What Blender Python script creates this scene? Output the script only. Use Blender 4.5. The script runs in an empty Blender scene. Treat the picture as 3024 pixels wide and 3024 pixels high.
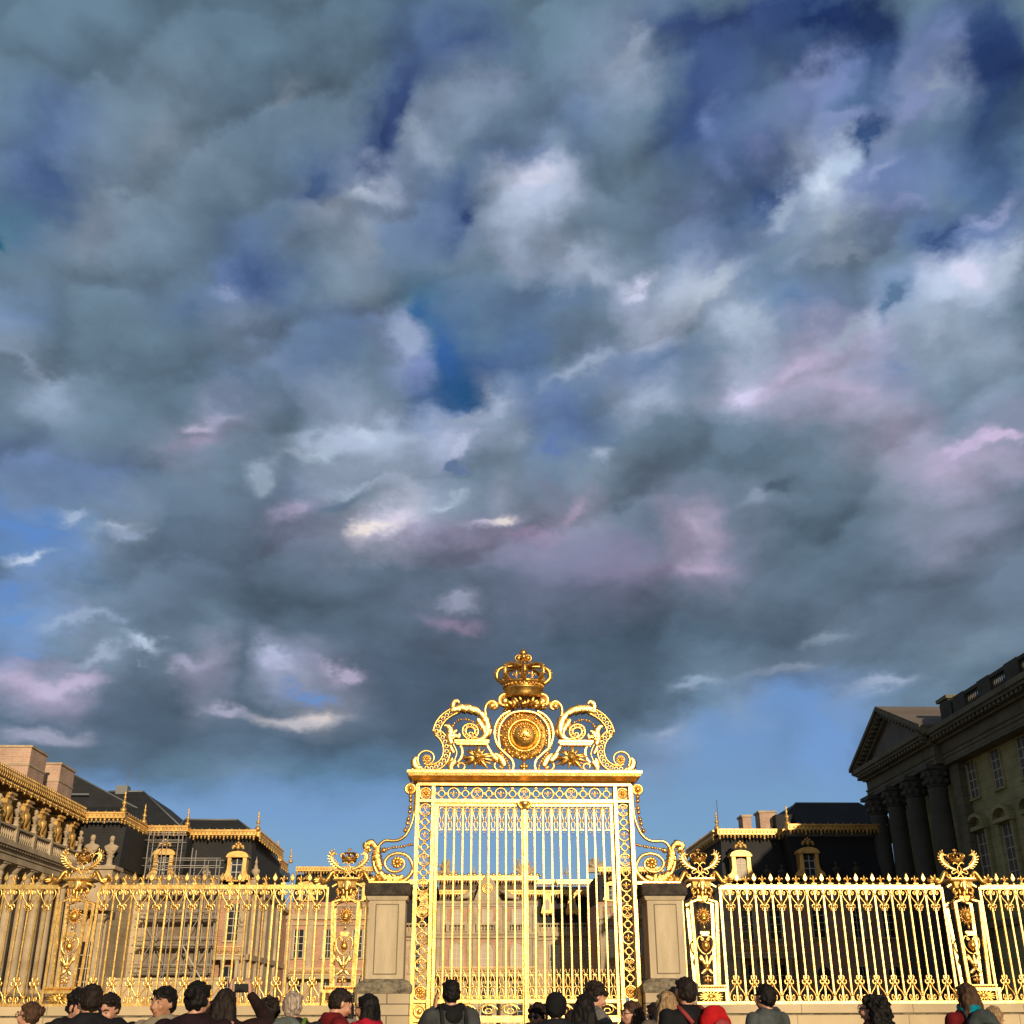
import bpy, bmesh, math, random
from mathutils import Vector, Matrix, noise
R = math.radians; PI = math.pi
random.seed(7)
scn = bpy.context.scene
COL = scn.collection

# ---------------------------------------------------------------- camera
CAMP = Vector((0, 0, 1.6)); FPX = 3290.0
PIT, YAW, ROL = R(24), R(2.2), R(0.2)
fw = Vector((math.sin(YAW)*math.cos(PIT), math.cos(YAW)*math.cos(PIT), math.sin(PIT)))
r0 = Vector((math.cos(YAW), -math.sin(YAW), 0)); u0 = r0.cross(fw)
rt = r0*math.cos(ROL) - u0*math.sin(ROL); up = u0*math.cos(ROL) + r0*math.sin(ROL)
cam = bpy.data.cameras.new('camera'); camo = bpy.data.objects.new('camera', cam); COL.objects.link(camo)
M = Matrix((rt, up, -fw)).transposed().to_4x4(); M.translation = CAMP
camo.matrix_world = M
cam.sensor_width = 36; cam.lens = FPX/3024*36; cam.clip_start = .1; cam.clip_end = 6000
scn.camera = camo
scn.render.resolution_x = scn.render.resolution_y = 1024

def ray(px, py): return fw + rt*((px-1512)/FPX) - up*((py-1512)/FPX)
def at(px, py, Y):                       # measured photo point -> point on the plane y = Y
    r = ray(px, py); return CAMP + r*(Y/r.y)
def atx(px, py, X):
    r = ray(px, py); return CAMP + r*(X/r.x)
YG = 25.0                                # plane of the gate and railings
def G(px, py):
    p = at(px, py, YG); return (p.x, p.z)
def crop(x0, y0, s): return lambda x, y: G(x0+x*s, y0+y*s)
C1 = crop(1180, 1880, .38302); C2 = crop(1060, 2280, .52795); G1 = crop(1480, 2280, .22774)
G3 = crop(1040, 2440, .14493); G4 = crop(960, 2480, .1035); G5 = crop(2000, 2620, .1967)
G6 = crop(1380, 1900, .16563)

# ---------------------------------------------------------------- mesh builder
def catmull(pts, n=6, closed=False):
    P = [Vector(p) for p in pts]; out = []
    N = len(P)
    for i in range(N if closed else N-1):
        if closed: p0, p1, p2, p3 = P[i-1], P[i], P[(i+1) % N], P[(i+2) % N]
        else: p0, p1, p2, p3 = P[max(i-1, 0)], P[i], P[i+1], P[min(i+2, N-1)]
        for k in range(n):
            t = k/n
            out.append(.5*((2*p1)+(p2-p0)*t+(2*p0-5*p1+4*p2-p3)*t*t+(3*p1-p0-3*p2+p3)*t**3))
    if not closed: out.append(P[-1])
    return out
def xz(pts, y=YG): return [Vector((p[0], y, p[1])) for p in pts]
def lerp(a, b, t): return a+(b-a)*t

class MB:
    def __init__(s): s.v = []; s.f = []; s.sm = []
    def add(s, vs, fs, smooth=True):
        o = len(s.v); s.v += [Vector(v) for v in vs]
        s.f += [tuple(i+o for i in f) for f in fs]; s.sm += [smooth]*len(fs); return s
    def box(s, x0, x1, y0, y1, z0, z1, inset=0):
        vs = [(x, y, z) for z in (z0, z1) for y in (y0, y1) for x in (x0, x1)]
        return s.add(vs, [(0, 2, 3, 1), (4, 5, 7, 6), (0, 1, 5, 4), (2, 6, 7, 3), (0, 4, 6, 2), (1, 3, 7, 5)], False)
    def hull(s, a, b, smooth=False):      # two equal vertex rings joined, capped
        n = len(a); vs = list(a)+list(b)
        fs = [(i, (i+1) % n, n+(i+1) % n, n+i) for i in range(n)]
        return s.add(vs, fs+[tuple(range(n))[::-1], tuple(range(n, 2*n))], smooth)
    def post(s, cx, cy, w, z0, z1):        # chamfered square bar
        h = w/2; c = h*.32; P = [(h, -h+c), (h, h-c), (h-c, h), (-h+c, h), (-h, h-c), (-h, -h+c), (-h+c, -h), (h-c, -h)]
        return s.hull([Vector((cx+x, cy+y, z0)) for x, y in P], [Vector((cx+x, cy+y, z1)) for x, y in P])
    def stack(s, prof, cx, cy, smooth=False):   # [(z, hx, hy)...] rectangles
        vs = []; fs = []
        for z, hx, hy in prof: vs += [(cx-hx, cy-hy, z), (cx+hx, cy-hy, z), (cx+hx, cy+hy, z), (cx-hx, cy+hy, z)]
        for i in range(len(prof)-1):
            for k in range(4):
                a = i*4+k; b = i*4+(k+1) % 4; fs.append((a, b, b+4, a+4))
        fs += [(3, 2, 1, 0), tuple(len(vs)-4+k for k in range(4))]
        return s.add(vs, fs, smooth)
    def lathe(s, prof, c, n=16, sx=1, sy=1, caps=True):   # [(r, z)...]
        vs = []; fs = []
        for r, z in prof:
            for k in range(n):
                a = 2*PI*k/n; vs.append((c[0]+r*sx*math.cos(a), c[1]+r*sy*math.sin(a), c[2]+z))
        for i in range(len(prof)-1):
            for k in range(n):
                a = i*n+k; b = i*n+(k+1) % n; fs.append((a, b, b+n, a+n))
        if caps: fs += [tuple(range(n))[::-1], tuple(range(len(vs)-n, len(vs)))]
        return s.add(vs, fs)
    def sphere(s, c, r, nu=10, nv=7, sc=(1, 1, 1)):
        prof = []; c = Vector(c)
        vs = [(0, 0, -1)]; fs = []
        for i in range(1, nv):
            ph = PI*i/nv
            for k in range(nu):
                a = 2*PI*k/nu; vs.append((math.sin(ph)*math.cos(a), math.sin(ph)*math.sin(a), -math.cos(ph)))
        vs.append((0, 0, 1))
        for k in range(nu): fs.append((0, 1+(k+1) % nu, 1+k))
        for i in range(nv-2):
            for k in range(nu):
                a = 1+i*nu+k; b = 1+i*nu+(k+1) % nu; fs.append((a, b, b+nu, a+nu))
        t = 1+(nv-2)*nu
        for k in range(nu): fs.append((t+k, t+(k+1) % nu, t+nu))
        return s.add([c+Vector((v[0]*r*sc[0], v[1]*r*sc[1], v[2]*r*sc[2])) for v in vs], fs)
    def tube(s, pts, r, n=7, flat=1.0, closed=False):   # round sweep; flat squeezes it along y
        P = [Vector(p) for p in pts]; N = len(P)
        rr = r if isinstance(r, (list, tuple)) else [r]*N
        if len(rr) != N: rr = [rr[min(len(rr)-1, int(i/(N-1)*(len(rr)-1)))] + (rr[min(len(rr)-1, int(i/(N-1)*(len(rr)-1))+1)]-rr[int(i/(N-1)*(len(rr)-1))])*((i/(N-1)*(len(rr)-1)) % 1) for i in range(N)]
        vs = []; fs = []; Y = Vector((0, 1, 0))
        for i in range(N):
            a = P[i-1] if (i > 0 or closed) else P[i]; b = P[(i+1) % N] if (i < N-1 or closed) else P[i]
            t = (b-a); t = t.normalized() if t.length > 1e-9 else Vector((0, 0, 1))
            ref = Y if abs(t.y) < .9 else Vector((1, 0, 0))
            u = t.cross(ref).normalized(); w = u.cross(t)
            for k in range(n):
                an = 2*PI*k/n+.3; d = u*math.cos(an)*rr[i]+w*math.sin(an)*rr[i]*flat
                vs.append(P[i]+d)
        for i in range(N if closed else N-1):
            for k in range(n):
                a = i*n+k; b = i*n+(k+1) % n; c = ((i+1) % N)*n
                fs.append((a, b, c+(k+1) % n, c+k))
        if not closed: fs += [tuple(range(n))[::-1], tuple(range((N-1)*n, N*n))]
        return s.add(vs, fs)
    def ribbon(s, pts, w, d, closed=False):  # flat bar lying in the xz plane, w wide, d deep
        P = [Vector(p) for p in pts]; N = len(P); vs = []; fs = []; b = .22*min(w, d)
        sec = [(-w/2+b, -d/2), (w/2-b, -d/2), (w/2, -d/2+b), (w/2, d/2-b), (w/2-b, d/2), (-w/2+b, d/2), (-w/2, d/2-b), (-w/2, -d/2+b)]
        for i in range(N):
            a = P[i-1] if (i > 0 or closed) else P[i]; c = P[(i+1) % N] if (i < N-1 or closed) else P[i]
            t = (c-a).normalized(); nn = Vector((-t.z, 0, t.x))
            for q in sec: vs.append(P[i]+nn*q[0]+Vector((0, q[1], 0)))
        for i in range(N if closed else N-1):
            for k in range(8):
                a = i*8+k; c = ((i+1) % N)*8; fs.append((a, i*8+(k+1) % 8, c+(k+1) % 8, c+k))
        if not closed: fs += [tuple(range(8))[::-1], tuple(range((N-1)*8, N*8))]
        return s.add(vs, fs, False)
    def torus(s, c, Rr, r, n=24, m=7, axis='y', flat=1):
        pts = []
        for k in range(n):
            a = 2*PI*k/n
            if axis == 'y': pts.append(Vector((c[0]+Rr*math.cos(a), c[1], c[2]+Rr*math.sin(a))))
            else: pts.append(Vector((c[0]+Rr*math.cos(a), c[1]+Rr*math.sin(a), c[2])))
        return s.tube(pts, r, m, flat, True)
    def leaf(s, pts, w, lobes=7, thick=.03, depth=.5):   # acanthus: scalloped, ridged blade along a path in xz
        P = pts; N = len(P); vs = []; fs = []
        for i in range(N):
            t = i/(N-1); a = P[max(i-1, 0)]; c = P[min(i+1, N-1)]
            T = (c-a); T = T.normalized() if T.length > 1e-9 else Vector((0, 0, 1)); nn = Vector((-T.z, 0, T.x))
            env = w*(math.sin(PI*min(1, .14+t*.86)))**.55
            wl_ = env*(.70+.38*((lobes*t) % 1)**.8); wr_ = env*(.70+.38*((lobes*t+.5) % 1)**.8)
            dp = thick*(1.15-.4*t)
            for u, ww, y in ((-1, wl_, .55), (-.5, wl_, -.75), (0, env, -.35), (.5, wr_, -.75), (1, wr_, .55), (0, env, .6)):
                vs.append(P[i]+nn*ww*u+Vector((0, y*dp, 0)))
        for i in range(N-1):
            for k in range(6): fs.append((i*6+k, i*6+(k+1) % 6, i*6+6+(k+1) % 6, i*6+6+k))
        fs += [tuple(range(6))[::-1], tuple(range((N-1)*6, N*6))]
        return s.add(vs, fs)
    def beads(s, pts, r, step):
        L = 0; nxt = 0; k = 0
        for a, b in zip(pts[:-1], pts[1:]):
            d = (b-a).length
            while L+d >= nxt and d > 0:
                p = a+(b-a)*((nxt-L)/d); rr = r*(1 if k % 3 else .6)
                s.sphere(p, rr, 7, 5); nxt += step*(1 if k % 3 else .8); k += 1
            L += d
        return s
    def mirror(s, cx):                       # adds the mirror image about x = cx
        n = len(s.v); s.v += [Vector((2*cx-v.x, v.y, v.z)) for v in s.v[:n]]
        m = len(s.f); s.f += [tuple(i+n for i in f)[::-1] for f in s.f[:m]]; s.sm += s.sm[:m]; return s
    def mesh(s, name, m, org=Vector((0, 0, 0))):
        me = bpy.data.meshes.new(name); me.from_pydata([tuple(v-org) for v in s.v], [], s.f)
        me.polygons.foreach_set('use_smooth', s.sm)
        for x in (m if isinstance(m, (list, tuple)) else [m]): me.materials.append(x)
        me.update(); return me
    def build(s, name, m, parent=None, org=None):
        org = Vector(org) if org is not None else (WP[parent] if parent else Vector((0, 0, 0)))
        o = bpy.data.objects.new(name, s.mesh(name, m, org)); COL.objects.link(o)
        WP[o] = Vector(org)
        if parent: o.parent = parent; o.location = org-WP[parent]
        else: o.location = org
        return o
WP = {}
def tag(o, label=None, cat=None, group=None, kind=None):
    if label: o['label'] = label
    if cat: o['category'] = cat
    if group: o['group'] = group
    if kind: o['kind'] = kind
    return o
def empty(name, loc, label=None, cat=None, group=None):
    o = bpy.data.objects.new(name, None); COL.objects.link(o); o.location = loc; o.empty_display_size = .2
    WP[o] = Vector(loc); return tag(o, label, cat, group)
def put(name, me, loc, parent, rz=0, sc=None):           # another instance of a shared mesh
    o = bpy.data.objects.new(name, me); COL.objects.link(o); o.parent = parent
    WP[o] = Vector(loc); o.location = Vector(loc)-WP[parent]; o.rotation_euler.z = rz
    if sc: o.scale = sc
    return o
def copy_tree(o, parent=None):
    c = o.copy(); COL.objects.link(c); c.parent = parent
    for ch in o.children: copy_tree(ch, c)
    return c

# ---------------------------------------------------------------- materials
def mat(name, base=(.5, .5, .5), rough=.7, metal=0, var=None, vscale=3, bump=0, bscale=20, spec=.5, rvar=0):
    m = bpy.data.materials.new(name); m.use_nodes = True; nt = m.node_tree; N = nt.nodes; L = nt.links
    b = N['Principled BSDF']; b.inputs['Base Color'].default_value = (*base, 1)
    b.inputs['Roughness'].default_value = rough; b.inputs['Metallic'].default_value = metal
    b.inputs['Specular IOR Level'].default_value = spec
    tc = N.new('ShaderNodeTexCoord')
    if var:
        n = N.new('ShaderNodeTexNoise'); n.inputs['Scale'].default_value = vscale; n.inputs['Detail'].default_value = 7
        n.inputs['Roughness'].default_value = .65
        L.new(tc.outputs['Object'], n.inputs['Vector'])
        r = N.new('ShaderNodeValToRGB'); r.color_ramp.elements[0].position = .33; r.color_ramp.elements[1].position = .68
        r.color_ramp.elements[0].color = (*var, 1); r.color_ramp.elements[1].color = (*base, 1)
        L.new(n.outputs['Fac'], r.inputs['Fac']); L.new(r.outputs['Color'], b.inputs['Base Color'])
        if rvar:
            mr = N.new('ShaderNodeMapRange'); mr.inputs['To Min'].default_value = rough-rvar; mr.inputs['To Max'].default_value = rough+rvar
            L.new(n.outputs['Fac'], mr.inputs['Value']); L.new(mr.outputs['Result'], b.inputs['Roughness'])
    if bump:
        n2 = N.new('ShaderNodeTexNoise'); n2.inputs['Scale'].default_value = bscale; n2.inputs['Detail'].default_value = 5
        L.new(tc.outputs['Object'], n2.inputs['Vector'])
        bp = N.new('ShaderNodeBump'); bp.inputs['Strength'].default_value = bump; bp.inputs['Distance'].default_value = .02
        L.new(n2.outputs['Fac'], bp.inputs['Height']); L.new(bp.outputs['Normal'], b.inputs['Normal'])
    return m
gold = mat('gold_leaf', (1.0, .70, .245), .35, .93, (.80, .46, .12), 7, .2, 22, rvar=.09)
gold_aged = mat('gold_leaf_aged', (.95, .59, .155), .37, .92, (.46, .23, .05), 9, .35, 18, rvar=.08)
gold_dull = mat('gilded_lead', (.80, .52, .17), .46, .6, (.46, .26, .07), 1.2, .3, 4, rvar=.1)
stone = mat('pier_stone', (.53, .43, .285), .85, 0, (.37, .295, .19), 2.2, .4, 30)
mp_ = stone.node_tree.nodes.new('ShaderNodeMapping'); mp_.inputs['Scale'].default_value = (1.6, 1.6, .28)     # rain streaks run downwards
for n_ in list(stone.node_tree.nodes):
    if n_.type == 'TEX_NOISE' and abs(n_.inputs['Scale'].default_value-2.2) < .01:
        stone.node_tree.links.new(stone.node_tree.nodes['Texture Coordinate'].outputs['Object'], mp_.inputs[0]); stone.node_tree.links.new(mp_.outputs[0], n_.inputs['Vector'])
stone_moss = mat('mossy_stone', (.30, .25, .17), .95, 0, (.045, .04, .028), 7, .8, 16)
stone_cap = mat('blackened_stone', (.07, .055, .04), .95, 0, (.018, .014, .011), 8, .9, 14)
stone_line = mat('stone_joint', (.18, .14, .09), .95)
def masonry(name, c1, c2, mortar, sx, sy, kind='x', msize=.015, off=.5, rough=.88):
    m = mat(name, c1, rough); nt = m.node_tree; N = nt.nodes; L = nt.links; b = N['Principled BSDF']
    tc = N.new('ShaderNodeTexCoord'); sep = N.new('ShaderNodeSeparateXYZ'); L.new(tc.outputs['Object'], sep.inputs[0])
    add = N.new('ShaderNodeMath'); add.operation = 'ADD'; L.new(sep.outputs['X'], add.inputs[0]); L.new(sep.outputs['Y'], add.inputs[1])
    cmb = N.new('ShaderNodeCombineXYZ'); L.new(add.outputs[0], cmb.inputs[0]); L.new(sep.outputs['Z'], cmb.inputs[1])
    br = N.new('ShaderNodeTexBrick'); L.new(cmb.outputs[0], br.inputs['Vector'])
    br.inputs['Color1'].default_value = (*c1, 1); br.inputs['Color2'].default_value = (*c2, 1); br.inputs['Mortar'].default_value = (*mortar, 1)
    br.inputs['Scale'].default_value = 1; br.inputs['Brick Width'].default_value = sx; br.inputs['Row Height'].default_value = sy
    br.inputs['Mortar Size'].default_value = msize; br.offset = off
    n = N.new('ShaderNodeTexNoise'); n.inputs['Scale'].default_value = .7; n.inputs['Detail'].default_value = 8; L.new(tc.outputs['Object'], n.inputs['Vector'])
    mr = N.new('ShaderNodeMapRange'); mr.inputs['From Min'].default_value = .3; mr.inputs['From Max'].default_value = .7
    mr.inputs['To Min'].default_value = .72; mr.inputs['To Max'].default_value = 1.12; L.new(n.outputs['Fac'], mr.inputs['Value'])
    mx = N.new('ShaderNodeVectorMath'); mx.operation = 'SCALE'; L.new(br.outputs['Color'], mx.inputs[0]); L.new(mr.outputs['Result'], mx.inputs['Scale'])
    L.new(mx.outputs[0], b.inputs['Base Color'])
    return m
brick = masonry('red_brick', (.52, .26, .15), (.43, .21, .13), (.46, .34, .24), .5, .16, msize=.02)
chimney_brick = masonry('chimney_brick', (.50, .31, .22), (.42, .26, .19), (.46, .37, .28), .5, .16, msize=.02)
ashlar = masonry('pale_ashlar', (.54, .42, .27), (.47, .36, .22), (.25, .19, .13), 1.3, .55, msize=.012)
plinthstone = masonry('plinth_stone', (.54, .43, .28), (.46, .36, .23), (.16, .12, .08), .9, .21, msize=.012)
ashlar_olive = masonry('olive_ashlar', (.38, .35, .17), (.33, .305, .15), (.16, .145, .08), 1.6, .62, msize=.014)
ashlar_grey = masonry('shaded_ashlar', (.17, .155, .10), (.14, .125, .08), (.05, .045, .03), 1.6, .62, msize=.014)  # albedo lowered to put the building's deep shade into the colour
wallstone = masonry('wall_stone', (.56, .44, .275), (.50, .39, .235), (.24, .18, .11), 2.3, .62, msize=.008)
stone_far = mat('carved_limestone', (.52, .41, .27), .9, 0, (.30, .23, .15), .8, .3, 3)
stone_dark = mat('shaded_limestone', (.085, .08, .062), .9, 0, (.045, .042, .032), .8)  # darker copy of the limestone, shade put into the colour
slate = masonry('slate', (.017, .018, .021), (.012, .013, .015), (.007, .007, .008), .35, .22, msize=.02, rough=.8)
lead = mat('lead_ridge', (.16, .17, .17), .6, .2)
glass_dark = mat('window_glass', (.02, .022, .028), .12, 0, spec=.8)
white_paint = mat('window_paint', (.55, .52, .44), .6)
black_iron = mat('black_iron', (.02, .02, .02), .5)
steel = mat('scaffold_steel', (.40, .37, .33), .6, .2)
netting = mat('scaffold_boards', (.30, .23, .16), .9, 0, (.18, .14, .10), 1)
# ================================================================ ROYAL GATE
GX = 1.21
gate = empty('gilded_gate', (GX, YG, 0), 'tall gilded double gate crested with scrolls and a crown, between two stone piers', 'gate')
def half(n): return n
# --- posts
zt = C2(370, 60)[1]; zb = 0.05
xo = C2(325, 120)[0]; xi = C2(423, 120)[0]; hwO = GX-xo+.01; hwI = GX-xi-.01
zc0 = C2(370, 122)[1]; z14 = C2(370, 1235)[1]; z1 = C2(370, 212)[1]
zfr0 = C2(700, 166)[1]                      # bottom rail of frieze
ztop = C2(700, 75)[1]
zr = C2(340, 1283)[1]                       # rail under the rings
mb = MB()
for s_ in (-1, 1):
    m = MB()
    for hx, w in ((hwO-.035, .075), (hwI+.03, .07)):
        for yy in (-.11, .11):
            m.box(GX+s_*hx-w/2, GX+s_*hx+w/2, YG+yy-.045, YG+yy+.045, zb, ztop)
        m.box(GX+s_*hx-w/2+.012, GX+s_*hx+w/2-.012, YG-.065, YG+.065, zb, ztop-.01)
    c = GX+s_*(hwO+hwI)/2
    for z, h in ((zfr0, .05), (zr, .05), (zr-.36, .04), (zr-.75, .04), (.35, .08)):
        m.box(c-(hwO-hwI)/2, c+(hwO-hwI)/2, YG-.12, YG+.12, z-h/2, z+h/2)
    for k in range(3):                      # solid worked panels low down
        z0 = zr-.33-k*.38 if k < 2 else .42
        for zz in (zr-.19, zr-.56, zr-.95, zr-1.25):
            m.torus((c, YG-.07, zz), .11, .02, 16, 6); m.sphere((c, YG-.08, zz), .05, 8, 6, (1, .5, 1))
        break
    m.box(c-(hwO-hwI)/2+.05, c+(hwO-hwI)/2-.05, YG-.02, YG+.02, .3, zr-.02)
    m.build('gate_post', gold, gate)
# --- frieze rails
m = MB()
m.box(GX-hwI, GX+hwI, YG-.12, YG+.12, zfr0-.035, zfr0+.035)
m.box(GX-hwO+.02, GX+hwO-.02, YG-.125, YG+.125, ztop-.02, ztop+.07)
m.build('frieze_rail', gold, gate)
# --- ring chains
def ring_mesh(Rr, r):
    m = MB(); m.torus((0, 0, 0), Rr, r, 24, 8); m.torus((0, .06, 0), Rr, r*.8, 24, 6); return m
big = ring_mesh(.125, .021).mesh('ring', gold)
ms = ring_mesh(.072, .018)
for dx, dz in ((1, 0), (-1, 0), (0, 1), (0, -1)): ms.torus((dx*.115, 0, dz*.115), .022, .013, 12, 6)
small = ms.mesh('ring_link', gold)
def fleur(m, c, s=1.0, y=0):
    x, yy, z = c
    m.lathe([(.0, -.55), (.06, -.5), (.07, -.35), (.04, -.2), (.10, 0), (.19, .28), (.17, .55), (.08, .85), (.0, 1.05)], (0, 0, 0), 10, 1, .6)
    for q in (-1, 1):
        P = catmull([Vector((q*.04, 0, -.5)), Vector((q*.10, 0, -.2)), Vector((q*.28, 0, .15)), Vector((q*.52, 0, .38)), Vector((q*.70, 0, .2)), Vector((q*.62, 0, -.02))], 4)
        m.tube(P, [.05, .06, .10, .14, .12, .06], 7, .7)
        m.tube(catmull([Vector((q*.04, 0, -.25)), Vector((q*.2, 0, -.5)), Vector((q*.33, 0, -.42))], 4), [.06, .05, .04], 6)
    m.lathe([(.17, -.30), (.19, -.26), (.19, -.2), (.17, -.16)], (0, 0, 0), 10, 1, .7)
def placed(fn, c, s):
    t = MB(); fn(t, (0, 0, 0)); o = MB(); o.v = [Vector(c)+v*s for v in t.v]; o.f = t.f; o.sm = t.sm; return o
fl_me = placed(fleur, (0, 0, -.012), .1).mesh('fleur_de_lis', gold_aged)
mm = MB()
for q in (-1, 1):                            # interlaced mirrored script letters
    P = [Vector((q*a, -.005*q, b)) for a, b in ((-.055, .075), (-.085, .05), (-.05, .03), (0, .06), (.04, .09), (.02, .03), (-.02, -.03), (-.05, -.07), (0, -.085), (.06, -.07), (.085, -.035))]
    mm.tube(catmull(P, 4), .0085, 6)
mono_me = mm.mesh('monogram', gold)
mm = MB()
for k in range(8):
    a = 2*PI*k/8; mm.sphere((.058*math.cos(a), 0, .058*math.sin(a)), .034, 8, 6, (1, .7, 1))
mm.sphere((0, -.02, 0), .036, 10, 7); mm.torus((0, 0, 0), .085, .014, 20, 6)
ros_me = mm.mesh('rosette', gold_aged)
kinds = {'m': ('monogram', mono_me), 'f': ('fleur_de_lis', fl_me), 'r': ('rosette', ros_me)}
def ring(x, z, t):
    if t == 's': put('ring_link', small, (x, YG-.03, z), gate); return
    r = put('ring_medallion', big, (x, YG-.03, z), gate)
    put(kinds[t][0], kinds[t][1], (x, YG-.03, z), r)
seq = ['m', 's', 'f', 's', 'm', 's', 'f', 's', 'm', 's', 'f', 's', 'm', 's', 'r']
for s_ in (-1, 1):
    c = GX+s_*(hwO+hwI)/2
    ring(c, zc0, 'r')
    for i, t in enumerate(seq): ring(c, lerp(z1, z14, i/14), t)
xs0 = C2(463, 122)[0]; xs1 = C2(1383, 122)[0]
for i in range(15):
    t = 's' if i % 2 == 0 else ('m' if (i//2) % 2 == 1 else 'f')
    ring(lerp(xs0, xs1, i/14), zc0-.0, t)
# --- cornice
zcT = C1(900, 1058)[1]; zcB = C1(900, 1138)[1]; hT = (C1(1852, 1070)[0]-C1(68, 1070)[0])/2
H = zcT-ztop
prof = [(ztop+.06, hwO+.0, .14), (ztop+.10, hwO+.03, .17), (ztop+.14, hwO+.03, .17), (zcT-.21, hwO+.06, .2), (zcT-.19, hwO+.09, .22),
        (zcT-.12, hT-.08, .36), (zcT-.115, hT-.03, .40), (zcT-.06, hT-.02, .41), (zcT-.055, hT, .43), (zcT, hT, .43)]
MB().stack(prof, GX, YG).build('cornice', gold, gate)
# --- leaves
zlt = C2(700, 184)[1]; xl = hwI-.045
zlb = C2(700, 1283)[1]
baridx = [485, 531, 579, 627, 675, 723, 771, 820, 868]
for s_ in (-1, 1):
    x_out = GX+s_*(hwI-.02); x_in = GX+s_*.03
    m = MB()
    m.box(min(x_out, x_in), max(x_out, x_in), YG-.05, YG+.05, zlt-.035, zlt+.035)
    m.box(x_out-s_*.035-.03, x_out-s_*.035+.03, YG-.055, YG+.055, .08, zlt)
    m.box(x_in-s_*.0-.03 if s_ > 0 else x_in-.03, x_in+.03, YG-.055, YG+.055, .08, zlt)
    for z, h in ((zlb, .035), (zlb-.30, .03), (zlb-.36, .03), (zlb-.62, .04), (.5, .05), (.13, .07)):
        m.box(min(x_out, x_in), max(x_out, x_in), YG-.05, YG+.05, z-h, z+h)
    m.box(min(x_out, x_in)+.06, max(x_out, x_in)-.06, YG-.01, YG+.01, .15, zlb-.66)
    leaf = m.build('gate_leaf', gold, gate)
    bar = MB().post(0, 0, .041, zlb, zlt)
    for zz in (zlb+.05, zlt-.06): bar.lathe([(.02, zz-.025), (.036, zz-.015), (.036, zz+.015), (.02, zz+.025)], (0, 0, 0), 10)
    bme = bar.mesh('bar', gold)
    n = 9; sp = (hwI-.06-.03)/10.
    tp = MB(); zt_ = zlt-.04
    for q in (-1, 1):                        # hanging pendants between the bars at the top
        tp.tube(catmull([Vector((q*.062, 0, zt_-.10)), Vector((q*.045, 0, zt_-.19)), Vector((0.008*q, 0, zt_-.30))], 4), [.016, .013, .012], 6)
        tp.tube(catmull([Vector((q*.008, 0, zt_-.30)), Vector((q*.04, 0, zt_-.36)), Vector((q*.03, 0, zt_-.44)), Vector((0, 0, zt_-.49))], 4), .012, 6)
        tp.sphere((q*.055, 0, zt_-.045), .026, 7, 5); tp.tube([Vector((q*.05, 0, zt_-.30)), Vector((0, 0, zt_-.30))], .012, 5)
    tp.torus((0, 0, zt_-.07), .048, .011, 14, 5); tp.box(-.04, .04, -.012, .012, zt_-.50, zt_-.485)
    tp.tube([Vector((0, 0, zt_-.5)), Vector((0, 0, zt_-.6))], [.012, .003], 5)
    tpm = tp.mesh('bar_pendant', gold)
    bt = MB()
    for q in (-1, 1):
        bt.tube(catmull([Vector((q*.062, 0, zlb+.04)), Vector((q*.045, 0, zlb+.13)), Vector((.008*q, 0, zlb+.27))], 4), [.016, .013, .012], 6)
        bt.tube(catmull([Vector((q*.008, 0, zlb+.27)), Vector((q*.042, 0, zlb+.36)), Vector((q*.03, 0, zlb+.45)), Vector((0, 0, zlb+.50))], 4), .011, 6)
        bt.tube(catmull([Vector((0, 0, zlb+.50)), Vector((q*.03, 0, zlb+.56)), Vector((q*.04, 0, zlb+.62))], 3), .008, 5)
        bt.tube(catmull([Vector((q*.06, 0, zlb+.24)), Vector((q*.04, 0, zlb+.28)), Vector((0, 0, zlb+.27))], 3), .012, 5)
        bt.sphere((q*.05, 0, zlb+.03), .026, 7, 5)
    bt.box(-.04, .04, -.012, .012, zlb+.495, zlb+.51); bt.torus((0, 0, zlb+.07), .04, .012, 12, 5)
    btm = bt.mesh('bar_foot_ornament', gold)
    for i in range(10):
        x = GX+s_*(.03+sp*(i+1))
        if i < 9: put('bar', bme, (x, YG, 0), leaf)
        put('bar_pendant', tpm, (x-s_*sp/2, YG-.01, 0), leaf)
        put('bar_foot_ornament', btm, (x-s_*sp/2, YG-.01, 0), leaf)
    # openwork scroll band low down
    m = MB()
    for k in range(4):
        cx = GX+s_*(.32+.45*k); cz = zlb-.165
        for q in (-1, 1):
            sp_ = [Vector((cx+q*(.20-.033*j*.6)*math.cos(j*.9), YG-.02, cz+(.12-.018*j*.6)*math.sin(j*.9))) for j in range(10)]
            m.tube(catmull(sp_, 3), [.02, .018, .014], 6)
    xx = abs(x_out-x_in)
    for k in range(14):
        cx = min(x_in, x_out)+xx*(k+.5)/14
        m.tube([Vector((cx-xx/28, YG, zlb-.6)), Vector((cx, YG, zlb-.4)), Vector((cx+xx/28, YG, zlb-.6))], .014, 6)
    m.build('scroll_panel', gold, leaf)
# central meeting stile with capital
m = MB(); m.post(GX, YG-.075, .075, .1, zlt-.1); m.post(GX-.052, YG-.05, .03, .1, zlt-.1); m.post(GX+.052, YG-.05, .03, .1, zlt-.1); m.lathe([(.03, .1), (.03, zlt-.12), (.075, zlt-.10), (.075, zlt-.06), (.1, zlt-.02), (.14, zlt+.06)], (GX, YG-.06, 0), 14)
for q in (-1, 1): m.tube(catmull([Vector((GX+q*.05, YG-.1, zlt-.1)), Vector((GX+q*.12, YG-.1, zlt-.03)), Vector((GX+q*.15, YG-.1, zlt+.03))], 3), .03, 6)
m.build('meeting_stile', gold, gate)

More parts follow.
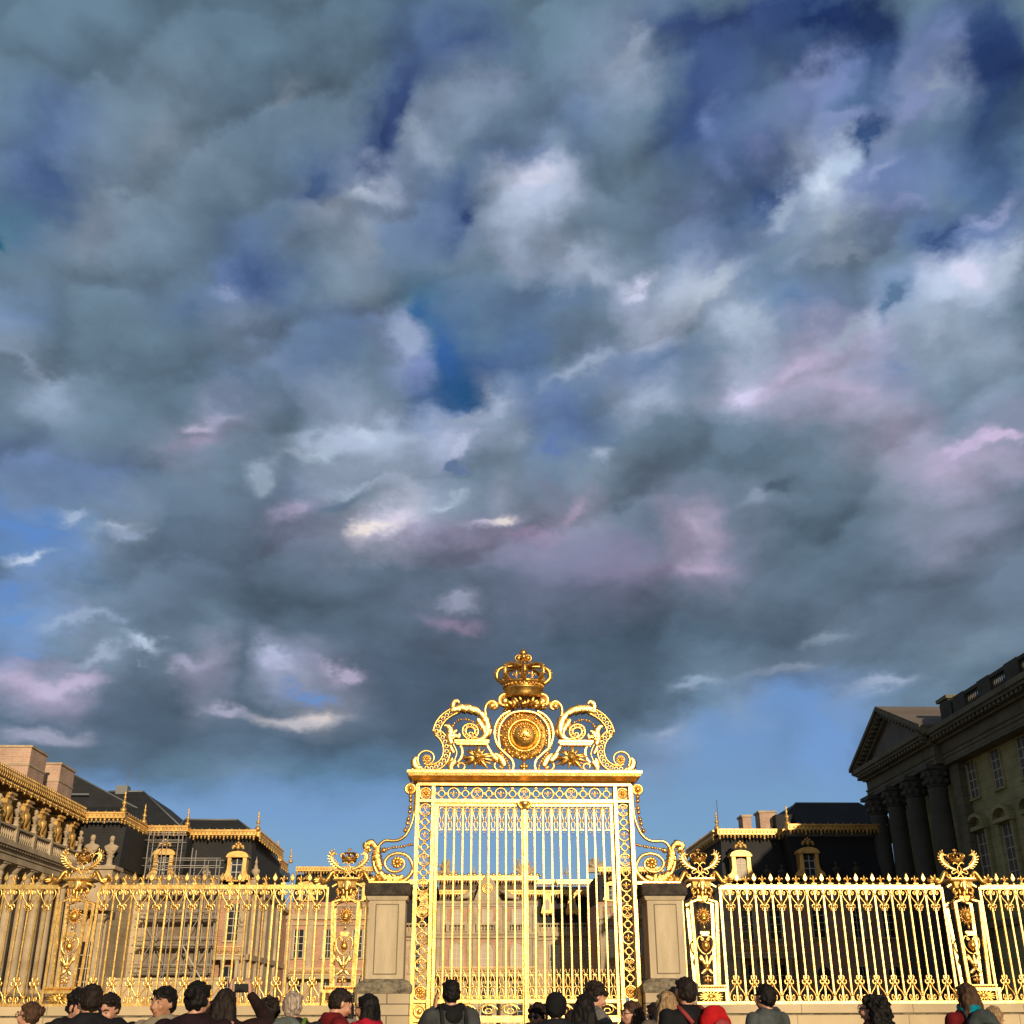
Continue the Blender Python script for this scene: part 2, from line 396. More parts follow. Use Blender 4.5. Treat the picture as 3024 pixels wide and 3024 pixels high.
# --- crest (left half measured, then mirrored)
def half_part(name, fn, m_=gold, both=True):
    m = MB(); fn(m)
    if both: m.mirror(GX)
    return m.build(name, m_, gate)
def P1(l, y=YG, n=6): return catmull(xz([C1(*p) for p in l], y), n)
def curl(f, cx, cy, r0_, r1_, a0, turns, y=YG, n=22):
    pts = []
    for i in range(n+1):
        t = i/n; r = r0_+(r1_-r0_)*t; a = a0+turns*2*PI*t
        pts.append((cx+r*math.cos(a), cy+r*math.sin(a)))
    return xz([f(*p) for p in pts], y)
U1 = .38302*.0078    # metres per crop unit about here
def studded(m, pts, w=.15):
    left = []; right = []
    for i, p in enumerate(pts):
        a = pts[max(i-1, 0)]; b = pts[min(i+1, len(pts)-1)]; t = (b-a).normalized(); nn = Vector((-t.z, 0, t.x))
        left.append(p+nn*w/2); right.append(p-nn*w/2)
    m.tube(left, .026, 7); m.tube(right, .026, 7)
    m.tube([p+Vector((0, .1, 0)) for p in left], .016, 6); m.tube([p+Vector((0, .1, 0)) for p in right], .016, 6)
    L = 0; nxt = .06
    for a, b in zip(pts[:-1], pts[1:]):
        d = (b-a).length
        while L+d >= nxt:
            p = a+(b-a)*((nxt-L)/d); m.torus(p, .038, .015, 12, 6); nxt += .11
        L += d
for s_ in (-1, 1):
    m = MB()
    a = P1([(448, 560), (395, 585), (340, 625), (300, 680), (282, 738)]); studded(m, a)
    b = P1([(290, 738), (330, 775), (358, 830), (362, 900), (335, 965), (280, 1005), (220, 1015), (175, 1000)]); studded(m, b)
    m.tube(P1([(262, 755), (272, 745), (300, 765)]), [.01, .03, .03], 7)
    m.tube(P1([(185, 1030), (150, 990), (140, 940), (160, 898), (205, 880), (250, 898), (265, 935), (252, 968), (225, 980)]), [.035, .032, .028, .022, .02], 8)
    m.leaf(P1([(160, 1020), (122, 1000), (112, 960), (128, 930)], YG-.04), .09, 5); m.leaf(P1([(150, 1035), (115, 1040), (95, 1020)], YG-.02), .07, 4)
    if s_ > 0: m.v = [Vector((2*GX-v.x, v.y, v.z)) for v in m.v]; m.f = [f[::-1] for f in m.f]
    o = m.build('studded_scroll', gold, gate)
    rr = Vector((C1(210, 945)[0], YG-.03, C1(210, 945)[1]))
    if s_ > 0: rr.x = 2*GX-rr.x
    put('rosette', ros_me, rr, o)
    # acanthus arch with inner volute
    m = MB()
    m.leaf(P1([(400, 575), (470, 552), (545, 558), (610, 585), (660, 640)], YG-.03, 9), .13, 5, .09)
    m.leaf(P1([(425, 580), (410, 545), (418, 512), (445, 500), (460, 520)], YG-.06), .075, 4, .05)
    m.leaf(P1([(620, 590), (665, 650), (675, 720), (650, 780), (600, 800)], YG-.05, 9), .12, 5, .07)
    m.leaf(P1([(600, 640), (625, 680), (650, 720), (655, 760)], YG-.08), .09, 4, .05)
    m.tube(P1([(720, 560), (748, 545), (735, 508), (700, 500), (668, 530), (660, 580), (680, 640), (702, 700), (690, 760), (650, 795), (600, 805)]), [.03, .045, .05, .045, .04, .035, .045, .05, .045, .035], 8)
    m.sphere(xz([C1(712, 535)])[0], .085, 10, 7, (1, .8, 1))
    m.build('acanthus_arch', gold, gate) if s_ < 0 else None
    if s_ > 0:
        m.v = [Vector((2*GX-v.x, v.y, v.z)) for v in m.v]; m.f = [f[::-1] for f in m.f]; m.build('acanthus_arch', gold, gate)
    m = MB()
    studded(m, P1([(640, 798), (590, 795), (540, 785), (500, 745), (505, 700), (545, 685), (585, 705), (592, 745), (565, 765), (545, 745)]), .075)
    if s_ > 0: m.v = [Vector((2*GX-v.x, v.y, v.z)) for v in m.v]; m.f = [f[::-1] for f in m.f]
    m.build('inner_volute', gold, gate)
    # shelf bracket with legs
    m = MB()
    for yy in (-.1, .1):
        a, b = C1(425, 812), C1(690, 812); m.box(a[0], b[0], YG+yy-.03, YG+yy+.03, a[1]-.02, a[1]+.025)
        a, b = C1(440, 832), C1(680, 832); m.box(a[0], b[0], YG+yy-.02, YG+yy+.02, a[1]-.02, a[1]+.01)
    a, b = C1(430, 818), C1(690, 818); m.box(a[0], b[0], YG-.1, YG+.1, a[1]-.02, a[1]+.01)
    m.ribbon(P1([(672, 830), (692, 870), (725, 915), (770, 945)]), .06, .1)
    m.tube(P1([(800, 1035), (755, 1030), (730, 1000), (745, 965), (785, 958), (805, 985), (790, 1010), (770, 1000)]), [.035, .035, .03, .025], 8)
    m.ribbon(P1([(468, 838), (485, 880), (478, 930), (450, 970)]), .055, .1)
    m.tube(P1([(400, 1030), (440, 1035), (490, 1025), (502, 995), (480, 975), (452, 985), (455, 1010)]), [.03, .035, .03, .024], 8)
    m.leaf(P1([(430, 960), (400, 990), (388, 1035)], YG-.05), .10, 5, .05)
    m.leaf(P1([(400, 1040), (395, 980), (408, 935)], YG-.04), .08, 4, .05)
    m.leaf(P1([(755, 960), (720, 925), (700, 895)], YG-.07), .10, 5, .05)
    m.leaf(P1([(810, 1000), (780, 940), (735, 905)], YG-.04), .12, 6, .05)
    if s_ > 0: m.v = [Vector((2*GX-v.x, v.y, v.z)) for v in m.v]; m.f = [f[::-1] for f in m.f]
    m.build('shelf_bracket', gold, gate)
    # flowering acanthus stem and bead garland
    m = MB()
    m.tube(P1([(420, 960), (440, 900), (425, 850), (400, 800), (395, 760)]), [.02, .02, .015], 6)
    m.leaf(P1([(400, 830), (385, 780), (392, 735), (375, 695), (345, 690)], YG-.04), .10, 5, .05)
    m.leaf(P1([(400, 800), (425, 765), (455, 775), (460, 745)], YG-.03), .07, 4, .04)
    m.leaf(P1([(405, 780), (420, 740), (445, 725)], YG-.05), .07, 4, .04)
    m.leaf(P1([(420, 900), (400, 870), (395, 840)], YG-.05), .06, 4, .04)
    if s_ > 0: m.v = [Vector((2*GX-v.x, v.y, v.z)) for v in m.v]; m.f = [f[::-1] for f in m.f]
    m.build('acanthus_stem', gold, gate)
    m = MB(); m.beads(P1([(405, 705), (420, 675), (450, 650), (490, 640), (535, 645), (575, 665)], YG-.03), .032, .062)
    if s_ > 0: m.v = [Vector((2*GX-v.x, v.y, v.z)) for v in m.v]; m.f = [f[::-1] for f in m.f]
    m.build('bead_garland', gold_aged, gate)
    # trophy burst with a lion-like boss
    m = MB(); c = xz([C1(598, 935)])[0]; rnd = random.Random(3)
    if s_ > 0: c.x = 2*GX-c.x
    for k in range(46):
        a = rnd.uniform(0, 2*PI); L_ = rnd.uniform(.16, .40)*(1.0 if abs(math.cos(a)) > .5 else .82)
        d = Vector((math.cos(a)*1.05, 0, math.sin(a)*.85)); y = rnd.uniform(-.13, .06)
        q = c+Vector((0, y, 0)); m.leaf([q+d*L_*t+Vector((0, -.05*math.sin(PI*t), 0)) for t in (.15, .35, .55, .75, .9, 1.0)], .034, 3, .025)
    m.sphere(c+Vector((0, -.12, 0)), .12, 12, 8, (1, .8, 1.05))
    for k in range(12):
        a = k*2*PI/12; m.sphere(c+Vector((.12*math.cos(a), -.1, .12*math.sin(a))), .035, 7, 5)
    m.sphere(c+Vector((0, -.22, -.02)), .045, 8, 6)
    m.build('trophy_boss', gold_aged, gate)

# medallion frame (omega band)
def omega(m):
    o1 = P1([(868, 1040), (878, 1000), (865, 955), (815, 905), (760, 850), (733, 765), (745, 680), (790, 615), (850, 580)], YG-.02, 8)
    i1 = P1([(770, 870), (752, 0)][:1]+[(800, 905), (770, 850), (762, 765), (778, 690), (820, 630), (875, 595), (957, 582)][1:], YG-.05, 8)
    m.ribbon(o1, .05, .16); m.ribbon(i1, .045, .16)
    mid = P1([(848, 1035), (845, 1000), (825, 955), (785, 905), (748, 840), (742, 765), (758, 690), (800, 625), (850, 592)], YG-.03, 8)
    m.beads(mid, .034, .062)
    m.tube(P1([(880, 1040), (850, 1045), (815, 1035)]), .03, 7)
half_part('medallion_frame', omega)
cm = xz([C1(957, 768)])[0]; cm.x = GX
m = MB()
rr = lambda u: u*U1*1.0
m.lathe([(.0, .06), (rr(150), .06), (rr(172), .03), (rr(178), -.02), (rr(165), -.06), (rr(140), -.05), (rr(128), -.09), (rr(118), -.11), (rr(108), -.09), (rr(100), -.06), (.0, -.06)], (0, 0, 0), 48, caps=False)
m.v = [Vector((v.x, v.z, v.y))+cm for v in m.v]
disc = m.build('sun_medallion', gold_aged, gate, org=(GX, YG, cm.z))
m = MB(); rnd = random.Random(5)
for k in range(60):
    a = 2*PI*k/60; r_ = rr(rnd.uniform(145, 186)); m.sphere(cm+Vector((r_*math.cos(a), -.05, r_*math.sin(a))), rnd.uniform(.02, .045), 7, 5, (1, .7, 1))
for k in range(40):
    a = 2*PI*k/40; m.sphere(cm+Vector((rr(133)*math.cos(a), -.07, rr(133)*math.sin(a))), .022, 6, 5)
m.build('wreath', gold_aged, disc)
m = MB(); m.sphere(cm+Vector((0, -.05, 0)), rr(98), 32, 20, (1, .55, 1))
for dx, dz, r_, dy in ((-.11, .08, .045, -.17), (.11, .08, .045, -.17), (0, 0.0, .035, -.2), (0, -.04, .045, -.2), (-.09, -.06, .05, -.165), (.09, -.06, .05, -.165), (0, -.14, .05, -.17), (-.16, .02, .04, -.13), (.16, .02, .04, -.13), (0, .2, .05, -.13), (-.1, .19, .045, -.13), (.1, .19, .045, -.13)):
    q_ = Vector((dx*.85, 0, dz*.85)); yy_ = -.05-.55*math.sqrt(max(.003, rr(98)**2-q_.length**2)); m.sphere(cm+Vector((q_.x, yy_, q_.z)), r_*.95, 9, 7, (1, .7, .75))
m.tube([cm+Vector((x_, -.20, z_)) for x_, z_ in ((-.07, -.075), (-.03, -.092), (.03, -.092), (.07, -.075))], .012, 6)
for k in range(16):
    t_ = PI*k/15; m.sphere(cm+Vector((.24*math.cos(t_), -.12, .03+.23*math.sin(t_))), .04, 8, 6)
m.build('sun_face', gold_aged, disc)
m = MB()
for y_, r_ in ((940, .07), (985, .045), (1003, .06), (1025, .045), (1045, .03)): m.sphere(xz([C1(958, y_)], YG-.03)[0], r_, 9, 7)
for q in (-1, 1):
    m.sphere(xz([C1(958+q*20, 1003)], YG-.03)[0], .045, 8, 6)
m.tube(xz([C1(958, 940), C1(958, 1050)]), .02, 6)
m.build('pendant', gold_aged, gate)
# leafy tuft under the crown and its side volutes
m = MB(); rnd = random.Random(11)
for k in range(80):
    a = rnd.uniform(-1, 1); c = xz([G6(1000+a*300, 1160-60*rnd.random()*(1-abs(a)*.3)+abs(a)*40)], YG+rnd.uniform(-.22, .12))[0]; c.x += GX-G6(1000, 1150)[0]
    ang = PI/2-a*1.3+rnd.uniform(-.5, .5); d = Vector((math.cos(ang), rnd.uniform(-.4, .1), math.sin(ang))); L_ = rnd.uniform(.1, .22)
    m.leaf([c+d*L_*t+Vector((0, -.04*math.sin(PI*t), 0)) for t in (0, .25, .5, .75, 1)], .05, 3, .03)
m.build('leaf_cluster', gold_aged, gate)
def vol(m):
    p = catmull(xz([G6(*q) for q in ((835, 1110), (838, 1030), (800, 945), (720, 905), (620, 915), (565, 970), (560, 1050), (610, 1110), (680, 1110), (720, 1060), (700, 1000))]), 5)
    dx = GX-G6(990, 1000)[0]
    m.tube([v+Vector((dx, 0, 0)) for v in p], [.03, .045, .05, .05, .045, .035, .03], 8)
    c = xz([G6(655, 1030)])[0]; c.x += dx; m.sphere(c+Vector((0, -.02, 0)), .10, 10, 8, (1, .6, 1))
m = MB(); vol(m); m.build('crown_volute', gold, gate); m = MB(); vol(m); m.v = [Vector((2*GX-v.x, v.y, v.z)) for v in m.v]; m.f = [f[::-1] for f in m.f]; m.build('crown_volute', gold, gate)
# crown
zc = lambda y: G6(990, y)[1]; u6 = .16563*.0079
m = MB(); zbnd = zc(930)
m.lathe([(u6*300, zc(975)), (u6*318, zc(930)), (u6*325, zc(870)), (u6*345, zc(850)), (u6*350, zc(835)), (u6*335, zc(820)), (u6*345, zc(770)), (u6*370, zc(745)), (u6*372, zc(720)), (u6*350, zc(710)), (u6*330, zc(730)), (u6*300, zc(930))], (GX, YG, 0), 40, caps=False)
m.lathe([(.02, zc(960)), (u6*305, zc(965)), (u6*305, zc(940)), (.02, zc(900))], (GX, YG, 0), 30)
crown = m.build('crown', gold_aged, gate, org=(GX, YG, zc(975)))
m = MB()
for k in range(28):
    a = 2*PI*k/28; m.sphere((GX+u6*350*math.cos(a), YG+u6*350*math.sin(a), zc(785)), .03, 7, 5)
m.build('jewels', gold_aged, crown)
for k in range(8):                            # hoops with beads
    a = 2*PI*k/8+PI/8*0; ca, sa = math.cos(a), math.sin(a); m = MB()
    pr_ = [(360, 720), (450, 640), (470, 560), (430, 470), (340, 425), (200, 415), (60, 430)]
    pts = catmull([Vector((GX+u6*r_*ca, YG+u6*r_*sa, zc(y))) for r_, y in pr_], 5)
    m.tube(pts, [.05, .05, .055, .05, .045, .045, .04], 8)
    m.beads(pts[2:-8], .03, .075)
    q = [p+(Vector((ca, sa, .2))*.05) for p in pts[2:-6]]; m.beads(q, .026, .07)
    m.build('crown_arch', gold_aged, crown)
    a2 = a+PI/8; c = (GX+u6*365*math.cos(a2), YG+u6*365*math.sin(a2), zc(655))
    f_ = placed(fleur, (0, 0, 0), .13); 
    f_.v = [Matrix.Rotation(a2+PI/2, 3, 'Z') @ v + Vector(c) for v in f_.v]; f_.build('crown_fleuron', gold_aged, crown)
m = MB()
m.lathe([(.07, zc(640)), (.075, zc(560)), (.11, zc(500)), (.13, zc(470)), (.11, zc(430)), (.09, zc(400)), (.10, zc(340)), (.12, zc(325)), (.09, zc(310)), (.04, zc(290))], (GX, YG, 0), 16)
m.sphere((GX, YG, zc(170)), .09, 14, 10)
for q in (-1, 1):
    for ax in (0, 1):
        d = Vector((1, 0, 0)) if ax == 0 else Vector((0, 1, 0)); b = Vector((GX, YG, zc(265)))
        m.sphere(b+d*q*u6*85, .075, 12, 8, (1, 1, 1)); m.tube([b+d*q*.02+Vector((0, 0, -.05)), b+d*q*u6*60+Vector((0, 0, .0))], .04, 7)
        m.torus(b+d*q*u6*85, .075, .018, 16, 6) if ax == 0 else None
m.lathe([(.04, zc(300)), (.05, zc(220)), (.06, zc(180))], (GX, YG, 0), 10)
m.lathe([(.02, zc(110)), (.0, zc(90))], (GX, YG, 0), 8)
m.build('crown_finial', gold_aged, crown)

# side scroll brackets resting on the piers (measured on the left, mirrored for the right)
for s_ in (-1, 1):
    def mir(m):
        if s_ > 0:
            m.v = [Vector((2*GX-v.x, v.y, v.z)) for v in m.v]; m.f = [f[::-1] for f in m.f]
        return m
    P2 = lambda l, y=YG, n=6: catmull(xz([C2(*p) for p in l], y), n)
    P3 = lambda l, y=YG, n=6: catmull(xz([G3(*p) for p in l], y), n)
    m = MB()
    m.tube(P2([(318, 80), (313, 180), (305, 250), (288, 305), (262, 352), (228, 378), (190, 385), (150, 383), (122, 400), (108, 425), (104, 450)]), [.03, .03, .032, .034, .034, .034, .034, .03], 8)
    br = mir(m).build('scroll_bracket', gold, gate)
    m = MB()
    m.tube(P3([(1235, 900), (1230, 800), (1190, 690), (1100, 590), (940, 550), (780, 590), (680, 690), (670, 790), (740, 890), (860, 930), (980, 900), (1055, 820), (1060, 740), (1020, 680), (960, 650)]), [.04, .04, .038, .036, .034, .03, .028], 8)
    m.tube(P3([(380, 500), (320, 480), (290, 420), (330, 360), (400, 350), (450, 410), (455, 520), (430, 650), (445, 800), (520, 960), (650, 1080), (820, 1150), (980, 1140), (1120, 1060), (1210, 950), (1235, 860)]), [.05, .05, .04, .035, .04, .045, .045, .05, .055, .055, .05, .04], 8)
    mir(m).build('volute', gold, br)
    m = MB()
    m.leaf(P3([(520, 420), (500, 560), (520, 700), (560, 840), (600, 900)], YG-.05, 9), .12, 6, .08)
    m.leaf(P3([(360, 470), (290, 430), (310, 370), (400, 350), (470, 420), (490, 520)], YG-.06, 9), .09, 4, .09)
    m.leaf(P3([(560, 950), (640, 1040), (760, 1090), (900, 1080), (1050, 1010)], YG-.05), .13, 9, .05)
    m.leaf(P3([(480, 1130), (400, 1100), (340, 1120)], YG-.04), .10, 5, .05); m.leaf(P3([(560, 1140), (500, 1070), (440, 1040)], YG-.06), .10, 5, .05)
    m.leaf(P3([(720, 1130), (760, 1060), (740, 980)], YG-.06), .08, 5, .04); m.leaf(P3([(850, 1130), (860, 1050), (820, 980)], YG-.06), .08, 5, .04)
    mir(m).build('acanthus_leaf', gold_aged, br)
    m = MB(); c = xz([G3(915, 735)])[0]; 
    for k in range(9):
        a = 2*PI*k/9; m.sphere(c+Vector((.085*math.cos(a), 0, .085*math.sin(a))), .045, 8, 6, (1, .7, 1))
    m.sphere(c+Vector((0, -.03, 0)), .06, 10, 7); mir(m).build('rosette', gold_aged, br)
    m = MB()
    m.beads(P2([(288, 120), (290, 170), (286, 220), (276, 270), (265, 315), (250, 345)], YG-.06), .048, .088)
    mir(m).build('garland', gold_aged, br); m = MB(); m.sphere(xz([C2(140, 437)])[0], .06, 8, 6)
    m.beads(P2([(140, 440), (170, 428), (210, 422), (255, 415), (300, 405)], YG-.03), .034, .06)
    mir(m).build('garland', gold_aged, br)
    m = MB(); c = xz([C2(288, 95)])[0]; m.sphere(c, .10, 12, 8, (1, .6, 1)); m.torus(c+Vector((0, -.03, 0)), .105, .028, 20, 7)
    m.sphere(c+Vector((0, -.07, 0)), .05, 8, 6); m.tube([c, c+Vector((.18, 0, .0))], .04, 7)
    mir(m).build('roundel', gold, br)
    m = MB(); a, b = G3(330, 1170), G3(1240, 1170); m.box(a[0]+.02, b[0]+.04, YG-.2, YG+.2, a[1]-.03, a[1]+.03)
    mir(m).build('bracket_sole', gold, br)

# ================================================================ STONE PIERS
for s_ in (-1, 1):
    xa, xb = ((-2.157, -1.207) if s_ < 0 else (3.66, 4.61))
    zcap1 = G3(600, 1195)[1]; zcap0 = zcap1-.29
    shx0, shx1 = xa+.10, xb-.10
    cx = (xa+xb)/2
    p = empty('gate_pier', (cx, YG, 0), ('square stone pier with a blackened cap left of the gilded gate' if s_ < 0 else 'square stone pier with a blackened cap right of the gilded gate'), 'pier', 'stone piers flanking the gate')
    hx = (xb-xa)/2; hs = (shx1-shx0)/2
    MB().stack([(zcap0+.03, hx-.03, hx-.03), (zcap0+.06, hx, hx), (zcap1-.03, hx, hx), (zcap1, hx-.03, hx-.03)], cx, YG).build('cap', stone_cap, p)
    zm1 = C2(150, 1165)[1]; zm0 = C2(150, 1240)[1]
    MB().stack([(zcap0-.06, hs, hs), (zcap0-.05, hs+.03, hs+.03), (zcap0, hs+.05, hs+.05), (zcap0+.03, hs+.06, hs+.06)], cx, YG).build('capital_moulding', stone, p)
    m = MB(); m.box(cx-hs, cx+hs, YG-hs, YG+hs, zm1, zcap0-.06)
    m.build('shaft', stone, p)
    zp1 = C2(150, 752)[1]; zp0 = C2(150, 1130)[1]; w = .22
    m = MB()
    for yy in (YG-hs,):
        m.stack([(zp0, w, .012), (zp1, w, .012)], cx, yy); 
    m.build('raised_panel', stone, p)
    m = MB()
    for (x0_, x1_, z0_, z1_) in ((cx-w-.022, cx-w-.002, zp0-.02, zp1+.02), (cx+w+.002, cx+w+.022, zp0-.02, zp1+.02), (cx-w, cx+w, zp1+.002, zp1+.022), (cx-w, cx+w, zp0-.022, zp0-.002)):
        m.box(x0_, x1_, YG-hs-.006, YG-hs+.02, z0_, z1_)
    m.build('panel_groove', stone_line, p)
    hb = hs+.19
    MB().stack([(zm0, hb-.02, hb-.02), (zm0+.05, hb, hb), (zm0+.15, hb-.0, hb-.0), (zm0+.2, hb-.05, hb-.05), (zm0+.25, hb-.13, hb-.13), (zm1+.02, hs+.005, hs+.005)], cx, YG).build('base_moulding', stone_moss, p)
    MB().stack([(0, hb-.04, hb-.04), (zm0, hb-.04, hb-.04)], cx, YG).build('plinth', plinthstone, p)

# ================================================================ GILDED PILASTERS
def pilaster(px):
    cx = px; zw = 1.66
    r = empty('gilded_pilaster', (cx, YG, zw))
    f5 = lambda x, y: Vector((cx+(G5(x, y)[0]-PX5), YG, G5(x, y)[1]))
    PX5 = None
    return r
PX = [-8.18, -2.56, 4.985, 10.655]
def z5(y): return G5(400, y)[1]
def build_pilaster(cx):
    r = empty('gilded_pilaster', (cx, YG, 0))
    zb0 = z5(1760); zb1 = z5(1530); zf = z5(1475); zt1 = z5(240); zrail = z5(0)
    # base box
    hx = .335; hy = .30
    m = MB()
    for sx in (-1, 1):
        for sy in (-1, 1): m.box(cx+sx*hx-.03, cx+sx*hx+.03, YG+sy*hy-.03, YG+sy*hy+.03, zb0, zb1)
    for z in (zb0+.02, zb1-.02): m.stack([(z-.03, hx+.04, hy+.04), (z+.03, hx+.04, hy+.04)], cx, YG)
    m.stack([(zb1, hx+.0, hy+.0), (zb1+.03, hx-.02, hy-.02), (zf-.03, hx-.02, hy-.02), (zf-.02, hx, hy), (zf, hx, hy)], cx, YG)
    base = m.build('base', gold, r)
    m = MB(); c = Vector((cx, YG-hy, (zb0+zb1)/2)); m.sphere(c, .07, 10, 7, (1, .6, 1)); rnd = random.Random(2)
    for k in range(16):
        a = 2*PI*k/16; m.leaf([c+Vector((math.cos(a)*t*.26, -.02, math.sin(a)*t*.12)) for t in (.2, .4, .6, .8, 1)], .03, 3, .02)
    for q in range(-5, 6): m.sphere((cx+q*.055, YG-hy+.0, (zb1+zf)/2), .02, 6, 5)
    m.build('base_ornament', gold_aged, base)
    # tapered frame posts: wide at the top, narrower at the foot
    m = MB()
    for sx in (-1, 1):
        for sy in (-1, 1):
            T = Vector((cx+sx*.27, YG+sy*.24, zt1)); B = Vector((cx+sx*.215, YG+sy*.19, zf))
            w = .03; m.hull([B+Vector(d) for d in ((-w, -w, 0), (w, -w, 0), (w, w, 0), (-w, w, 0))], [T+Vector(d) for d in ((-w, -w, 0), (w, -w, 0), (w, w, 0), (-w, w, 0))])
            if sx > 0: continue
        # short shoulders at the top
    for sy in (-1, 1):
        for sx in (-1, 1):
            m.ribbon([Vector((cx+sx*.29, YG+sy*.24, zt1-.0)), Vector((cx+sx*.10, YG+sy*.24, zt1+.055))], .05, .06)
    m.build('shaft_frame', gold, r)
    # outer guard bars
    m = MB()
    for sx in (-1, 1):
        m.box(cx+sx*.42-.024, cx+sx*.42+.024, YG-.024, YG+.024, zb0, zrail)
    m.build('guard_bar', gold, r)
    # sun mask
    yf = YG-.12; c = Vector((cx, yf, z5(440))); m = MB()
    m.sphere(c, .075, 12, 9, (1, .7, 1.25)); m.sphere(c+Vector((0, -.055, -.01)), .018, 6, 5, (1, 1, 1.6))
    for q in (-1, 1): m.sphere(c+Vector((q*.03, -.045, .02)), .013, 6, 5)
    m.box(c.x-.022, c.x+.022, c.y-.062, c.y-.05, c.z-.05, c.z-.042)
    for k in range(10): a = PI*k/9; m.sphere(c+Vector((math.cos(a)*.075, .0, .02+math.sin(a)*.095)), .024, 6, 5)
    mask = m.build('sun_mask', gold_aged, r); m = MB()
    for k in range(28):
        a = 2*PI*k/28; L_ = .215 if k % 2 else .175
        m.tube([c+Vector((math.cos(a)*.08, .02, math.sin(a)*.09)), c+Vector((math.cos(a)*L_*.6, .02, math.sin(a)*L_*.65)), c+Vector((math.cos(a)*L_, .02, math.sin(a)*L_*1.1))], [.010, .012, .002], 5)
    m.build('sun_rays', gold_aged, mask)
    # stem, heart scroll, urn ball, palmettes
    m = MB(); m.tube([Vector((cx, yf, z5(570))), Vector((cx, yf, z5(640)))], [.02, .03], 7)
    m.stack([(z5(735), .09, .03), (z5(720), .06, .03), (z5(700), .10, .03), (z5(670), .09, .03)], cx, yf)
    for q in (-1, 1):
        P = [(q*.03, 800), (q*.06, 770), (q*.11, 745), (q*.165, 790), (q*.165, 870), (q*.13, 940), (q*.07, 990), (q*.01, 1010)]
        m.tube(catmull([Vector((cx+a, yf, z5(b))) for a, b in P], 5), [.022, .02, .02, .018], 7)
        m.tube(catmull([Vector((cx+q*a, yf, z5(b))) for a, b in ((.03, 770), (.05, 800), (.085, 795), (.08, 770))], 4), .014, 6)
        m.tube(catmull([Vector((cx+q*a, yf, z5(b))) for a, b in ((.02, 1180), (.05, 1120), (.12, 1090), (.13, 1050), (.09, 1040))], 4), [.02, .024, .03, .024, .018], 6)
        m.leaf([Vector((cx+q*a, yf-.01, z5(b))) for a, b in ((.01, 1200), (.05, 1140), (.08, 1090), (.11, 1040), (.14, 1015))], .05, 4, .03)
        m.leaf([Vector((cx+q*a, yf-.01, z5(b))) for a, b in ((.01, 1230), (.06, 1260), (.10, 1290), (.13, 1300))], .05, 3, .03)
        m.sphere((cx+q*.05, yf, z5(1400)), .035, 7, 5)
    m.leaf([Vector((cx, yf-.02, z5(b))) for b in (1200, 1140, 1090, 1040, 1010)], .045, 4, .04)
    m.lathe([(.02, z5(1230)), (.05, z5(1200)), (.05, z5(1180)), (.02, z5(1160))], (cx, yf, 0), 10)
    m.tube([Vector((cx, yf, z5(1300))), Vector((cx, yf, z5(1470)))], .014, 6)
    m.tube([Vector((cx-.1, yf, z5(1360))), Vector((cx, yf, z5(1330))), Vector((cx+.1, yf, z5(1360)))], .014, 6)
    m.build('heart_scroll', gold, r)
    m = MB(); m.sphere((cx, yf-.02, z5(880)), .085, 14, 10, (1, .9, 1.1)); m.lathe([(.03, z5(835)), (.05, z5(820)), (.03, z5(805))], (cx, yf-.02, 0), 10)
    m.sphere((cx, yf-.02, z5(950)), .03, 8, 6); m.build('globe', gold_aged, r)
    # capital group on the rail
    f4 = lambda x, y: Vector((cx+(G4(x, y)[0]-G4(655, y)[0]), YG-.1, G4(x, y)[1]))
    m = MB(); zA = f4(655, 1110).z; zB = f4(655, 1190).z; zC = f4(655, 1380).z
    m.stack([(zC, .18, .18), (zB-.02, .20, .2), (zB, .29, .26), (zB+.03, .30, .27), (zA-.02, .27, .25), (zA, .27, .25)], cx, YG)
    m.stack([(f4(655, 1470).z, .08, .12), (zC, .19, .17)], cx, YG)
    for q in (-1, 1):
        m.ribbon([Vector((cx+q*.18, YG-.05, f4(0, 1240).z)), Vector((cx+q*.26, YG-.05, f4(0, 1300).z)), Vector((cx+q*.32, YG-.05, f4(0, 1350).z))], .05, .1)
        m.leaf([f4(655+q*a, b)+Vector((0, -.13, 0)) for a, b in ((20, 1200), (60, 1260), (95, 1330), (90, 1400))], .05, 4, .04)
    m.leaf([f4(655, b)+Vector((0, -.14, 0)) for b in (1180, 1260, 1340, 1420, 1470)], .09, 3, .05)
    m.build('capital', gold, r)
    m = MB()
    for q in (-1, 1):
        m.tube(catmull([f4(655+q*a, b) for a, b in ((330, 1050), (300, 1010), (350, 990), (390, 1040), (350, 1090), (290, 1060), (290, 960), (370, 920), (450, 950), (520, 1100), (620, 1230), (690, 1240))], 4), [.02, .02, .022, .03, .04, .05], 7) if False else None
        m.tube(catmull([f4(655+q*a, b) for a, b in ((345, 1015), (310, 1010), (300, 1060), (345, 1090), (400, 1040), (390, 960), (440, 930), (500, 1010), (560, 1120), (640, 1215), (720, 1230))], 4), [.025, .026, .028, .03, .04, .05, .052, .04], 7)
        c = f4(655+q*790, 1180); rnd = random.Random(4)
        for k in range(22):
            a = rnd.uniform(-.3, PI+.3); d = Vector((math.cos(a)*1.1, rnd.uniform(-.3, .3), math.sin(a)*.95)); L_ = rnd.uniform(.07, .15)
            m.leaf([c+d*L_*t for t in (.1, .4, .7, 1)], .036, 2, .025)
    m.build('side_scroll', gold_aged, r)
    # palm fronds either side of the crown
    m = MB()
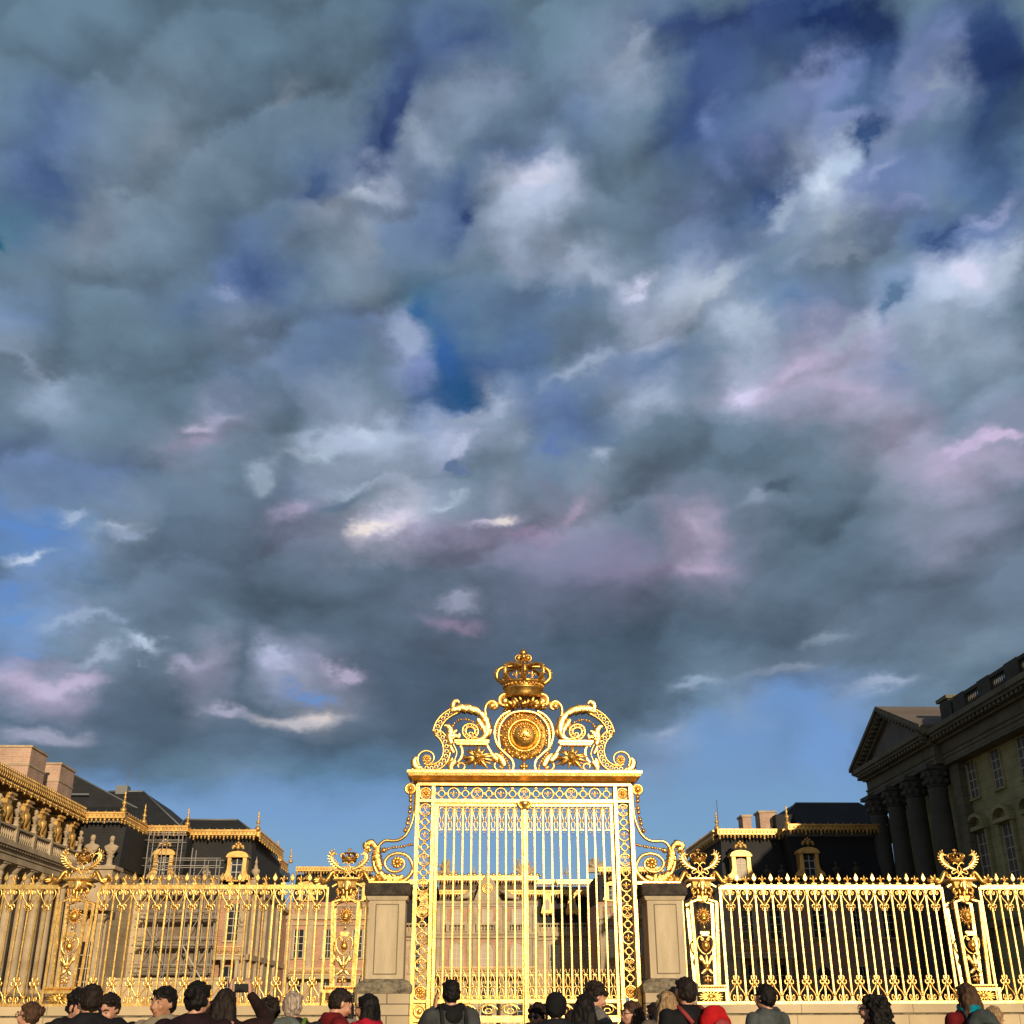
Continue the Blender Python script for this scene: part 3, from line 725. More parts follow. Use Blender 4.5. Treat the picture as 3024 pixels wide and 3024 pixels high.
    for q in (-1, 1):
        fp = catmull([f4(655+q*a, b)+Vector((0, -.02, 0)) for a, b in ((90, 870), (250, 810), (370, 730), (470, 620), (510, 500), (470, 420), (400, 380))], 4)
        for i_ in range(5, len(fp)-2, 2):
            T_ = (fp[i_+1]-fp[i_-1]).normalized(); n_ = Vector((-T_.z, 0, T_.x))
            for w_ in (-1, 1):
                d_ = (T_*.9+n_*w_).normalized(); m.leaf([fp[i_]+d_*t_*.095+Vector((0, -.02*t_, 0)) for t_ in (0, .3, .6, .85, 1)], .024, 2, .016)
        m.leaf(catmull([f4(655+q*a, b)+Vector((0, -.02, 0)) for a, b in ((90, 870), (250, 810), (370, 730), (470, 620), (510, 500), (470, 420), (400, 380))], 4), .048, 9, .03)
    m.build('palm_frond', gold, r)
    m = MB()
    for q in (-1, 1):
        P = [(-q*150, 700), (-q*130, 660), (-q*60, 665), (q*20, 740), (q*60, 850), (q*0, 960), (-q*60, 1040), (-q*110, 1090), (-q*150, 1080), (-q*150, 1050)]
        m.tube(catmull([f4(655+a, b)+Vector((0, q*.012, 0)) for a, b in P], 5), .013, 6)
        P = [(q*60, 920), (q*150, 880), (q*230, 900), (q*240, 960), (q*180, 975), (q*110, 930), (-q*20, 1000), (-q*60, 1070)]
        m.tube(catmull([f4(655+a, b)+Vector((0, q*.012, 0)) for a, b in P], 5), .012, 6)
    m.build('monogram', gold, r)
    # small crown
    m = MB(); zz = lambda y: f4(655, y).z; u = .1035*.0075
    m.lathe([(u*150, zz(655)), (u*190, zz(640)), (u*195, zz(600)), (u*205, zz(590)), (u*190, zz(560)), (u*215, zz(545)), (u*215, zz(525)), (u*190, zz(520)), (u*170, zz(640))], (cx, YG, 0), 24, caps=False)
    m.lathe([(.01, zz(650)), (u*170, zz(645)), (u*170, zz(620)), (.01, zz(600))], (cx, YG, 0), 20)
    for k in range(8):
        a = 2*PI*k/8+.2; ca, sa = math.cos(a), math.sin(a)
        m.tube(catmull([Vector((cx+u*q_*ca, YG+u*q_*sa, zz(y))) for q_, y in ((205, 520), (240, 470), (215, 410), (120, 380), (0, 385))], 4), [.018, .02, .018, .016], 6)
        m.sphere((cx+u*200*math.cos(a+.39), YG+u*200*math.sin(a+.39), zz(495)), .022, 6, 5)
    m.lathe([(.02, zz(390)), (.028, zz(360)), (.02, zz(330)), (.012, zz(320))], (cx, YG, 0), 8); m.sphere((cx, YG, zz(255)), .02, 7, 5)
    for q in (-1, 1): m.sphere((cx+q*.032, YG, zz(275)), .018, 7, 5)
    m.tube([Vector((cx, YG, zz(330))), Vector((cx, YG, zz(250)))], .012, 6)
    m.build('small_crown', gold_aged, r)
    # festoon group under the rail
    m = MB()
    for q in (-1, 1):
        m.tube(catmull([Vector((cx+q*a, YG-.12, z5(b))) for a, b in ((.07, 110), (.09, 40), (.15, 15), (.21, 40), (.21, 85), (.16, 105), (.13, 75))], 4), [.03, .028, .026, .024, .022], 7)
        m.beads(catmull([Vector((cx+q*a, YG-.14, z5(b))) for a, b in ((.17, 110), (.22, 180), (.28, 230), (.30, 300), (.29, 360))], 4), .022, .045)
        m.beads(catmull([Vector((cx+q*a, YG-.14, z5(b))) for a, b in ((.20, 100), (.15, 170), (.08, 220), (.0, 235))], 4), .024, .045)
        m.tube([Vector((cx+q*.10, YG-.12, z5(20))), Vector((cx+q*.08, YG-.12, z5(140)))], .022, 6)
        m.sphere((cx+q*.19, YG-.13, z5(70)), .035, 8, 6)
    m.box(cx-.11, cx+.11, YG-.16, YG-.1, z5(175), z5(140)); m.box(cx-.09, cx+.09, YG-.15, YG-.1, z5(215), z5(180))
    m.leaf([Vector((cx, YG-.16, z5(b))) for b in (60, 100, 140, 180, 225)], .05, 3, .04)
    m.build('festoon', gold_aged, r)
    return r
plabels = ['gilded openwork pilaster with small crown nearest the left edge of the view',
           'gilded openwork pilaster with small crown beside the left stone pier',
           'gilded openwork pilaster with small crown beside the right stone pier',
           'gilded openwork pilaster with small crown nearest the right edge of the view']
proto = build_pilaster(PX[0])
pils = [proto]
for cx in PX[1:]:
    c = copy_tree(proto); c.location = (cx, YG, 0); pils.append(c)
for o, l in zip(pils, plabels): tag(o, l, 'pilaster', 'gilded pilasters along the railing')

# ================================================================ RAILINGS
zr1 = G(2300, 2400+662*.32294)[1]; zr0 = G(2300, 2400+700*.32294)[1]     # top rail
zw = 1.66
def rail_ornaments():
    zt_ = zr0
    f = lambda y: G(2100, 2400+y*.32294)[1]
    bar = MB().post(0, 0, .043, zw+.03, zr1+.03)
    bar.lathe([(.022, zr0-.13), (.038, zr0-.115), (.038, zr0-.085), (.022, zr0-.07)], (0, 0, 0), 10); bar.lathe([(.022, zw+.14), (.04, zw+.155), (.04, zw+.19), (.022, zw+.2)], (0, 0, 0), 10)
    sp = MB().lathe([(.016, f(665)), (.024, f(655)), (.024, f(645)), (.015, f(640)), (.015, f(630))], (0, 0, 0), 8)
    O_ = [(.014, 634), (.040, 618), (.058, 604), (.044, 588), (.020, 564), (0, 544), (-.020, 564), (-.044, 588), (-.058, 604), (-.040, 618), (-.014, 634)]
    rg = lambda k_, y_: [Vector((x_*k_, y_, f(592)+(f(z_)-f(592))*k_)) for x_, z_ in O_]
    sp.hull(rg(.72, -.014), rg(1, 0)); sp.hull(rg(1, .0005), rg(.72, .014))
    sb = MB().post(0, 0, .036, zw+.03, zr1)
    top = MB()
    for q in (-1, 1):
        top.tube(catmull([Vector((q*a, 0, f(b))) for a, b in ((.06, 728), (.085, 722), (.09, 740), (.06, 752), (.035, 735), (.045, 710), (.09, 700), (.135, 712), (.155, 745), (.12, 785), (.06, 820), (.03, 845))], 3), [.014, .014, .014, .013, .013, .015, .018], 6)
        top.sphere((q*.07, 0, f(736)), .018, 6, 5)
        top.tube(catmull([Vector((q*a, 0, f(b))) for a, b in ((.025, 855), (.05, 840), (.085, 845), (.09, 865), (.07, 870))], 3), [.02, .02, .016, .013], 6)
        top.tube(catmull([Vector((q*a, 0, f(b))) for a, b in ((.02, 850), (.05, 875), (.055, 892), (.03, 893))], 3), [.02, .016, .012], 6)
    top.lathe([(.02, f(870)), (.04, f(862)), (.045, f(848)), (.03, f(838)), (.02, f(800))], (0, 0, 0), 8)
    fl = placed(fleur, (0, 0, f(616)), .108)
    fl.box(-.05, .05, -.03, .03, f(655), f(645)); fl.box(-.035, .035, -.025, .025, f(664), f(655))
    bot = MB(); g = lambda y: zw+(1745-y)*.32294*.0069
    for q in (-1, 1):
        bot.tube(catmull([Vector((q*a, 0, g(b))) for a, b in ((.03, 1700), (.06, 1712), (.09, 1695), (.08, 1670), (.05, 1675), (.045, 1700), (.07, 1725), (.13, 1722), (.165, 1690), (.13, 1645), (.06, 1605), (.03, 1565))], 3), [.013, .014, .014, .013, .013, .016, .018], 6)
        bot.tube(catmull([Vector((q*a, 0, g(b))) for a, b in ((.02, 1560), (.06, 1575), (.09, 1560), (.085, 1540), (.06, 1545))], 3), [.02, .02, .016, .012], 6)
        bot.tube(catmull([Vector((q*a, 0, g(b))) for a, b in ((.02, 1550), (.05, 1525), (.05, 1505), (.025, 1505))], 3), [.02, .016, .012], 6)
    bot.lathe([(.02, g(1590)), (.035, g(1580)), (.04, g(1560)), (.03, g(1540)), (.018, g(1530))], (0, 0, 0), 8)
    return bar.mesh('bar', gold), sp.mesh('spearhead', gold), sb.mesh('thin_bar', gold), top.mesh('heart_scroll', gold), fl.mesh('fleur_de_lis', gold_aged), bot.mesh('foot_scroll', gold)
ME = rail_ornaments()
rr_ = random.Random(21)
def railing(x0, x1, n, start, label, zlow=0.0):
    """x0..x1: clear opening; n spear bays; start: x of first spear"""
    r = empty('railing', ((x0+x1)/2, YG, zw), label, 'railing', 'gilded railing sections on the stone wall')
    MB().box(x0, x1, YG-.035, YG+.035, zr0, zr1).build('top_rail', gold, r)
    MB().box(x0, x1, YG-.045, YG+.045, zw, zw+.05).build('bottom_rail', gold, r)
    P = .3705
    x = start
    while x > x0: x -= P
    while x < x1-.03:
        if x > x0+.03:
            b = put('bar', ME[0], (x, YG, 0), r, rr_.uniform(-.06, .06)); b.rotation_euler.y = rr_.uniform(-.0022, .0022); put('spearhead', ME[1], (x, YG, 0), b)
        xm = x+P/2
        if x0+.04 < xm < x1-.04:
            b = put('thin_bar', ME[2], (xm, YG, 0), r, rr_.uniform(-.06, .06)); b.rotation_euler.y = rr_.uniform(-.0022, .0022)
            put('heart_scroll', ME[3], (xm, YG-.01, 0), b); put('fleur_de_lis', ME[4], (xm, YG, 0), b); put('foot_scroll', ME[5], (xm, YG-.01, 0), b)
        x += P
hp = .44
xsp = G(1980+762*.32294, 2400+610*.32294)[0]
railing(PX[2]+hp, PX[3]-hp, 0, xsp-.3705*1, 'gilded railing of spears and scrolls on the stone wall right of the gate')
railing(PX[3]+hp, 14.2, 0, G(2460+1650*.29193, 2480+400*.29193)[0], 'gilded railing running out at the right edge of the view')
xsl = G(1073*.32091, 2560+100*.32091)[0]
railing(PX[0]+hp, PX[1]-hp, 0, xsl, 'gilded railing of spears and scrolls on the stone wall left of the gate')
x_l = G(388*.32091, 2560+100*.32091)[0]
railing(-12.2, PX[0]-hp, 0, x_l-.3705*7, 'gilded railing running out at the left edge of the view')

# ================================================================ LOW STONE WALLS
for x0, x1, lab in ((-13, -2.215, 'low stone wall carrying the gilded railing left of the gate'), (4.665, 15, 'low stone wall carrying the gilded railing right of the gate')):
    w = empty('stone_wall', ((x0+x1)/2, YG, 0), lab, 'wall', 'low walls under the railing')
    MB().box(x0, x1, YG-.42, YG+.42, 1.49, 1.655).build('coping', wallstone, w)
    MB().box(x0, x1, YG-.36, YG+.37, 1.455, 1.49).build('coping_moulding', stone_moss, w)
    MB().box(x0, x1, YG-.34, YG+.34, -.05, 1.455).build('wall_body', wallstone, w)
# ================================================================ PALACE
class Fr:                                    # wall frame: a along the wall, d out of it, z up
    def __init__(s, o, ad, od): s.o = Vector((o[0], o[1], 0)); s.a = Vector(ad); s.d = Vector(od)
    def p(s, a, d, z): return s.o+s.a*a+s.d*d+Vector((0, 0, z))
    def box(s, m, a0, a1, d0, d1, z0, z1):
        vs = [s.p(a, d, z) for z in (z0, z1) for d in (d0, d1) for a in (a0, a1)]
        m.add(vs, [(0, 2, 3, 1), (4, 5, 7, 6), (0, 1, 5, 4), (2, 6, 7, 3), (0, 4, 6, 2), (1, 3, 7, 5)], False)
    def poly(s, m, pts, d0, d1):             # outline in (a, z) extruded from d0 to d1
        m.hull([s.p(a, d0, z) for a, z in pts], [s.p(a, d1, z) for a, z in pts])
    def rel(s, o):                           # sub-frame moved along the wall
        return Fr(s.p(o, 0, 0), s.a, s.d)
def FS(x, y): return Fr((x, y), (1, 0, 0), (0, -1, 0))      # faces the camera
def FE(x, y): return Fr((x, y), (0, 1, 0), (1, 0, 0))       # faces +x
def FW(x, y): return Fr((x, y), (0, 1, 0), (-1, 0, 0))      # faces -x

def window(fr, root, a, z0, z1, w, arch=False, surround=None, mull=2, rows=4, glass=glass_dark, surround_m=None):
    h = w/2; m = MB(); sm_ = surround_m or stone_far
    def outline(hh, ex):
        if not arch: return [(a-hh, z0-ex), (a+hh, z0-ex), (a+hh, z1+ex), (a-hh, z1+ex)]
        zc_ = z1-h; return [(a-hh, z0-ex), (a+hh, z0-ex)]+[(a+hh*math.cos(t*PI/10), zc_+hh*math.sin(t*PI/10)) for t in range(11)]
    # surround as ring
    o1 = outline(h+.16, 0); o2 = outline(h, 0); n = len(o1)
    for i in range(n):
        if i == 0: continue
        j = (i+1) % n
        m.hull([fr.p(o1[i][0], -.02, o1[i][1]), fr.p(o1[j][0], -.02, o1[j][1]), fr.p(o2[j][0], -.02, o2[j][1]), fr.p(o2[i][0], -.02, o2[i][1])],
               [fr.p(o1[i][0], .1, o1[i][1]), fr.p(o1[j][0], .1, o1[j][1]), fr.p(o2[j][0], .1, o2[j][1]), fr.p(o2[i][0], .1, o2[i][1])])
    fr.box(m, a-h-.22, a+h+.22, 0, .18, z0-.14, z0)
    wd = m.build('window', sm_, root)
    m = MB(); fr.poly(m, o2, .005, .012); m.build('pane', glass, wd)
    m = MB(); t = .045
    fr.box(m, a-h, a-h+t*1.4, .014, .05, z0, z1-(h if arch else 0)); fr.box(m, a+h-t*1.4, a+h, .014, .05, z0, z1-(h if arch else 0))
    for k in range(1, mull): x = a-h+w*k/mull; fr.box(m, x-t/2, x+t/2, .014, .045, z0, z1-(.02 if arch else 0))
    for k in range(1, rows): z = z0+(z1-z0)*k/rows; fr.box(m, a-h+.07, a+h-.07, .014, .04, z-t/2, z+t/2)
    m.build('frame', white_paint, wd)
    return wd
def pedimented_dormer(fr, root, a, z0, m_=None, s=1.0, name='dormer', glass=glass_dark):
    m_ = m_ or gold_dull; m = MB()
    w = .62*s; H = 1.75*s
    for q in (-1, 1):
        fr.box(m, a+q*w-.15*s, a+q*w+.15*s, -.9, .2, z0, z0+H)
        fr.poly(m, [(a+q*(w+.14*s), z0), (a+q*(w+.62*s), z0), (a+q*(w+.5*s), z0+.28*s), (a+q*(w+.25*s), z0+.5*s), (a+q*(w+.14*s), z0+.95*s)][::q], 0, .16)
    fr.box(m, a-w-.28*s, a+w+.28*s, -.9, .3, z0+H, z0+H+.12*s)
    arc = [(a+(w+.25*s)*math.cos(t*PI/8), z0+H+.12*s+.38*s*math.sin(t*PI/8)) for t in range(9)]
    fr.poly(m, arc, -.9, .28)
    fr.box(m, a-w-.1, a+w+.1, -.9, .22, z0-.12, z0)
    d = m.build(name, m_, root)
    m = MB(); c = fr.p(a, .25, z0+H+.62*s)
    for k in range(9):
        t = PI*k/8; m.sphere(c+fr.a*(.42*s*math.cos(t))+Vector((0, 0, .1*s+.34*s*math.sin(t)*(.6+.4*(k % 2)))), .12*s, 8, 6)
    m.sphere(c+Vector((0, 0, .15*s)), .17*s, 9, 7); m.sphere(c+Vector((0, 0, .55*s)), .1*s, 7, 5)
    m.build('crest', m_, d)
    hh = w-.15*s; top = z0+H-.12
    m = MB(); fr.poly(m, [(a-hh, z0+.02), (a+hh, z0+.02), (a+hh, top-.25*s), (a+hh*.7, top-.05*s), (a, top), (a-hh*.7, top-.05*s), (a-hh, top-.25*s)], -.1, .02); m.build('pane', glass, d)
    m = MB(); fr.box(m, a-.03, a+.03, .022, .07, z0+.02, top); fr.box(m, a-hh, a+hh, .022, .06, z0+H*.33, z0+H*.33+.05); fr.box(m, a-hh, a+hh, .022, .06, z0+H*.66, z0+H*.66+.05)
    fr.box(m, a-hh, a-hh+.06, .022, .06, z0+.02, top-.25*s); fr.box(m, a+hh-.06, a+hh, .022, .06, z0+.02, top-.25*s)
    m.build('frame', white_paint, d)
    return d
def gilt_cornice(fr, root, a0, a1, z, h=.75, m_=None, out=.35, lam=.62, wrap=(0, 0)):
    """gutter band with ridge roll and a hanging lambrequin of little leaves"""
    m_ = m_ or gold_dull; m = MB(); b0, b1 = a0-wrap[0], a1+wrap[1]
    fr.box(m, b0, b1, -.4, out, z-.12, z); fr.box(m, b0, b1, -.4, out-.1, z-.36, z-.12); fr.box(m, b0, b1, -.4, out-.02, z-.44, z-.36)
    n = max(2, int((a1-a0)/.30)); st = (b1-b0)/n
    rnd = random.Random(int(abs(a0*100)+z))
    for k in range(n):
        a = b0+st*(k+.5); c = fr.p(a, out-.06, z-.56)
        big_ = k % 4 == 0; L_ = .30 if big_ else .17
        m.sphere(c, .13 if big_ else .10, 6, 5, (1, 1, 1.1)); m.sphere(c+Vector((0, 0, -L_*.6)), .09 if big_ else .06, 6, 4, (1, 1, 1.5))
        m.sphere(fr.p(a, out-.1+.04, z-.24), .07, 5, 4)
        if k % 2 == 0: m.sphere(fr.p(a, out-.02, z+.03), .06, 5, 4)
    return m.build('gilt_cornice', m_, root)
def mansard(fr, root, a0, a1, z0, z1, back=1.4, ridge=None, depth=10, m_=None, ends=(0, 0)):
    """steep lower slope from z0 to z1 leaning back, closed behind"""
    m = MB(); m_ = m_ or slate
    pts0 = [fr.p(a0, 0, z0), fr.p(a1, 0, z0), fr.p(a1, -depth, z0), fr.p(a0, -depth, z0)]
    pts1 = [fr.p(a0+ends[0], -back, z1), fr.p(a1-ends[1], -back, z1), fr.p(a1-ends[1], -depth+.5, z1), fr.p(a0+ends[0], -depth+.5, z1)]
    m.hull(pts0, pts1); return m.build('mansard_roof', m_, root)
def hip_roof(root, x0, x1, y0, y1, z0, z1, ix0, ix1, iy, m_=None):
    m = MB(); m.hull([Vector((x0, y0, z0)), Vector((x1, y0, z0)), Vector((x1, y1, z0)), Vector((x0, y1, z0))],
                     [Vector((x0+ix0, y0+iy, z1)), Vector((x1-ix1, y0+iy, z1)), Vector((x1-ix1, y1-.5, z1)), Vector((x0+ix0, y1-.5, z1))])
    o = m.build('hip_roof', m_ or slate, root)
    m = MB(); m.tube([Vector((x0+ix0, y0+iy, z1)), Vector((x1-ix1, y0+iy, z1))], .09, 6); m.tube([Vector((x1-ix1, y0+iy, z1)), Vector((x1, y0, z0))], .07, 6); m.tube([Vector((x0+ix0, y0+iy, z1)), Vector((x0, y0, z0))], .07, 6)
    m.build('lead_ridge', lead, o); return o
def baluster_me(h):
    return MB().lathe([(.06, 0), (.08, .04*h), (.05, .1*h), (.10, .35*h), (.09, .45*h), (.045, .7*h), (.05, .82*h), (.08, .9*h), (.08, h)], (0, 0, 0), 8)
def balustrade(fr, root, a0, a1, z0, z1, d=0, ped=None, m_=None, step=.34, pw=.36):
    """rails, pedestals at the given stations, and turned balusters"""
    m_ = m_ or stone_far; m = MB(); h = z1-z0
    fr.box(m, a0, a1, d-.16, d+.16, z0, z0+.16*h); fr.box(m, a0, a1, d-.18, d+.18, z1-.14*h, z1)
    ped = ped or [a0, a1]
    for a in ped: fr.box(m, a-pw/2, a+pw/2, d-.22, d+.22, z0, z1+.04)
    bl = baluster_me(h*.70)
    for p0, p1 in zip(ped[:-1], ped[1:]):
        n = int((p1-p0-pw)/step)
        for k in range(n):
            c = fr.p(p0+pw/2+(p1-p0-pw)*(k+.5)/n, d, z0+.16*h); o = len(m.v)
            m.add([v+c for v in bl.v], bl.f)
    return m.build('balustrade', m_, root)
def bust(loc, label, face=(1, 0, 0), m_=None, s=1.0, group='stone busts along the left wing balustrade'):
    m_ = m_ or stone_far; c = Vector(loc); f = Vector(face); sd = Vector((-f.y, f.x, 0))
    r = empty('portrait_bust', loc, label, 'bust', group)
    MB().lathe([(.26*s, 0), (.26*s, .08*s), (.16*s, .12*s), (.14*s, .42*s), (.2*s, .5*s), (.22*s, .54*s)], c, 10).build('pedestal', m_, r)
    m = MB(); b = c+Vector((0, 0, .54*s))
    m.lathe([(.10*s, 0), (.20*s, .12*s), (.34*s, .36*s), (.37*s, .44*s), (.30*s, .50*s), (.13*s, .56*s), (.095*s, .62*s), (.1*s, .68*s)], b, 12, 1 if abs(f.x) < .5 else .55, 1 if abs(f.x) > .5 else .55)
    for q in (-1, 1): m.tube([b+sd*q*.3*s+Vector((0, 0, .42*s)), b+sd*q*.12*s+f*.14*s+Vector((0, 0, .2*s))], [.07*s, .05*s], 6)
    m.sphere(b+Vector((0, 0, .80*s)), .125*s, 10, 8, (1, 1, 1.25)); m.sphere(b+f*.12*s+Vector((0, 0, .78*s)), .03*s, 6, 5)
    m.sphere(b-f*.03*s+Vector((0, 0, .88*s)), .125*s, 9, 7, (1, 1, .8)); m.sphere(b-f*.09*s+Vector((0, 0, .72*s)), .07*s, 7, 5)
    m.build('torso', m_, r); return r
def urn(loc, s=1.0):
    return MB().lathe([(.12*s, 0), (.16*s, .05*s), (.06*s, .16*s), (.08*s, .22*s), (.26*s, .42*s), (.24*s, .55*s), (.1*s, .66*s), (.12*s, .74*s), (.05*s, .9*s), (.09*s, 1.0*s), (.03*s, 1.15*s), (.0, 1.35*s)], loc, 12)
def finial(loc, s=1.0):                     # gilt roof pot
    m = MB(); m.lathe([(.22*s, 0), (.24*s, .25*s), (.12*s, .35*s), (.06*s, .5*s), (.16*s, .62*s), (.18*s, .72*s), (.07*s, .85*s), (.05*s, .98*s), (.12*s, 1.08*s), (.08*s, 1.2*s), (.04*s, 1.3*s), (.07*s, 1.42*s), (.0, 1.7*s)], loc, 10); return m

# ---- left wing: long wall facing the court, X = -28.3, running back
XL = -28.3; fL = FE(XL, 0)
wl = empty('palace_wing', (XL-8, 75, 0), 'long sunlit palace wing at the left edge with columns, balustrade and gilt cornice', 'building')
Y0, Y1 = 40, 91.0; YS = 86.0
m = MB(); fL.box(m, Y0, Y1, -18, -1.2, 0, 11.0); m.build('wall', ashlar, wl)
m = MB(); fL.box(m, Y0, Y1, -1.2, .0, 9.95, 10.35); fL.box(m, Y0, Y1, -1.2, .08, 10.35, 10.75); fL.box(m, Y0, Y1, -1.2, .4, 10.75, 11.0)
for k in range(int((Y1-Y0)/.45)): fL.box(m, Y0+k*.45, Y0+k*.45+.2, .08, .3, 10.62, 10.75)
m.build('entablature', stone_far, wl)
col = MB(); col.lathe([(.46, 0), (.46, .25), (.40, .35), (.37, .45), (.36, 3), (.30, 6.6), (.34, 6.7), (.31, 6.8), (.30, 6.85)], (0, 0, 0), 16)
col.lathe([(.3, 6.85), (.36, 7.05), (.48, 7.2), (.5, 7.28)], (0, 0, 0), 12); col.box(-.5, .5, -.5, .5, 7.28, 7.4)
colm = col.mesh('column', stone_far)
yy = Y0+2
while yy < Y1-2:
    put('column', colm, (XL-.55, yy, 2.55), wl); yy += 2.35
m = MB(); fL.box(m, Y0, Y1, -1.2, .1, 1.9, 2.55); fL.box(m, Y0, Y1, -1.2, .25, 2.35, 2.5); m.build('podium', stone_far, wl)
fLw = FE(XL-1.2, 0)
yy = Y0+3.17
while yy < Y1-2.5:
    window(fLw, wl, yy, 3.0, 7.6, 1.1, arch=False, rows=6); yy += 4.7
peds = [Y0+1.5+3.1*k for k in range(16)]
balustrade(fL, wl, Y0, Y1, 11.0, 12.0, d=.05, ped=[p for p in peds if p < Y1])
n_ = 0; ords = ['first', 'second', 'third', 'fourth', 'fifth', 'sixth', 'seventh', 'eighth', 'ninth']
vis = [p for p in peds if 69 < p < Y1]
for i, p in enumerate(vis):
    bust((XL+.05, p, 12.05), 'stone bust on the left wing balustrade, %s from the left edge of the view' % ords[i], s=.98)
mansard(FE(XL-1.0, 0), wl, Y0, YS, 11.0, 14.35, back=1.3, depth=12)
gilt_cornice(FE(XL-1.9, 0), wl, Y0, YS, 15.05, out=1.7, h=1)
m = MB()                                    # diagonal gilt trellis on the gutter band
for k in range(int((YS-52)/.35)):
    y = 52+k*.35; m.tube([Vector((XL-.15, y, 14.62)), Vector((XL-.15, y+.3, 15.15))], .035, 5); m.tube([Vector((XL-.15, y+.3, 14.62)), Vector((XL-.15, y, 15.15))], .035, 5)
    m.sphere((XL-.2, y+.15, 15.25), .10, 6, 5)
m.build('gilt_trellis', gold_dull, wl)
fd = FE(XL-1.2, 0)
yy = 57.0
while yy < YS-1:                            # gilded oval dormers with vases above
    m = MB(); fd.box(m, yy-.42, yy+.42, -.9, .75, 13.75, 13.95); fd.box(m, yy-.36, yy+.36, -.9, .62, 13.3, 13.75); fd.box(m, yy-.5, yy+.5, -.9, .85, 13.95, 14.1)
    m.lathe([(.12, 12.3), (.16, 12.6), (.34, 13.1), (.30, 13.3)], fd.p(yy, .55, 0), 10)
    for q in (-1, 1): m.tube([fd.p(yy+q*.8, .2, 11.9), fd.p(yy+q*.75, .5, 12.4), fd.p(yy+q*.5, .6, 12.9), fd.p(yy+q*.35, .5, 13.4)], [.22, .2, .16, .12], 7)
    m.sphere(fd.p(yy, .7, 12.2), .2, 8, 6)
    d = m.build('dormer', gold_dull, wl)
    m = MB(); fd.poly(m, [(yy+.42*math.cos(t*PI/6), 12.5+.6*math.sin(t*PI/6)) for t in range(12)], .2, .3); m.build('pane', glass_dark, d)
    yy += 3.1
_c1 = atx(95, 2201, -31.2); _c2 = atx(182, 2252, -31.2); _d = atx(95, 2252, -33.9)
CH1 = (_c1.x-1.6, _c1.x, _c1.z, _c1.y); CH2 = (_c2.x-1.6, _c2.x, _c2.z, _c2.y)
for i, (xa, xb, ztop_, yc) in enumerate((CH1, CH2)):
    # brick stacks rising through the roof of the wing
    p = MB(); p.box(xa-1.5, xb, yc, yc+3.2, 13.0, ztop_-.15); ch = p.build('chimney', chimney_brick, wl)
    p = MB(); p.box(xa-1.58, xb+.08, yc-.08, yc+3.28, ztop_-.15, ztop_); p.box(xa-1.55, xb+.05, yc-.05, yc+3.25, ztop_-1.42, ztop_-1.28); p.build('stone_band', stone_far, ch)
# step at the end of the long wing: short face towards the camera
wa = empty('palace_pavilion', (-32, 92, 0), 'stepped palace pavilion with black mansard roof beside the scaffolding', 'building')
fA = FS(0, YS)
m = MB(); m.box(-40, -25.9, YS+.02, 93.9, 0, 11.2); m.build('wall', ashlar, wa)
mansard(FS(0, YS+.1), wa, -28.9, -25.6, 11.2, 14.3, back=.5, depth=8)
gilt_cornice(fA, wa, -28.4, -25.55, 15.0, out=.35)
m = MB(); m.box(-33, -25.9, YS+.2, 94, 14.3, 14.9); m.build('roof_deck', lead, wa)
gilt_cornice(FE(-25.9, 0), wa, YS, 92.3, 15.0, out=.35)
finial((-25.75, YS-.1, 15.0), 1.0).build('gilt_finial', gold_dull, wa); finial((-25.75, 91.6, 15.0), .95).build('gilt_finial', gold_dull, wa)
m = MB(); m.box(-28.3, -25.4, YS-1.9, YS+.02, 8.0, 10.75); m.box(-28.5, -25.2, YS-2.1, YS+.02, 10.75, 11.0); m.build('attic_block', stone_far, wa)
bust((-27.4, YS-1.0, 11.0), 'broad pale statue group on the attic block left of the scaffolding', (0, -1, 0), s=1.5, group=None)
bust((-26.0, YS-1.0, 11.0), 'second pale statue group on the attic block, next to the scaffolding', (0, -1, 0), s=1.45, group=None)
# columns below on the end
for x in (-27.6, -26.2): put('column', colm, (x, YS-.6, .4), wa)
window(FS(0, YS), wa, -26.9, 2.5, 6, 1.2)

# ---- big slate roofs behind
def roof_quad(name, lab, x0, x1, y0, y1, z0, z1, ix0, ix1, iy, body=True):
    r = empty(name, ((x0+x1)/2, y0, 0), lab, 'building')
    m = MB(); m.box(x0, x1, y0, y1, 0, z0); m.build('wall', ashlar, r)
    hip_roof(r, x0, x1, y0, y1, z0, z1, ix0, ix1, iy); return r
a = at(205, 2281, 100.5); b = at(300, 2337, 96)
rb = roof_quad('roofed_block', 'tall black slate roof rising behind the brick chimneys on the left', -37.5, -22.6, 97.5, 112, 14.5, a.z, 1.5, (-22.6-a.x), 3.0)
m = MB(); m.box(a.x-6, a.x+2.5, 98.9, 99.0, a.z-2.2, a.z-2.1); m.build('lead_flashing', lead, rb)

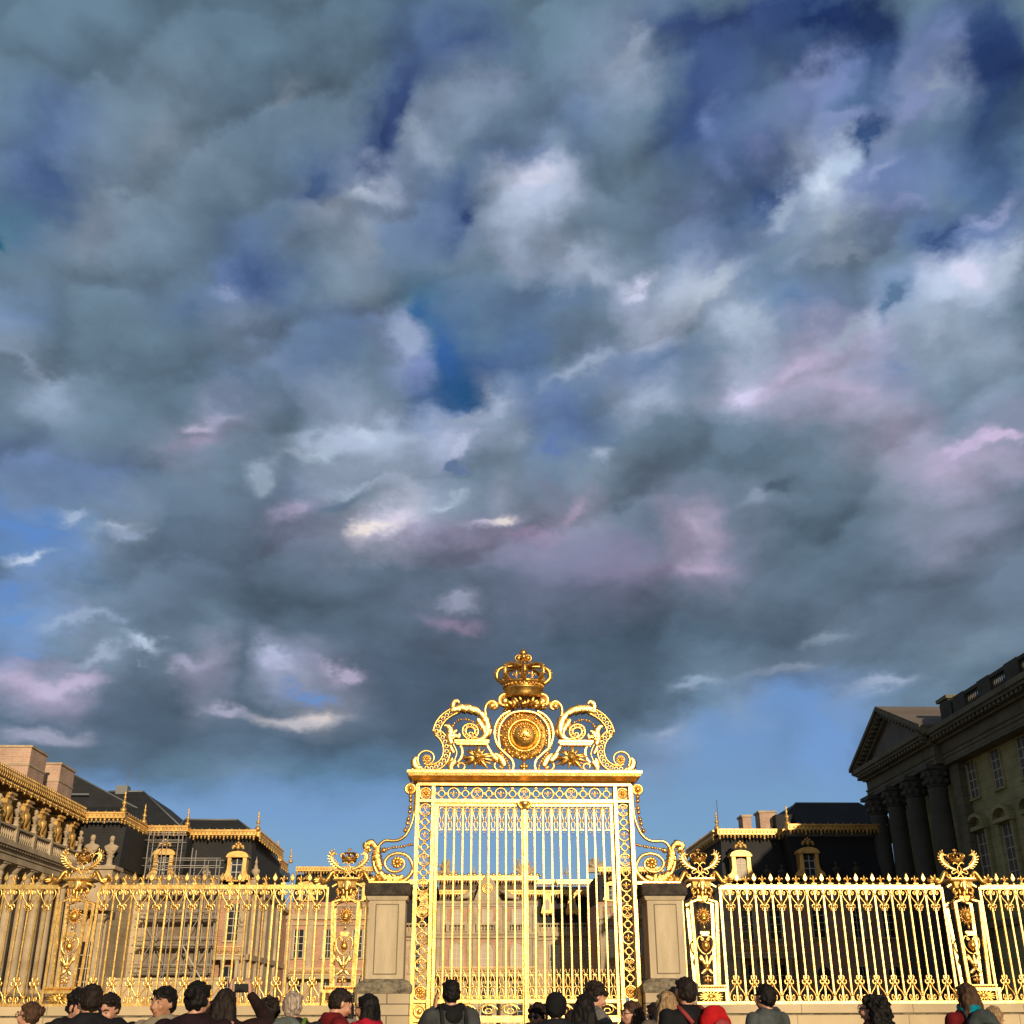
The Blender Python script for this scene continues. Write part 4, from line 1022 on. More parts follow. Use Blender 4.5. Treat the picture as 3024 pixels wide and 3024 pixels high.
# ---- left court block (Y = 94) with brick facade
def court_block(s_, xo_, xi_, Yf, name, lab, lit=True):
    """s_ = -1 left, +1 right; xi_ = inner edge towards the court"""
    x0, x1 = min(xo_, xi_), max(xo_, xi_)
    r = empty(name, ((x0+x1)/2, Yf, 0), lab, 'building')
    m = MB(); m.box(x0, x1, Yf+.03, Yf+17, 0, 10.6); m.build('side_wall', ashlar, r)
    f = FS(0, Yf); m = MB(); f.box(m, x0+.75, x1-.75, -.02, 0, 1.2, 10.15); m.build('brick_wall', brick, r)
    g_ = FE(x1, 0) if s_ < 0 else FW(x0, 0); m = MB(); yy = Yf+1.4
    while yy < Yf+16.5: g_.box(m, yy-.35, yy+.35, 0, .22, 0, 10.2); g_.box(m, yy+.9, yy+2.0, 0, .05, 6.2, 9.4); yy += 3.1
    g_.box(m, Yf, Yf+17, 0, .3, 10.2, 10.6); g_.box(m, Yf, Yf+17, 0, .25, 5.1, 5.5); m.build('side_pilaster', stone_far, r)
    m = MB(); f.box(m, x0-.05, x1+.05, -.1, .12, 9.55, 9.75); f.box(m, x0-.1, x1+.1, -.1, .35, 10.35, 10.6); f.box(m, x0-.05, x1+.05, -.1, .2, 10.15, 10.35)
    f.box(m, x0-.05, x1+.05, -.1, .25, 5.05, 5.5); f.box(m, x0, x1, -.1, .10, 0, 1.2)
    for x in (x0+.35, x1-.35):
        f.box(m, x-.38, x+.38, -.1, .16, .0, 10.15)
    m.build('stone_dressing', stone_far, r)
    mansard(FS(0, Yf+.5), r, x0+.2, x1-.2, 10.6, 14.25, back=.9, depth=16, ends=(.3, .3))
    gilt_cornice(FS(0, Yf+1.3), r, x0+.1, x1-.1, 15.0, out=.8)
    gilt_cornice(FE(x1-.1, 0) if s_ < 0 else FW(x0+.1, 0), r, Yf+1.3, Yf+14, 15.0, out=.25)
    m = MB(); m.box(x0+.8, x1-.8, Yf+2, Yf+17, 14.2, 14.95); m.build('roof_deck', lead, r)
    return r, f
cb, fC = court_block(-1, -26.3, -17.3, 94, 'court_block', 'brick palace block behind the left railing with black mansard and golden dormer')
for x in (-18.55,):
    pedimented_dormer(FS(0, 93.85), cb, x, 11.0, s=.98)
pedimented_dormer(FS(0, 92.3), cb, -24.0, 11.0, gold_dull, s=.98)
for x in (-21.6, -18.45):
    window(fC, cb, x, 6.5, 9.2, 1.0, rows=5); window(fC, cb, x, 1.6, 4.6, 1.1, rows=4)
m = MB()
for x in (-19.9, -17.75):
    fC.poly(m, [(x+.32*math.cos(t*PI/5), 7.9+.55*math.sin(t*PI/5)) for t in range(10)], 0, .12); 
    m.sphere(fC.p(x, .18, 8.0), .2, 9, 7, (1, 1, 1.3)); m.sphere(fC.p(x, .15, 7.6), .26, 9, 6, (1, .6, .6)); fC.box(m, x-.3, x+.3, 0, .25, 7.1, 7.25)
m.build('niche_bust', stone_far, cb)
# balcony with gilt railing on columns
def balcony(root, f, a0, a1, z, gm=None):
    m = MB(); f.box(m, a0, a1, 0, 1.4, z-.35, z); f.box(m, a0-.1, a1+.1, 0, 1.5, z-.08, z+.02)
    n = 4
    for k in range(n):
        a = a0+.3+(a1-a0-.6)*k/(n-1); m.lathe([(.2, 0), (.17, .2), (.15, z-.7), (.22, z-.4), (.24, z-.35)], f.p(a, 1.1, 0), 10)
    b = m.build('balcony', stone_far, root)
    m = MB(); f.box(m, a0, a1, 1.38, 1.42, z+.02, z+.06); f.box(m, a0, a1, 1.38, 1.42, z+.58, z+.62)
    k = a0+.2
    while k < a1: m.torus(f.p(k, 1.4, z+.32), .16, .03, 12, 5); m.sphere(f.p(k, 1.4, z+.32), .09, 6, 5); k += .42
    m.build('gilt_railing', gm or gold_dull, b)
balcony(cb, fC, -21.2, -17.4, 5.4)
m = MB(); m.box(-26.1, -22.55, 92.4, 94.1, 0, 10.6); m.build('projecting_bay', ashlar, cb)
mansard(FS(0, 92.8), cb, -26.0, -22.6, 10.6, 14.25, back=.7, depth=4); gilt_cornice(FS(0, 93.4), cb, -26.1, -22.5, 15.03, out=.85)
m = urn((-17.0, 93.7, 11.0), 1.35); m.box(-17.5, -16.8, 93.5, 94.1, 10.6, 11.0); tag(m.build('stone_urn', stone_far), 'stone urn standing right of the golden dormer on the left block', 'urn')
bust((-20.9, 93.7, 10.6), 'stone bust between the scaffolding and the golden dormer', (0, -1, 0), s=1.0, group=None)
finial((-22.6, 92.8, 15.03), .9).build('gilt_finial', gold_dull, cb); finial((-17.4, 95.2, 15.0), 1.0).build('gilt_finial', gold_dull, cb)
zz_ = at(420, 2335, 101).z
hip_roof(cb, -37, at(560, 2412, 96).x, 95.4, 112, 14.95, zz_, 5.2, at(560, 2412, 96).x-at(420, 2335, 101).x, 6)
hip_roof(cb, -25, -17.6, 97, 107, 14.9, at(700, 2420, 99).z, .6, -17.6-at(700, 2420, 99).x, 2.2)
m = MB(); m.box(-31.2, -30.2, 101, 102, zz_-.3, zz_+.45); m.tube([Vector((-30.4, 101.5, zz_)), Vector((-30.4, 101.5, zz_+1.8))], .03, 5); m.build('roof_vent', lead, cb)

# ---- right court block, in shade
rb2, fR = court_block(1, 34.0, 20.3, 93, 'court_block', 'shaded palace block behind the right railing with gilt cornice catching the sun')
m = MB(); m.box(25.7, 33.9, 91, 93.0, 0, 10.6); m.build('projecting_bay', brick, rb2)
mansard(FS(0, 91.4), rb2, 25.8, 33.8, 10.6, 14.25, back=.9, depth=3)
gilt_cornice(FS(0, 92.1), rb2, 25.7, 33.8, 15.1, out=.7)
m = MB(); m.box(26, 33.5, 92.3, 95, 14.2, 15.0); m.build('roof_deck', lead, rb2)
lit_glass = mat('sunlit_glass', (.40, .31, .21), .5)  # window glass with the sun's brightness painted into its base colour
pedimented_dormer(FS(0, 92.85), rb2, 21.95, 11.0, s=.98, glass=lit_glass)
pedimented_dormer(FS(0, 90.85), rb2, 26.9, 11.0, s=.98)
for x in (22.1, 24.3): window(fR, rb2, x, 6.5, 9.2, 1.0, rows=5); window(fR, rb2, x, 1.6, 4.6, 1.1)
for x in (27.2, 30.2, 32.7): window(FS(0, 91), rb2, x, 6.5, 9.2, 1.0, rows=5); window(FS(0, 91), rb2, x, 1.6, 4.4, 1.1, arch=True)
balcony(rb2, fR, 20.6, 25.2, 5.4)
finial((20.5, 94.2, 15.0), .95).build('gilt_finial', gold_dull, rb2); finial((25.9, 92.3, 15.1), 1.0).build('gilt_finial', gold_dull, rb2)
for k, x in enumerate((24.0, 25.2, 29.0, 30.6)):
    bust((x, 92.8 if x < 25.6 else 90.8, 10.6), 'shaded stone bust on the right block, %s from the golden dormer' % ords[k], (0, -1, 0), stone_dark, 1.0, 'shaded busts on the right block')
# chimneys and roofs above the right block
def P(px, py, Y): return at(px, py, Y)
zR = P(2440, 2375, 101).z
hip_roof(rb2, 25.0, 38, 96, 112, 15.0, P(2400, 2372, 101).z, P(2350, 2372, 101).x-25.0, 3, 5)
for (xa, xb, yt, yb, Yc, lab) in ((2192, 2217, 2408, 2440, 95, 0), (2242, 2290, 2396, 2440, 97, 0), (2100, 2118, 2478, 2500, 101, 0)):
    p0 = P(xa, yt, Yc); p1 = P(xb, yt, Yc)
    m = MB(); m.box(p0.x, p1.x, Yc, Yc+1.6, 13, p0.z-.12); c = m.build('chimney', chimney_brick, rb2)
    m = MB(); m.box(p0.x-.1, p1.x+.1, Yc-.1, Yc+1.7, p0.z-.12, p0.z+.05); m.build('stone_band', stone_far, c)
m = MB(); p0 = P(2290, 2405, 96); m.box(p0.x, p0.x+1.6, 96, 98, 14.5, p0.z); m.build('roof_dormer', slate, rb2)
m = MB(); p0 = P(2122, 2440, 110); m.tube([Vector((p0.x, 110, 12)), Vector((p0.x, 110, P(2120, 2362, 110).z))], .04, 5); tag(m.build('flagpole', lead), 'thin bare pole rising behind the right block', 'pole')

# ---- side walls running back to the court pavilions, pavilions (Y = 119) and centre (Y = 130)
def side_range(s_, lab):
    r = empty('side_range', (s_*18+1.8, 115, 0), lab, 'building')
    X = -18.1 if s_ < 0 else 20.6
    xa, xb = (-30, X-.02) if s_ < 0 else (X+.02, 34)
    m = MB(); m.box(xa, xb, 111.2, 128, 0, 10.6); m.build('wall', brick, r)
    f = FE(X, 0) if s_ < 0 else FW(X, 0)
    m = MB(); f.box(m, 111.2, 118.8, -.1, .3, 10.3, 10.6); f.box(m, 111.2, 118.8, -.1, .15, 5.2, 5.6)
    m.build('stone_dressing', stone_far, r)
    mansard(Fr((X-s_*-.3*0, 0), (0, 1, 0), (-s_, 0, 0)), r, 111.2, 118.8, 10.6, 14.2, back=1.0, depth=10)
    gilt_cornice(Fr((X, 0), (0, 1, 0), (-s_, 0, 0)), r, 111.2, 118.8, 15.0, out=-.2)
    m = MB(); x0, x1 = (xa, X-1.2) if s_ < 0 else (X+1.2, xb); m.box(x0, x1, 112, 127, 14.1, 14.95); m.build('roof_deck', lead, r)
    finial((X+s_*.3, 112, 14.9), 1.0).build('gilt_finial', gold_dull, r)
    return r
sl = side_range(-1, 'short palace range with gilt cornice receding behind the left inner pilaster')
gilt_cornice(FS(0, 112.3), sl, -19.3, -17.9, 15.0, out=.6); finial((-17.9, 117.5, 15), .9).build('gilt_finial', gold_dull, sl)
sr = side_range(1, 'short shaded palace range receding behind the right stone pier')
def pavilion(s_, xa, xb, lab):
    Yf = 119; r = empty('court_pavilion', ((xa+xb)/2, Yf, 0), lab, 'building'); f = FS(0, Yf)
    m = MB(); m.box(xa, xb, Yf, 131, 0, 11.4); m.build('brick_wall', brick, r)
    m = MB(); f.box(m, xa-.1, xb+.1, -.1, .3, 9.75, 10.05); f.box(m, xa-.05, xb+.05, -.1, .18, 9.2, 9.45); f.box(m, xa, xb, -.1, .15, 5.0, 5.3)
    for x in (xa+.35, xb-.35, xa+2.4, xb-2.4): f.box(m, x-.3, x+.3, -.1, .14, 0, 9.75)
    f.box(m, xa, xb, -.1, .12, 0, 1)
    m.build('stone_dressing', stone_far, r)
    balustrade(f, r, xa, xb, 10.05, 11.1, .05, [xa+.2, xa+2.4, (xa+xb)/2, xb-2.4, xb-.2])
    for x in ((xa+xb)/2, xa+1.35, xb-1.35):
        window(f, r, x, 6.2, 8.8, 1.0, rows=4); window(f, r, x, 1.4, 4.4, 1.1)
    mansard(FS(0, Yf+1.2), r, xa+.3, xb-.3, 11.1, 14.3, back=1.1, depth=10)
    gilt_cornice(FS(0, Yf+2.3), r, xa+.3, xb-.3, 15.0, out=.7)
    m = MB(); m.box(xa+1, xb-1, Yf+3, 131, 14.1, 14.9); m.build('roof_deck', lead, r)
    balcony(r, f, xa+.8, xb-.8, 4.6)
    for x in (xa+1.6, xb-1.6): pedimented_dormer(FS(0, Yf+1.3), r, x, 11.7, s=.8)
    return r
pl = pavilion(-1, -18.1, -9.6, 'brick court pavilion with balustrade glimpsed beside the left stone pier')
pr_ = pavilion(1, 13.2, 20.6, 'brick court pavilion with balustrade glimpsed through the right edge of the gate')

ct = empty('central_block', (2.1, 130, 0), 'sunlit central palace front with a gilt clock seen through the bars of the gate', 'building')
f = FS(0, 130); xa, xb = -3.5, 7.6
m = MB(); m.box(xa, xb, 130, 146, 0, 12.4); m.build('wall', ashlar, ct)
m = MB()
for z0, z1, d in ((12.1, 12.4, .35), (11.85, 12.1, .18), (8.9, 9.15, .5), (8.55, 8.9, .3), (4.7, 5.2, .3)): f.box(m, xa-.1, xb+.1, -.1, d, z0, z1)
bays = [-1.2, 2.1, 5.4]
for x in (-3.2, -2.75, .15, .75, 3.45, 4.05, 6.85, 7.3): f.box(m, x-.2, x+.2, -.1, .16, 0, 11.85)
m.build('stone_dressing', stone_far, ct)
m = MB()
for x in bays+[.45, 3.75]:
    w = 1.0 if x in bays else .5
    for z0, z1 in ((9.9, 11.6), (5.6, 8.4)):
        f.box(m, x-w, x-w+.08*0+.02, 0, .02, z0, z1)
    if x in bays: f.box(m, x-1.05, x+1.05, 0, .035, 10.3, 11.75); f.box(m, x-1.2, x+1.2, 0, .03, 5.25, 8.5)
m.build('brick_panel', brick, ct)
for x in bays:
    window(FS(0, 129.95), ct, x, 10.1, 11.6, 1.0, rows=3, glass=lit_glass)
    window(FS(0, 129.95), ct, x, 5.4, 8.1, 1.35, arch=True, rows=5, glass=lit_glass)
    window(FS(0, 129.95), ct, x, .6, 4.0, 1.3, rows=5)
    balustrade(f, ct, x-1.0, x+1.0, 9.2, 10.0, .35, step=.3)
balcony(ct, FS(0, 129.8), xa+.4, xb-.4, 5.0)
mansard(FS(0, 130.6), ct, xa+.2, xb-.2, 12.4, 14.6, back=.5, depth=14, m_=mat('brown_slate', (.10, .065, .03), .6, .2))
gilt_cornice(FS(0, 130.9), ct, xa-.2, xb+.2, 15.1, out=.6, m_=gold); gilt_cornice(FS(0, 130.2), ct, xa+.3, .3, 13.55, out=.4); gilt_cornice(FS(0, 130.2), ct, 4.2, xb-.3, 13.55, out=.4)
m = MB()
k = xa
while k < xb+.2: m.sphere((k, 130.6, 15.25), .22, 7, 5); m.sphere((k+.35, 130.6, 15.15), .14, 6, 5); k += .7
m.build('roof_cresting', gold, ct)
m = MB(); f2 = FS(0, 129.6)
f2.poly(m, [(.6, 12.4), (3.6, 12.4), (3.2, 13.3), (2.9, 14.4), (2.4, 14.9), (2.1, 15.4), (1.8, 14.9), (1.3, 14.4), (1.0, 13.3)], -.4, 0)
ck = m.build('clock_surround', stone_far, ct)
c = f2.p(2.1, .06, 13.7); m = MB(); m.torus(c, .52, .08, 28, 7); m.torus(c, .34, .05, 24, 6)
for k in range(12): t = k*PI/6; m.sphere(c+Vector((.43*math.cos(t), 0, .43*math.sin(t))), .05, 6, 5)
m.tube([c, c+Vector((.2, -.02, .28))], .03, 5); m.tube([c, c+Vector((-.18, -.02, .1))], .03, 5)
m.build('clock', gold, ck)
def reclining(x, q, lab):
    m = MB(); rnd = random.Random(int(x*10))
    b = Vector((x, 129.5, 12.45))
    m.tube([b+Vector((-q*1.3, 0, .1)), b+Vector((-q*.7, 0, .35)), b+Vector((-q*.1, 0, .45)), b+Vector((q*.2, 0, .9)), b+Vector((q*.25, 0, 1.15))], [.16, .24, .32, .28, .12], 9)
    m.sphere(b+Vector((q*.28, 0, 1.35)), .17, 9, 7); m.tube([b+Vector((q*.2, -.1, 1.05)), b+Vector((q*.6, -.2, .85)), b+Vector((q*.85, -.1, 1.15))], [.1, .08, .06], 7)
    m.tube([b+Vector((q*.15, 0, 1.05)), b+Vector((-q*.3, -.2, .7)), b+Vector((-q*.6, -.2, .5))], [.1, .09, .07], 7)
    tag(m.build('reclining_statue', stone_far), lab, 'statue', 'reclining statues beside the clock')
reclining(0.0, 1, 'reclining stone figure on the parapet left of the clock'); reclining(4.3, -1, 'reclining stone figure on the parapet right of the clock')
def trophy(x, lab, Y=131.2, z=15.1, s=1.0):
    m = MB(); rnd = random.Random(int(x*7)+50); m.box(x-.8*s, x+.8*s, Y-.4, Y+.4, z, z+.5*s)
    for k in range(20):
        a = rnd.uniform(.1, PI-.1); L_ = rnd.uniform(.5, 1.25)*s*(1.2 if .8 < a < 2.3 else .9); b = Vector((x+rnd.uniform(-.4, .4)*s, Y+rnd.uniform(-.3, .3), z+.4*s))
        m.tube([b, b+Vector((math.cos(a)*L_*.6, 0, math.sin(a)*L_*.6)), b+Vector((math.cos(a)*L_, 0, math.sin(a)*L_))], [.24*s, .2*s, .1*s], 6)
        if k % 3 == 0: m.sphere(b+Vector((math.cos(a)*L_, 0, math.sin(a)*L_)), .17*s, 6, 5)
    m.sphere((x, Y, z+.8*s), .5*s, 9, 7)
    tag(m.build('trophy_statue', stone_far), lab, 'statue', 'trophy sculptures on the central roofline')
trophy(-2.6, 'ragged stone trophy on the roofline at the left end of the central front'); trophy(6.3, 'ragged stone trophy on the roofline right of the gate meeting stile')
for x, l in ((.6, 'small urn on the central roofline just left of the clock'), (11.0, 'small urn on the roofline at the right of the gate opening')):
    m = urn((x, 131, 15.1), .9); m.build('roof_urn', stone_far); tag(list(COL.objects)[-1] if False else bpy.data.objects[-1], None)
for o in [o for o in COL.objects if o.name.startswith('roof_urn')]:
    tag(o, 'small stone urn on the palace roofline %s' % ('left of the centre bars' if o.location.x+o.data.vertices[0].co.x < 3 else 'near the right gate post'), 'urn')
trophy(13.6, 'dark stone trophy on the roofline behind the right gate post', 125, 14.9, .9)
def flank(xa, xb, lab):
    r = empty('flank_range', ((xa+xb)/2, 133, 0), lab, 'building'); f = FS(0, 133)
    m = MB(); m.box(xa, xb, 133, 146, 0, 9.9); m.build('wall', ashlar, r)
    m = MB(); f.box(m, xa, xb, -.1, .4, 8.9, 9.2); f.box(m, xa, xb, -.1, .2, 8.5, 8.7); m.build('stone_dressing', stone_far, r)
    balustrade(f, r, xa, xb, 9.2, 10.3, .05, [xa+.2, (xa+xb)/2, xb-.2])
    mansard(FS(0, 133.9), r, xa, xb, 9.9, 14.4, back=1.2, depth=12)
    gilt_cornice(FS(0, 135), r, xa, xb, 15.1, out=.6, m_=gold); gilt_cornice(FS(0, 134.7), r, xa, xb, 13.9, out=.9)
    n = 3
    for k in range(n):
        x = xa+(xb-xa)*(k+.5)/n; m = MB(); g = FS(0, 134)
        g.poly(m, [(x-.75, 11.4), (x+.75, 11.4), (x+.62, 12.0), (x+.42, 12.6), (x+.36, 13.4), (x-.36, 13.4), (x-.42, 12.6), (x-.62, 12.0)], -.9, .3); g.box(m, x-.5, x+.5, -.8, .4, 13.3, 13.5)
        for q in (-1, 0, 1): m.sphere(g.p(x+q*.5, .3, 11.3), .18, 7, 5)
        d = m.build('dormer', gold_dull, r)
        m = MB(); g.poly(m, [(x-.24, 11.75), (x+.24, 11.75), (x+.24, 12.7), (x, 13.0), (x-.24, 12.7)], .3, .32); m.build('pane', lit_glass, d)
    for k in range(2):
        x = xa+(xb-xa)*(k+.5)/2; window(f, r, x, 5.2, 8.0, 1.1, rows=5); window(f, r, x, 1, 4, 1.1, arch=True)
    return r
flank(7.62, 16.0, 'recessed palace range with golden dormers right of the gate meeting stile'); flank(-12.5, -3.52, 'recessed palace range with golden dormers behind the left gate post')

# ---- forecourt wall low behind the left railing, scaffolding
s_ = MB(); a = at(240, 2895, 88); b = at(660, 2895, 88); s_.box(a.x, b.x, 88, 88.5, 0, a.z); s_.box(a.x-.1, b.x+.1, 87.9, 88.6, a.z, a.z+.15)
tag(s_.build('hoarding_wall', wallstone), 'long pale hoarding wall at the foot of the scaffolding', 'wall')
sc = empty('scaffolding', (-23, 91, 0), 'grey tube scaffolding in front of the left palace block', 'scaffolding')
xs = [at(px, 2600, 91).x for px in (432, 475, 520, 565, 605, 640)]; zs = [.2, 2.2, 4.2, 6.2, 8.2, 10.2, 11.0, 12.0]
m = MB()
for i, x in enumerate(xs):
    top = 14.6 if i < 3 else (13.0 if i == 3 else 12.2)
    for y in (90.3, 91.6): m.tube([Vector((x, y, 0)), Vector((x, y, top))], .035, 6)
m.build('standard_tube', steel, sc); m = MB()
for z in [1.9*k+.3 for k in range(1, 8)]:
    xe = xs[-1] if z < 12 else xs[2]
    for y in (90.3, 91.6):
        for dz in (0, .55): m.tube([Vector((xs[0]-.3, y, z+dz)), Vector((xe+.3, y, z+dz))], .028, 5)
    for x in xs:
        if x <= xe: m.tube([Vector((x, 90.2, z)), Vector((x, 91.7, z))], .028, 5)
m.build('ledger_tube', steel, sc); m = MB()
for k in range(7):
    z = 1.9*k+.3
    for i in range(len(xs)-1):
        if (i+k) % 2 == 0 and (z < 10 or i < 2): m.tube([Vector((xs[i], 90.25, z)), Vector((xs[i+1], 90.25, z+1.9))], .026, 5)
        elif (i+k) % 3 == 0 and z < 11: m.tube([Vector((xs[i+1], 91.5, z)), Vector((xs[i], 91.5, z+1.9))], .026, 5)
m.build('brace_tube', steel, sc); m = MB()
for k in range(1, 6): m.box(xs[0]-.2, xs[-1]+.2, 90.35, 91.55, 1.9*k+.22, 1.9*k+.28)
m.build('plank_deck', netting, sc); m = MB()
for k in range(3): m.hull([Vector((xs[3]+d, 90.1, 6.0-2*0+0)) for d in (0, .1)]+[Vector((xs[3]+d, 90.25, 6.0)) for d in (.1, 0)], [Vector((xs[5]+d, 90.1, 3.2)) for d in (0, .1)]+[Vector((xs[5]+d, 90.25, 3.2)) for d in (.1, 0)]) if k == 0 else None
m.build('stair_stringer', steel, sc)
# netting panels behind the tubes
m = MB(); m.box(xs[0], xs[-1], 92.2, 92.23, 1.0, 11.2); m.build('debris_net', mat('debris_net', (.27, .21, .15), .95, 0, (.12, .095, .075), 2.0), sc)

# ---- right: classical building with pedimented portico
cb2 = empty('classical_building', (42, 75, 0), 'dark shaded classical building at the right edge with a pedimented portico', 'building')
XW = 34.6; XP = 33.2; fW = FW(XW, 0); fP = FW(XP, 0)
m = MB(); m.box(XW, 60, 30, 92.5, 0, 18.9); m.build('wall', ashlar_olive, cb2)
m = MB()
def entab(m, f, a0, a1, base=17.35):
    f.box(m, a0, a1, -.5, .10, base, base+.3); f.box(m, a0, a1, -.5, .18, base+.3, base+.55); f.box(m, a0, a1, -.5, .28, base+.55, base+.65)
    f.box(m, a0, a1, -.5, .12, base+.65, base+1.35); f.box(m, a0, a1, -.5, .45, base+1.35, base+1.5)
    f.box(m, a0, a1, -.5, 1.0, base+1.74, base+1.95); f.box(m, a0, a1, -.5, 1.15, base+1.95, base+2.3); f.box(m, a0, a1, -.5, .40, base+1.5, base+1.74)
    k = a0+.2
    while k < a1-.3: f.box(m, k, k+.28, .40, .92, base+1.5, base+1.72); k += .62
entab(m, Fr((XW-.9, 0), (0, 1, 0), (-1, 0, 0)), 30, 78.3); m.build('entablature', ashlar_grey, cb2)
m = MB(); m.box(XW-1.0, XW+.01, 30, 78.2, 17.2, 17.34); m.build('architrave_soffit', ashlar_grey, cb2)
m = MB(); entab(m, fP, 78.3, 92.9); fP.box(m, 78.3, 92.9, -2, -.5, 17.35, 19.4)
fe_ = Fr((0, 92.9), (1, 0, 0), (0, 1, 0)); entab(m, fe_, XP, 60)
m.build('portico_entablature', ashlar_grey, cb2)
# pediment
za = 19.66
m = MB(); zp = 23.3; yl, yr, ym = 93.95, 77.9, 86.0
fP.poly(m, [(yr+1.2, za), (yl-1.2, za), (ym, zp-.7)], -.45, .15)
m.build('tympanum', mat('tympanum_stone', (.17, .165, .15), .9, 0, (.12, .115, .105), .6), cb2)
m = MB()
for ya, yb in ((yl, ym), (yr, ym)):
    for t0, t1, d in ((0, .28, 1.15), (.28, .5, .95), (.72, .95, .5)):
        m.hull([fP.p(ya, -.4, za+.28-t0), fP.p(yb, -.4, zp-t0), fP.p(yb, -.4, zp-t1), fP.p(ya, -.4, za+.28-t1)],
               [fP.p(ya, d, za+.28-t0), fP.p(yb, d, zp-t0), fP.p(yb, d, zp-t1), fP.p(ya, d, za+.28-t1)])
    n = 14
    for k in range(n):
        t = (k+.5)/n; y = lerp(ya, yb, t); z = lerp(za+.28, zp, t)-.72; fP.box(m, y-.15, y+.15, 0, .88, z, z+.22)
m.build('raking_cornice', ashlar_grey, cb2)
m = MB(); fP2 = Fr((XP, 0), (0, 1, 0), (-1, 0, 0))
for ya in (yl, yr):
    m.hull([fP2.p(ya, 1.1, za+.3), fP2.p(ym, 1.1, zp+.02), fP2.p(ym, 1.1, zp+.1), fP2.p(ya, 1.1, za+.38)], [fP2.p(ya, -9, za+.3), fP2.p(ym, -9, zp+.02), fP2.p(ym, -9, zp+.1), fP2.p(ya, -9, za+.38)])
m.build('pediment_roof', mat('weathered_lead_roof', (.15, .14, .115), .8, 0, (.13, .085, .06), .35), cb2)
# balustrade parapet
bl_ = Fr((XW-.4, 0), (0, 1, 0), (-1, 0, 0)); pd = [30+4.1*k for k in range(12)]+[77.4]
m = MB(); bl_.box(m, 30, 77.6, -.3, .25, 19.66, 19.8); m.build('parapet_base', ashlar_grey, cb2)
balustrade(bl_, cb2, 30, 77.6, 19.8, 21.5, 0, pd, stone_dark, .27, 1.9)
m = MB(); m.box(36.6, 57, 31, 76.5, 19.6, 21.1); m.build('attic_backing', lead, cb2)  # mass added behind the balusters to keep their openings dark
m = MB(); m.box(35.6, 58, 31, 77, 18.9, 19.6); m.build('roof_deck', lead, cb2)
# block joining pediment to parapet
m = MB(); m.box(34.4, 36.2, 77.7, 79.2, 19.66, 21.9); m.box(34.2, 36.4, 77.5, 79.4, 21.9, 22.15); m.build('attic_pier', ashlar_grey, cb2)
# portico columns
colb = MB(); colb.lathe([(.95, 0), (.95, .4), (.82, .6), (.78, .9), (.76, 5), (.66, 14.6), (.72, 14.75), (.66, 14.9)], (0, 0, 0), 24)
colb.lathe([(.66, 14.9), (.80, 15.3), (.74, 15.5), (.95, 15.9), (1.0, 16.1)], (0, 0, 0), 14)
for k in range(10):
    a = 2*PI*k/10
    for zz, rr_ in ((15.3, .82), (15.8, .9)): colb.sphere((rr_*math.cos(a+zz), rr_*math.sin(a+zz), zz), .2, 6, 5)
colb.box(-1.05, 1.05, -1.05, 1.05, 16.1, 16.4)
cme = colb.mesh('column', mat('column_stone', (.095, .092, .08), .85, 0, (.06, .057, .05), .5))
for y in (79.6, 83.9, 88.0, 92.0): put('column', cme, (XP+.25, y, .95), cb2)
put('column', cme, (XP+4.5, 92.0, .95), cb2)
m = MB(); m.box(XP-1, XW+.02, 78.2, 93.2, -.05, .95); m.build('portico_step', ashlar_grey, cb2)
m = MB(); m.box(XW-.6, XW+.02, 77.0, 78.5, 0, 17.18); m.build('corner_pilaster', ashlar_grey, cb2)
# windows of the long wall
ys_ = [76.3-3.85*k for k in range(11)]
dark_frame = mat('dark_window_frame', (.09, .085, .07), .7)
for i, y in enumerate(ys_):
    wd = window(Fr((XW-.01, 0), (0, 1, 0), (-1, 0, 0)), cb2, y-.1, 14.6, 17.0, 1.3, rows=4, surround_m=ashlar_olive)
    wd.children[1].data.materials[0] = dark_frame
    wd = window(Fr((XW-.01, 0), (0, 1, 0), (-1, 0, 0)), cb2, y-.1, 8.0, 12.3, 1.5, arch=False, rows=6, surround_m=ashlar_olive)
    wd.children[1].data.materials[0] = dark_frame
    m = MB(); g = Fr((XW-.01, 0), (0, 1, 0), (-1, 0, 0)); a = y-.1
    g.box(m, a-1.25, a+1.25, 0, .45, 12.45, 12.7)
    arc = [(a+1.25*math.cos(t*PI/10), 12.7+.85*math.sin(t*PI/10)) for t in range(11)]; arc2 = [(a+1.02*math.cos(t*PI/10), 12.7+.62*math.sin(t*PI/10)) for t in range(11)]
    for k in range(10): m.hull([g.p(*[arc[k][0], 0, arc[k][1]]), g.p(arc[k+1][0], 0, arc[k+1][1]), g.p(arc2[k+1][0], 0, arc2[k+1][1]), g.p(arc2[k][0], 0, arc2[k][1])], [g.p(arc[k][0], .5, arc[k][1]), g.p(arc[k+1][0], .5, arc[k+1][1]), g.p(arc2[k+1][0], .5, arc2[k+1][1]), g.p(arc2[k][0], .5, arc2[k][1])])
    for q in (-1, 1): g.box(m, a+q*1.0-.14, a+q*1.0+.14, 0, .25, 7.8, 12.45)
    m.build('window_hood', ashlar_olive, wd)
m = MB(); fW.box(m, 30, 77, -.1, .25, 6.3, 6.7); m.build('string_course', ashlar_grey, cb2)

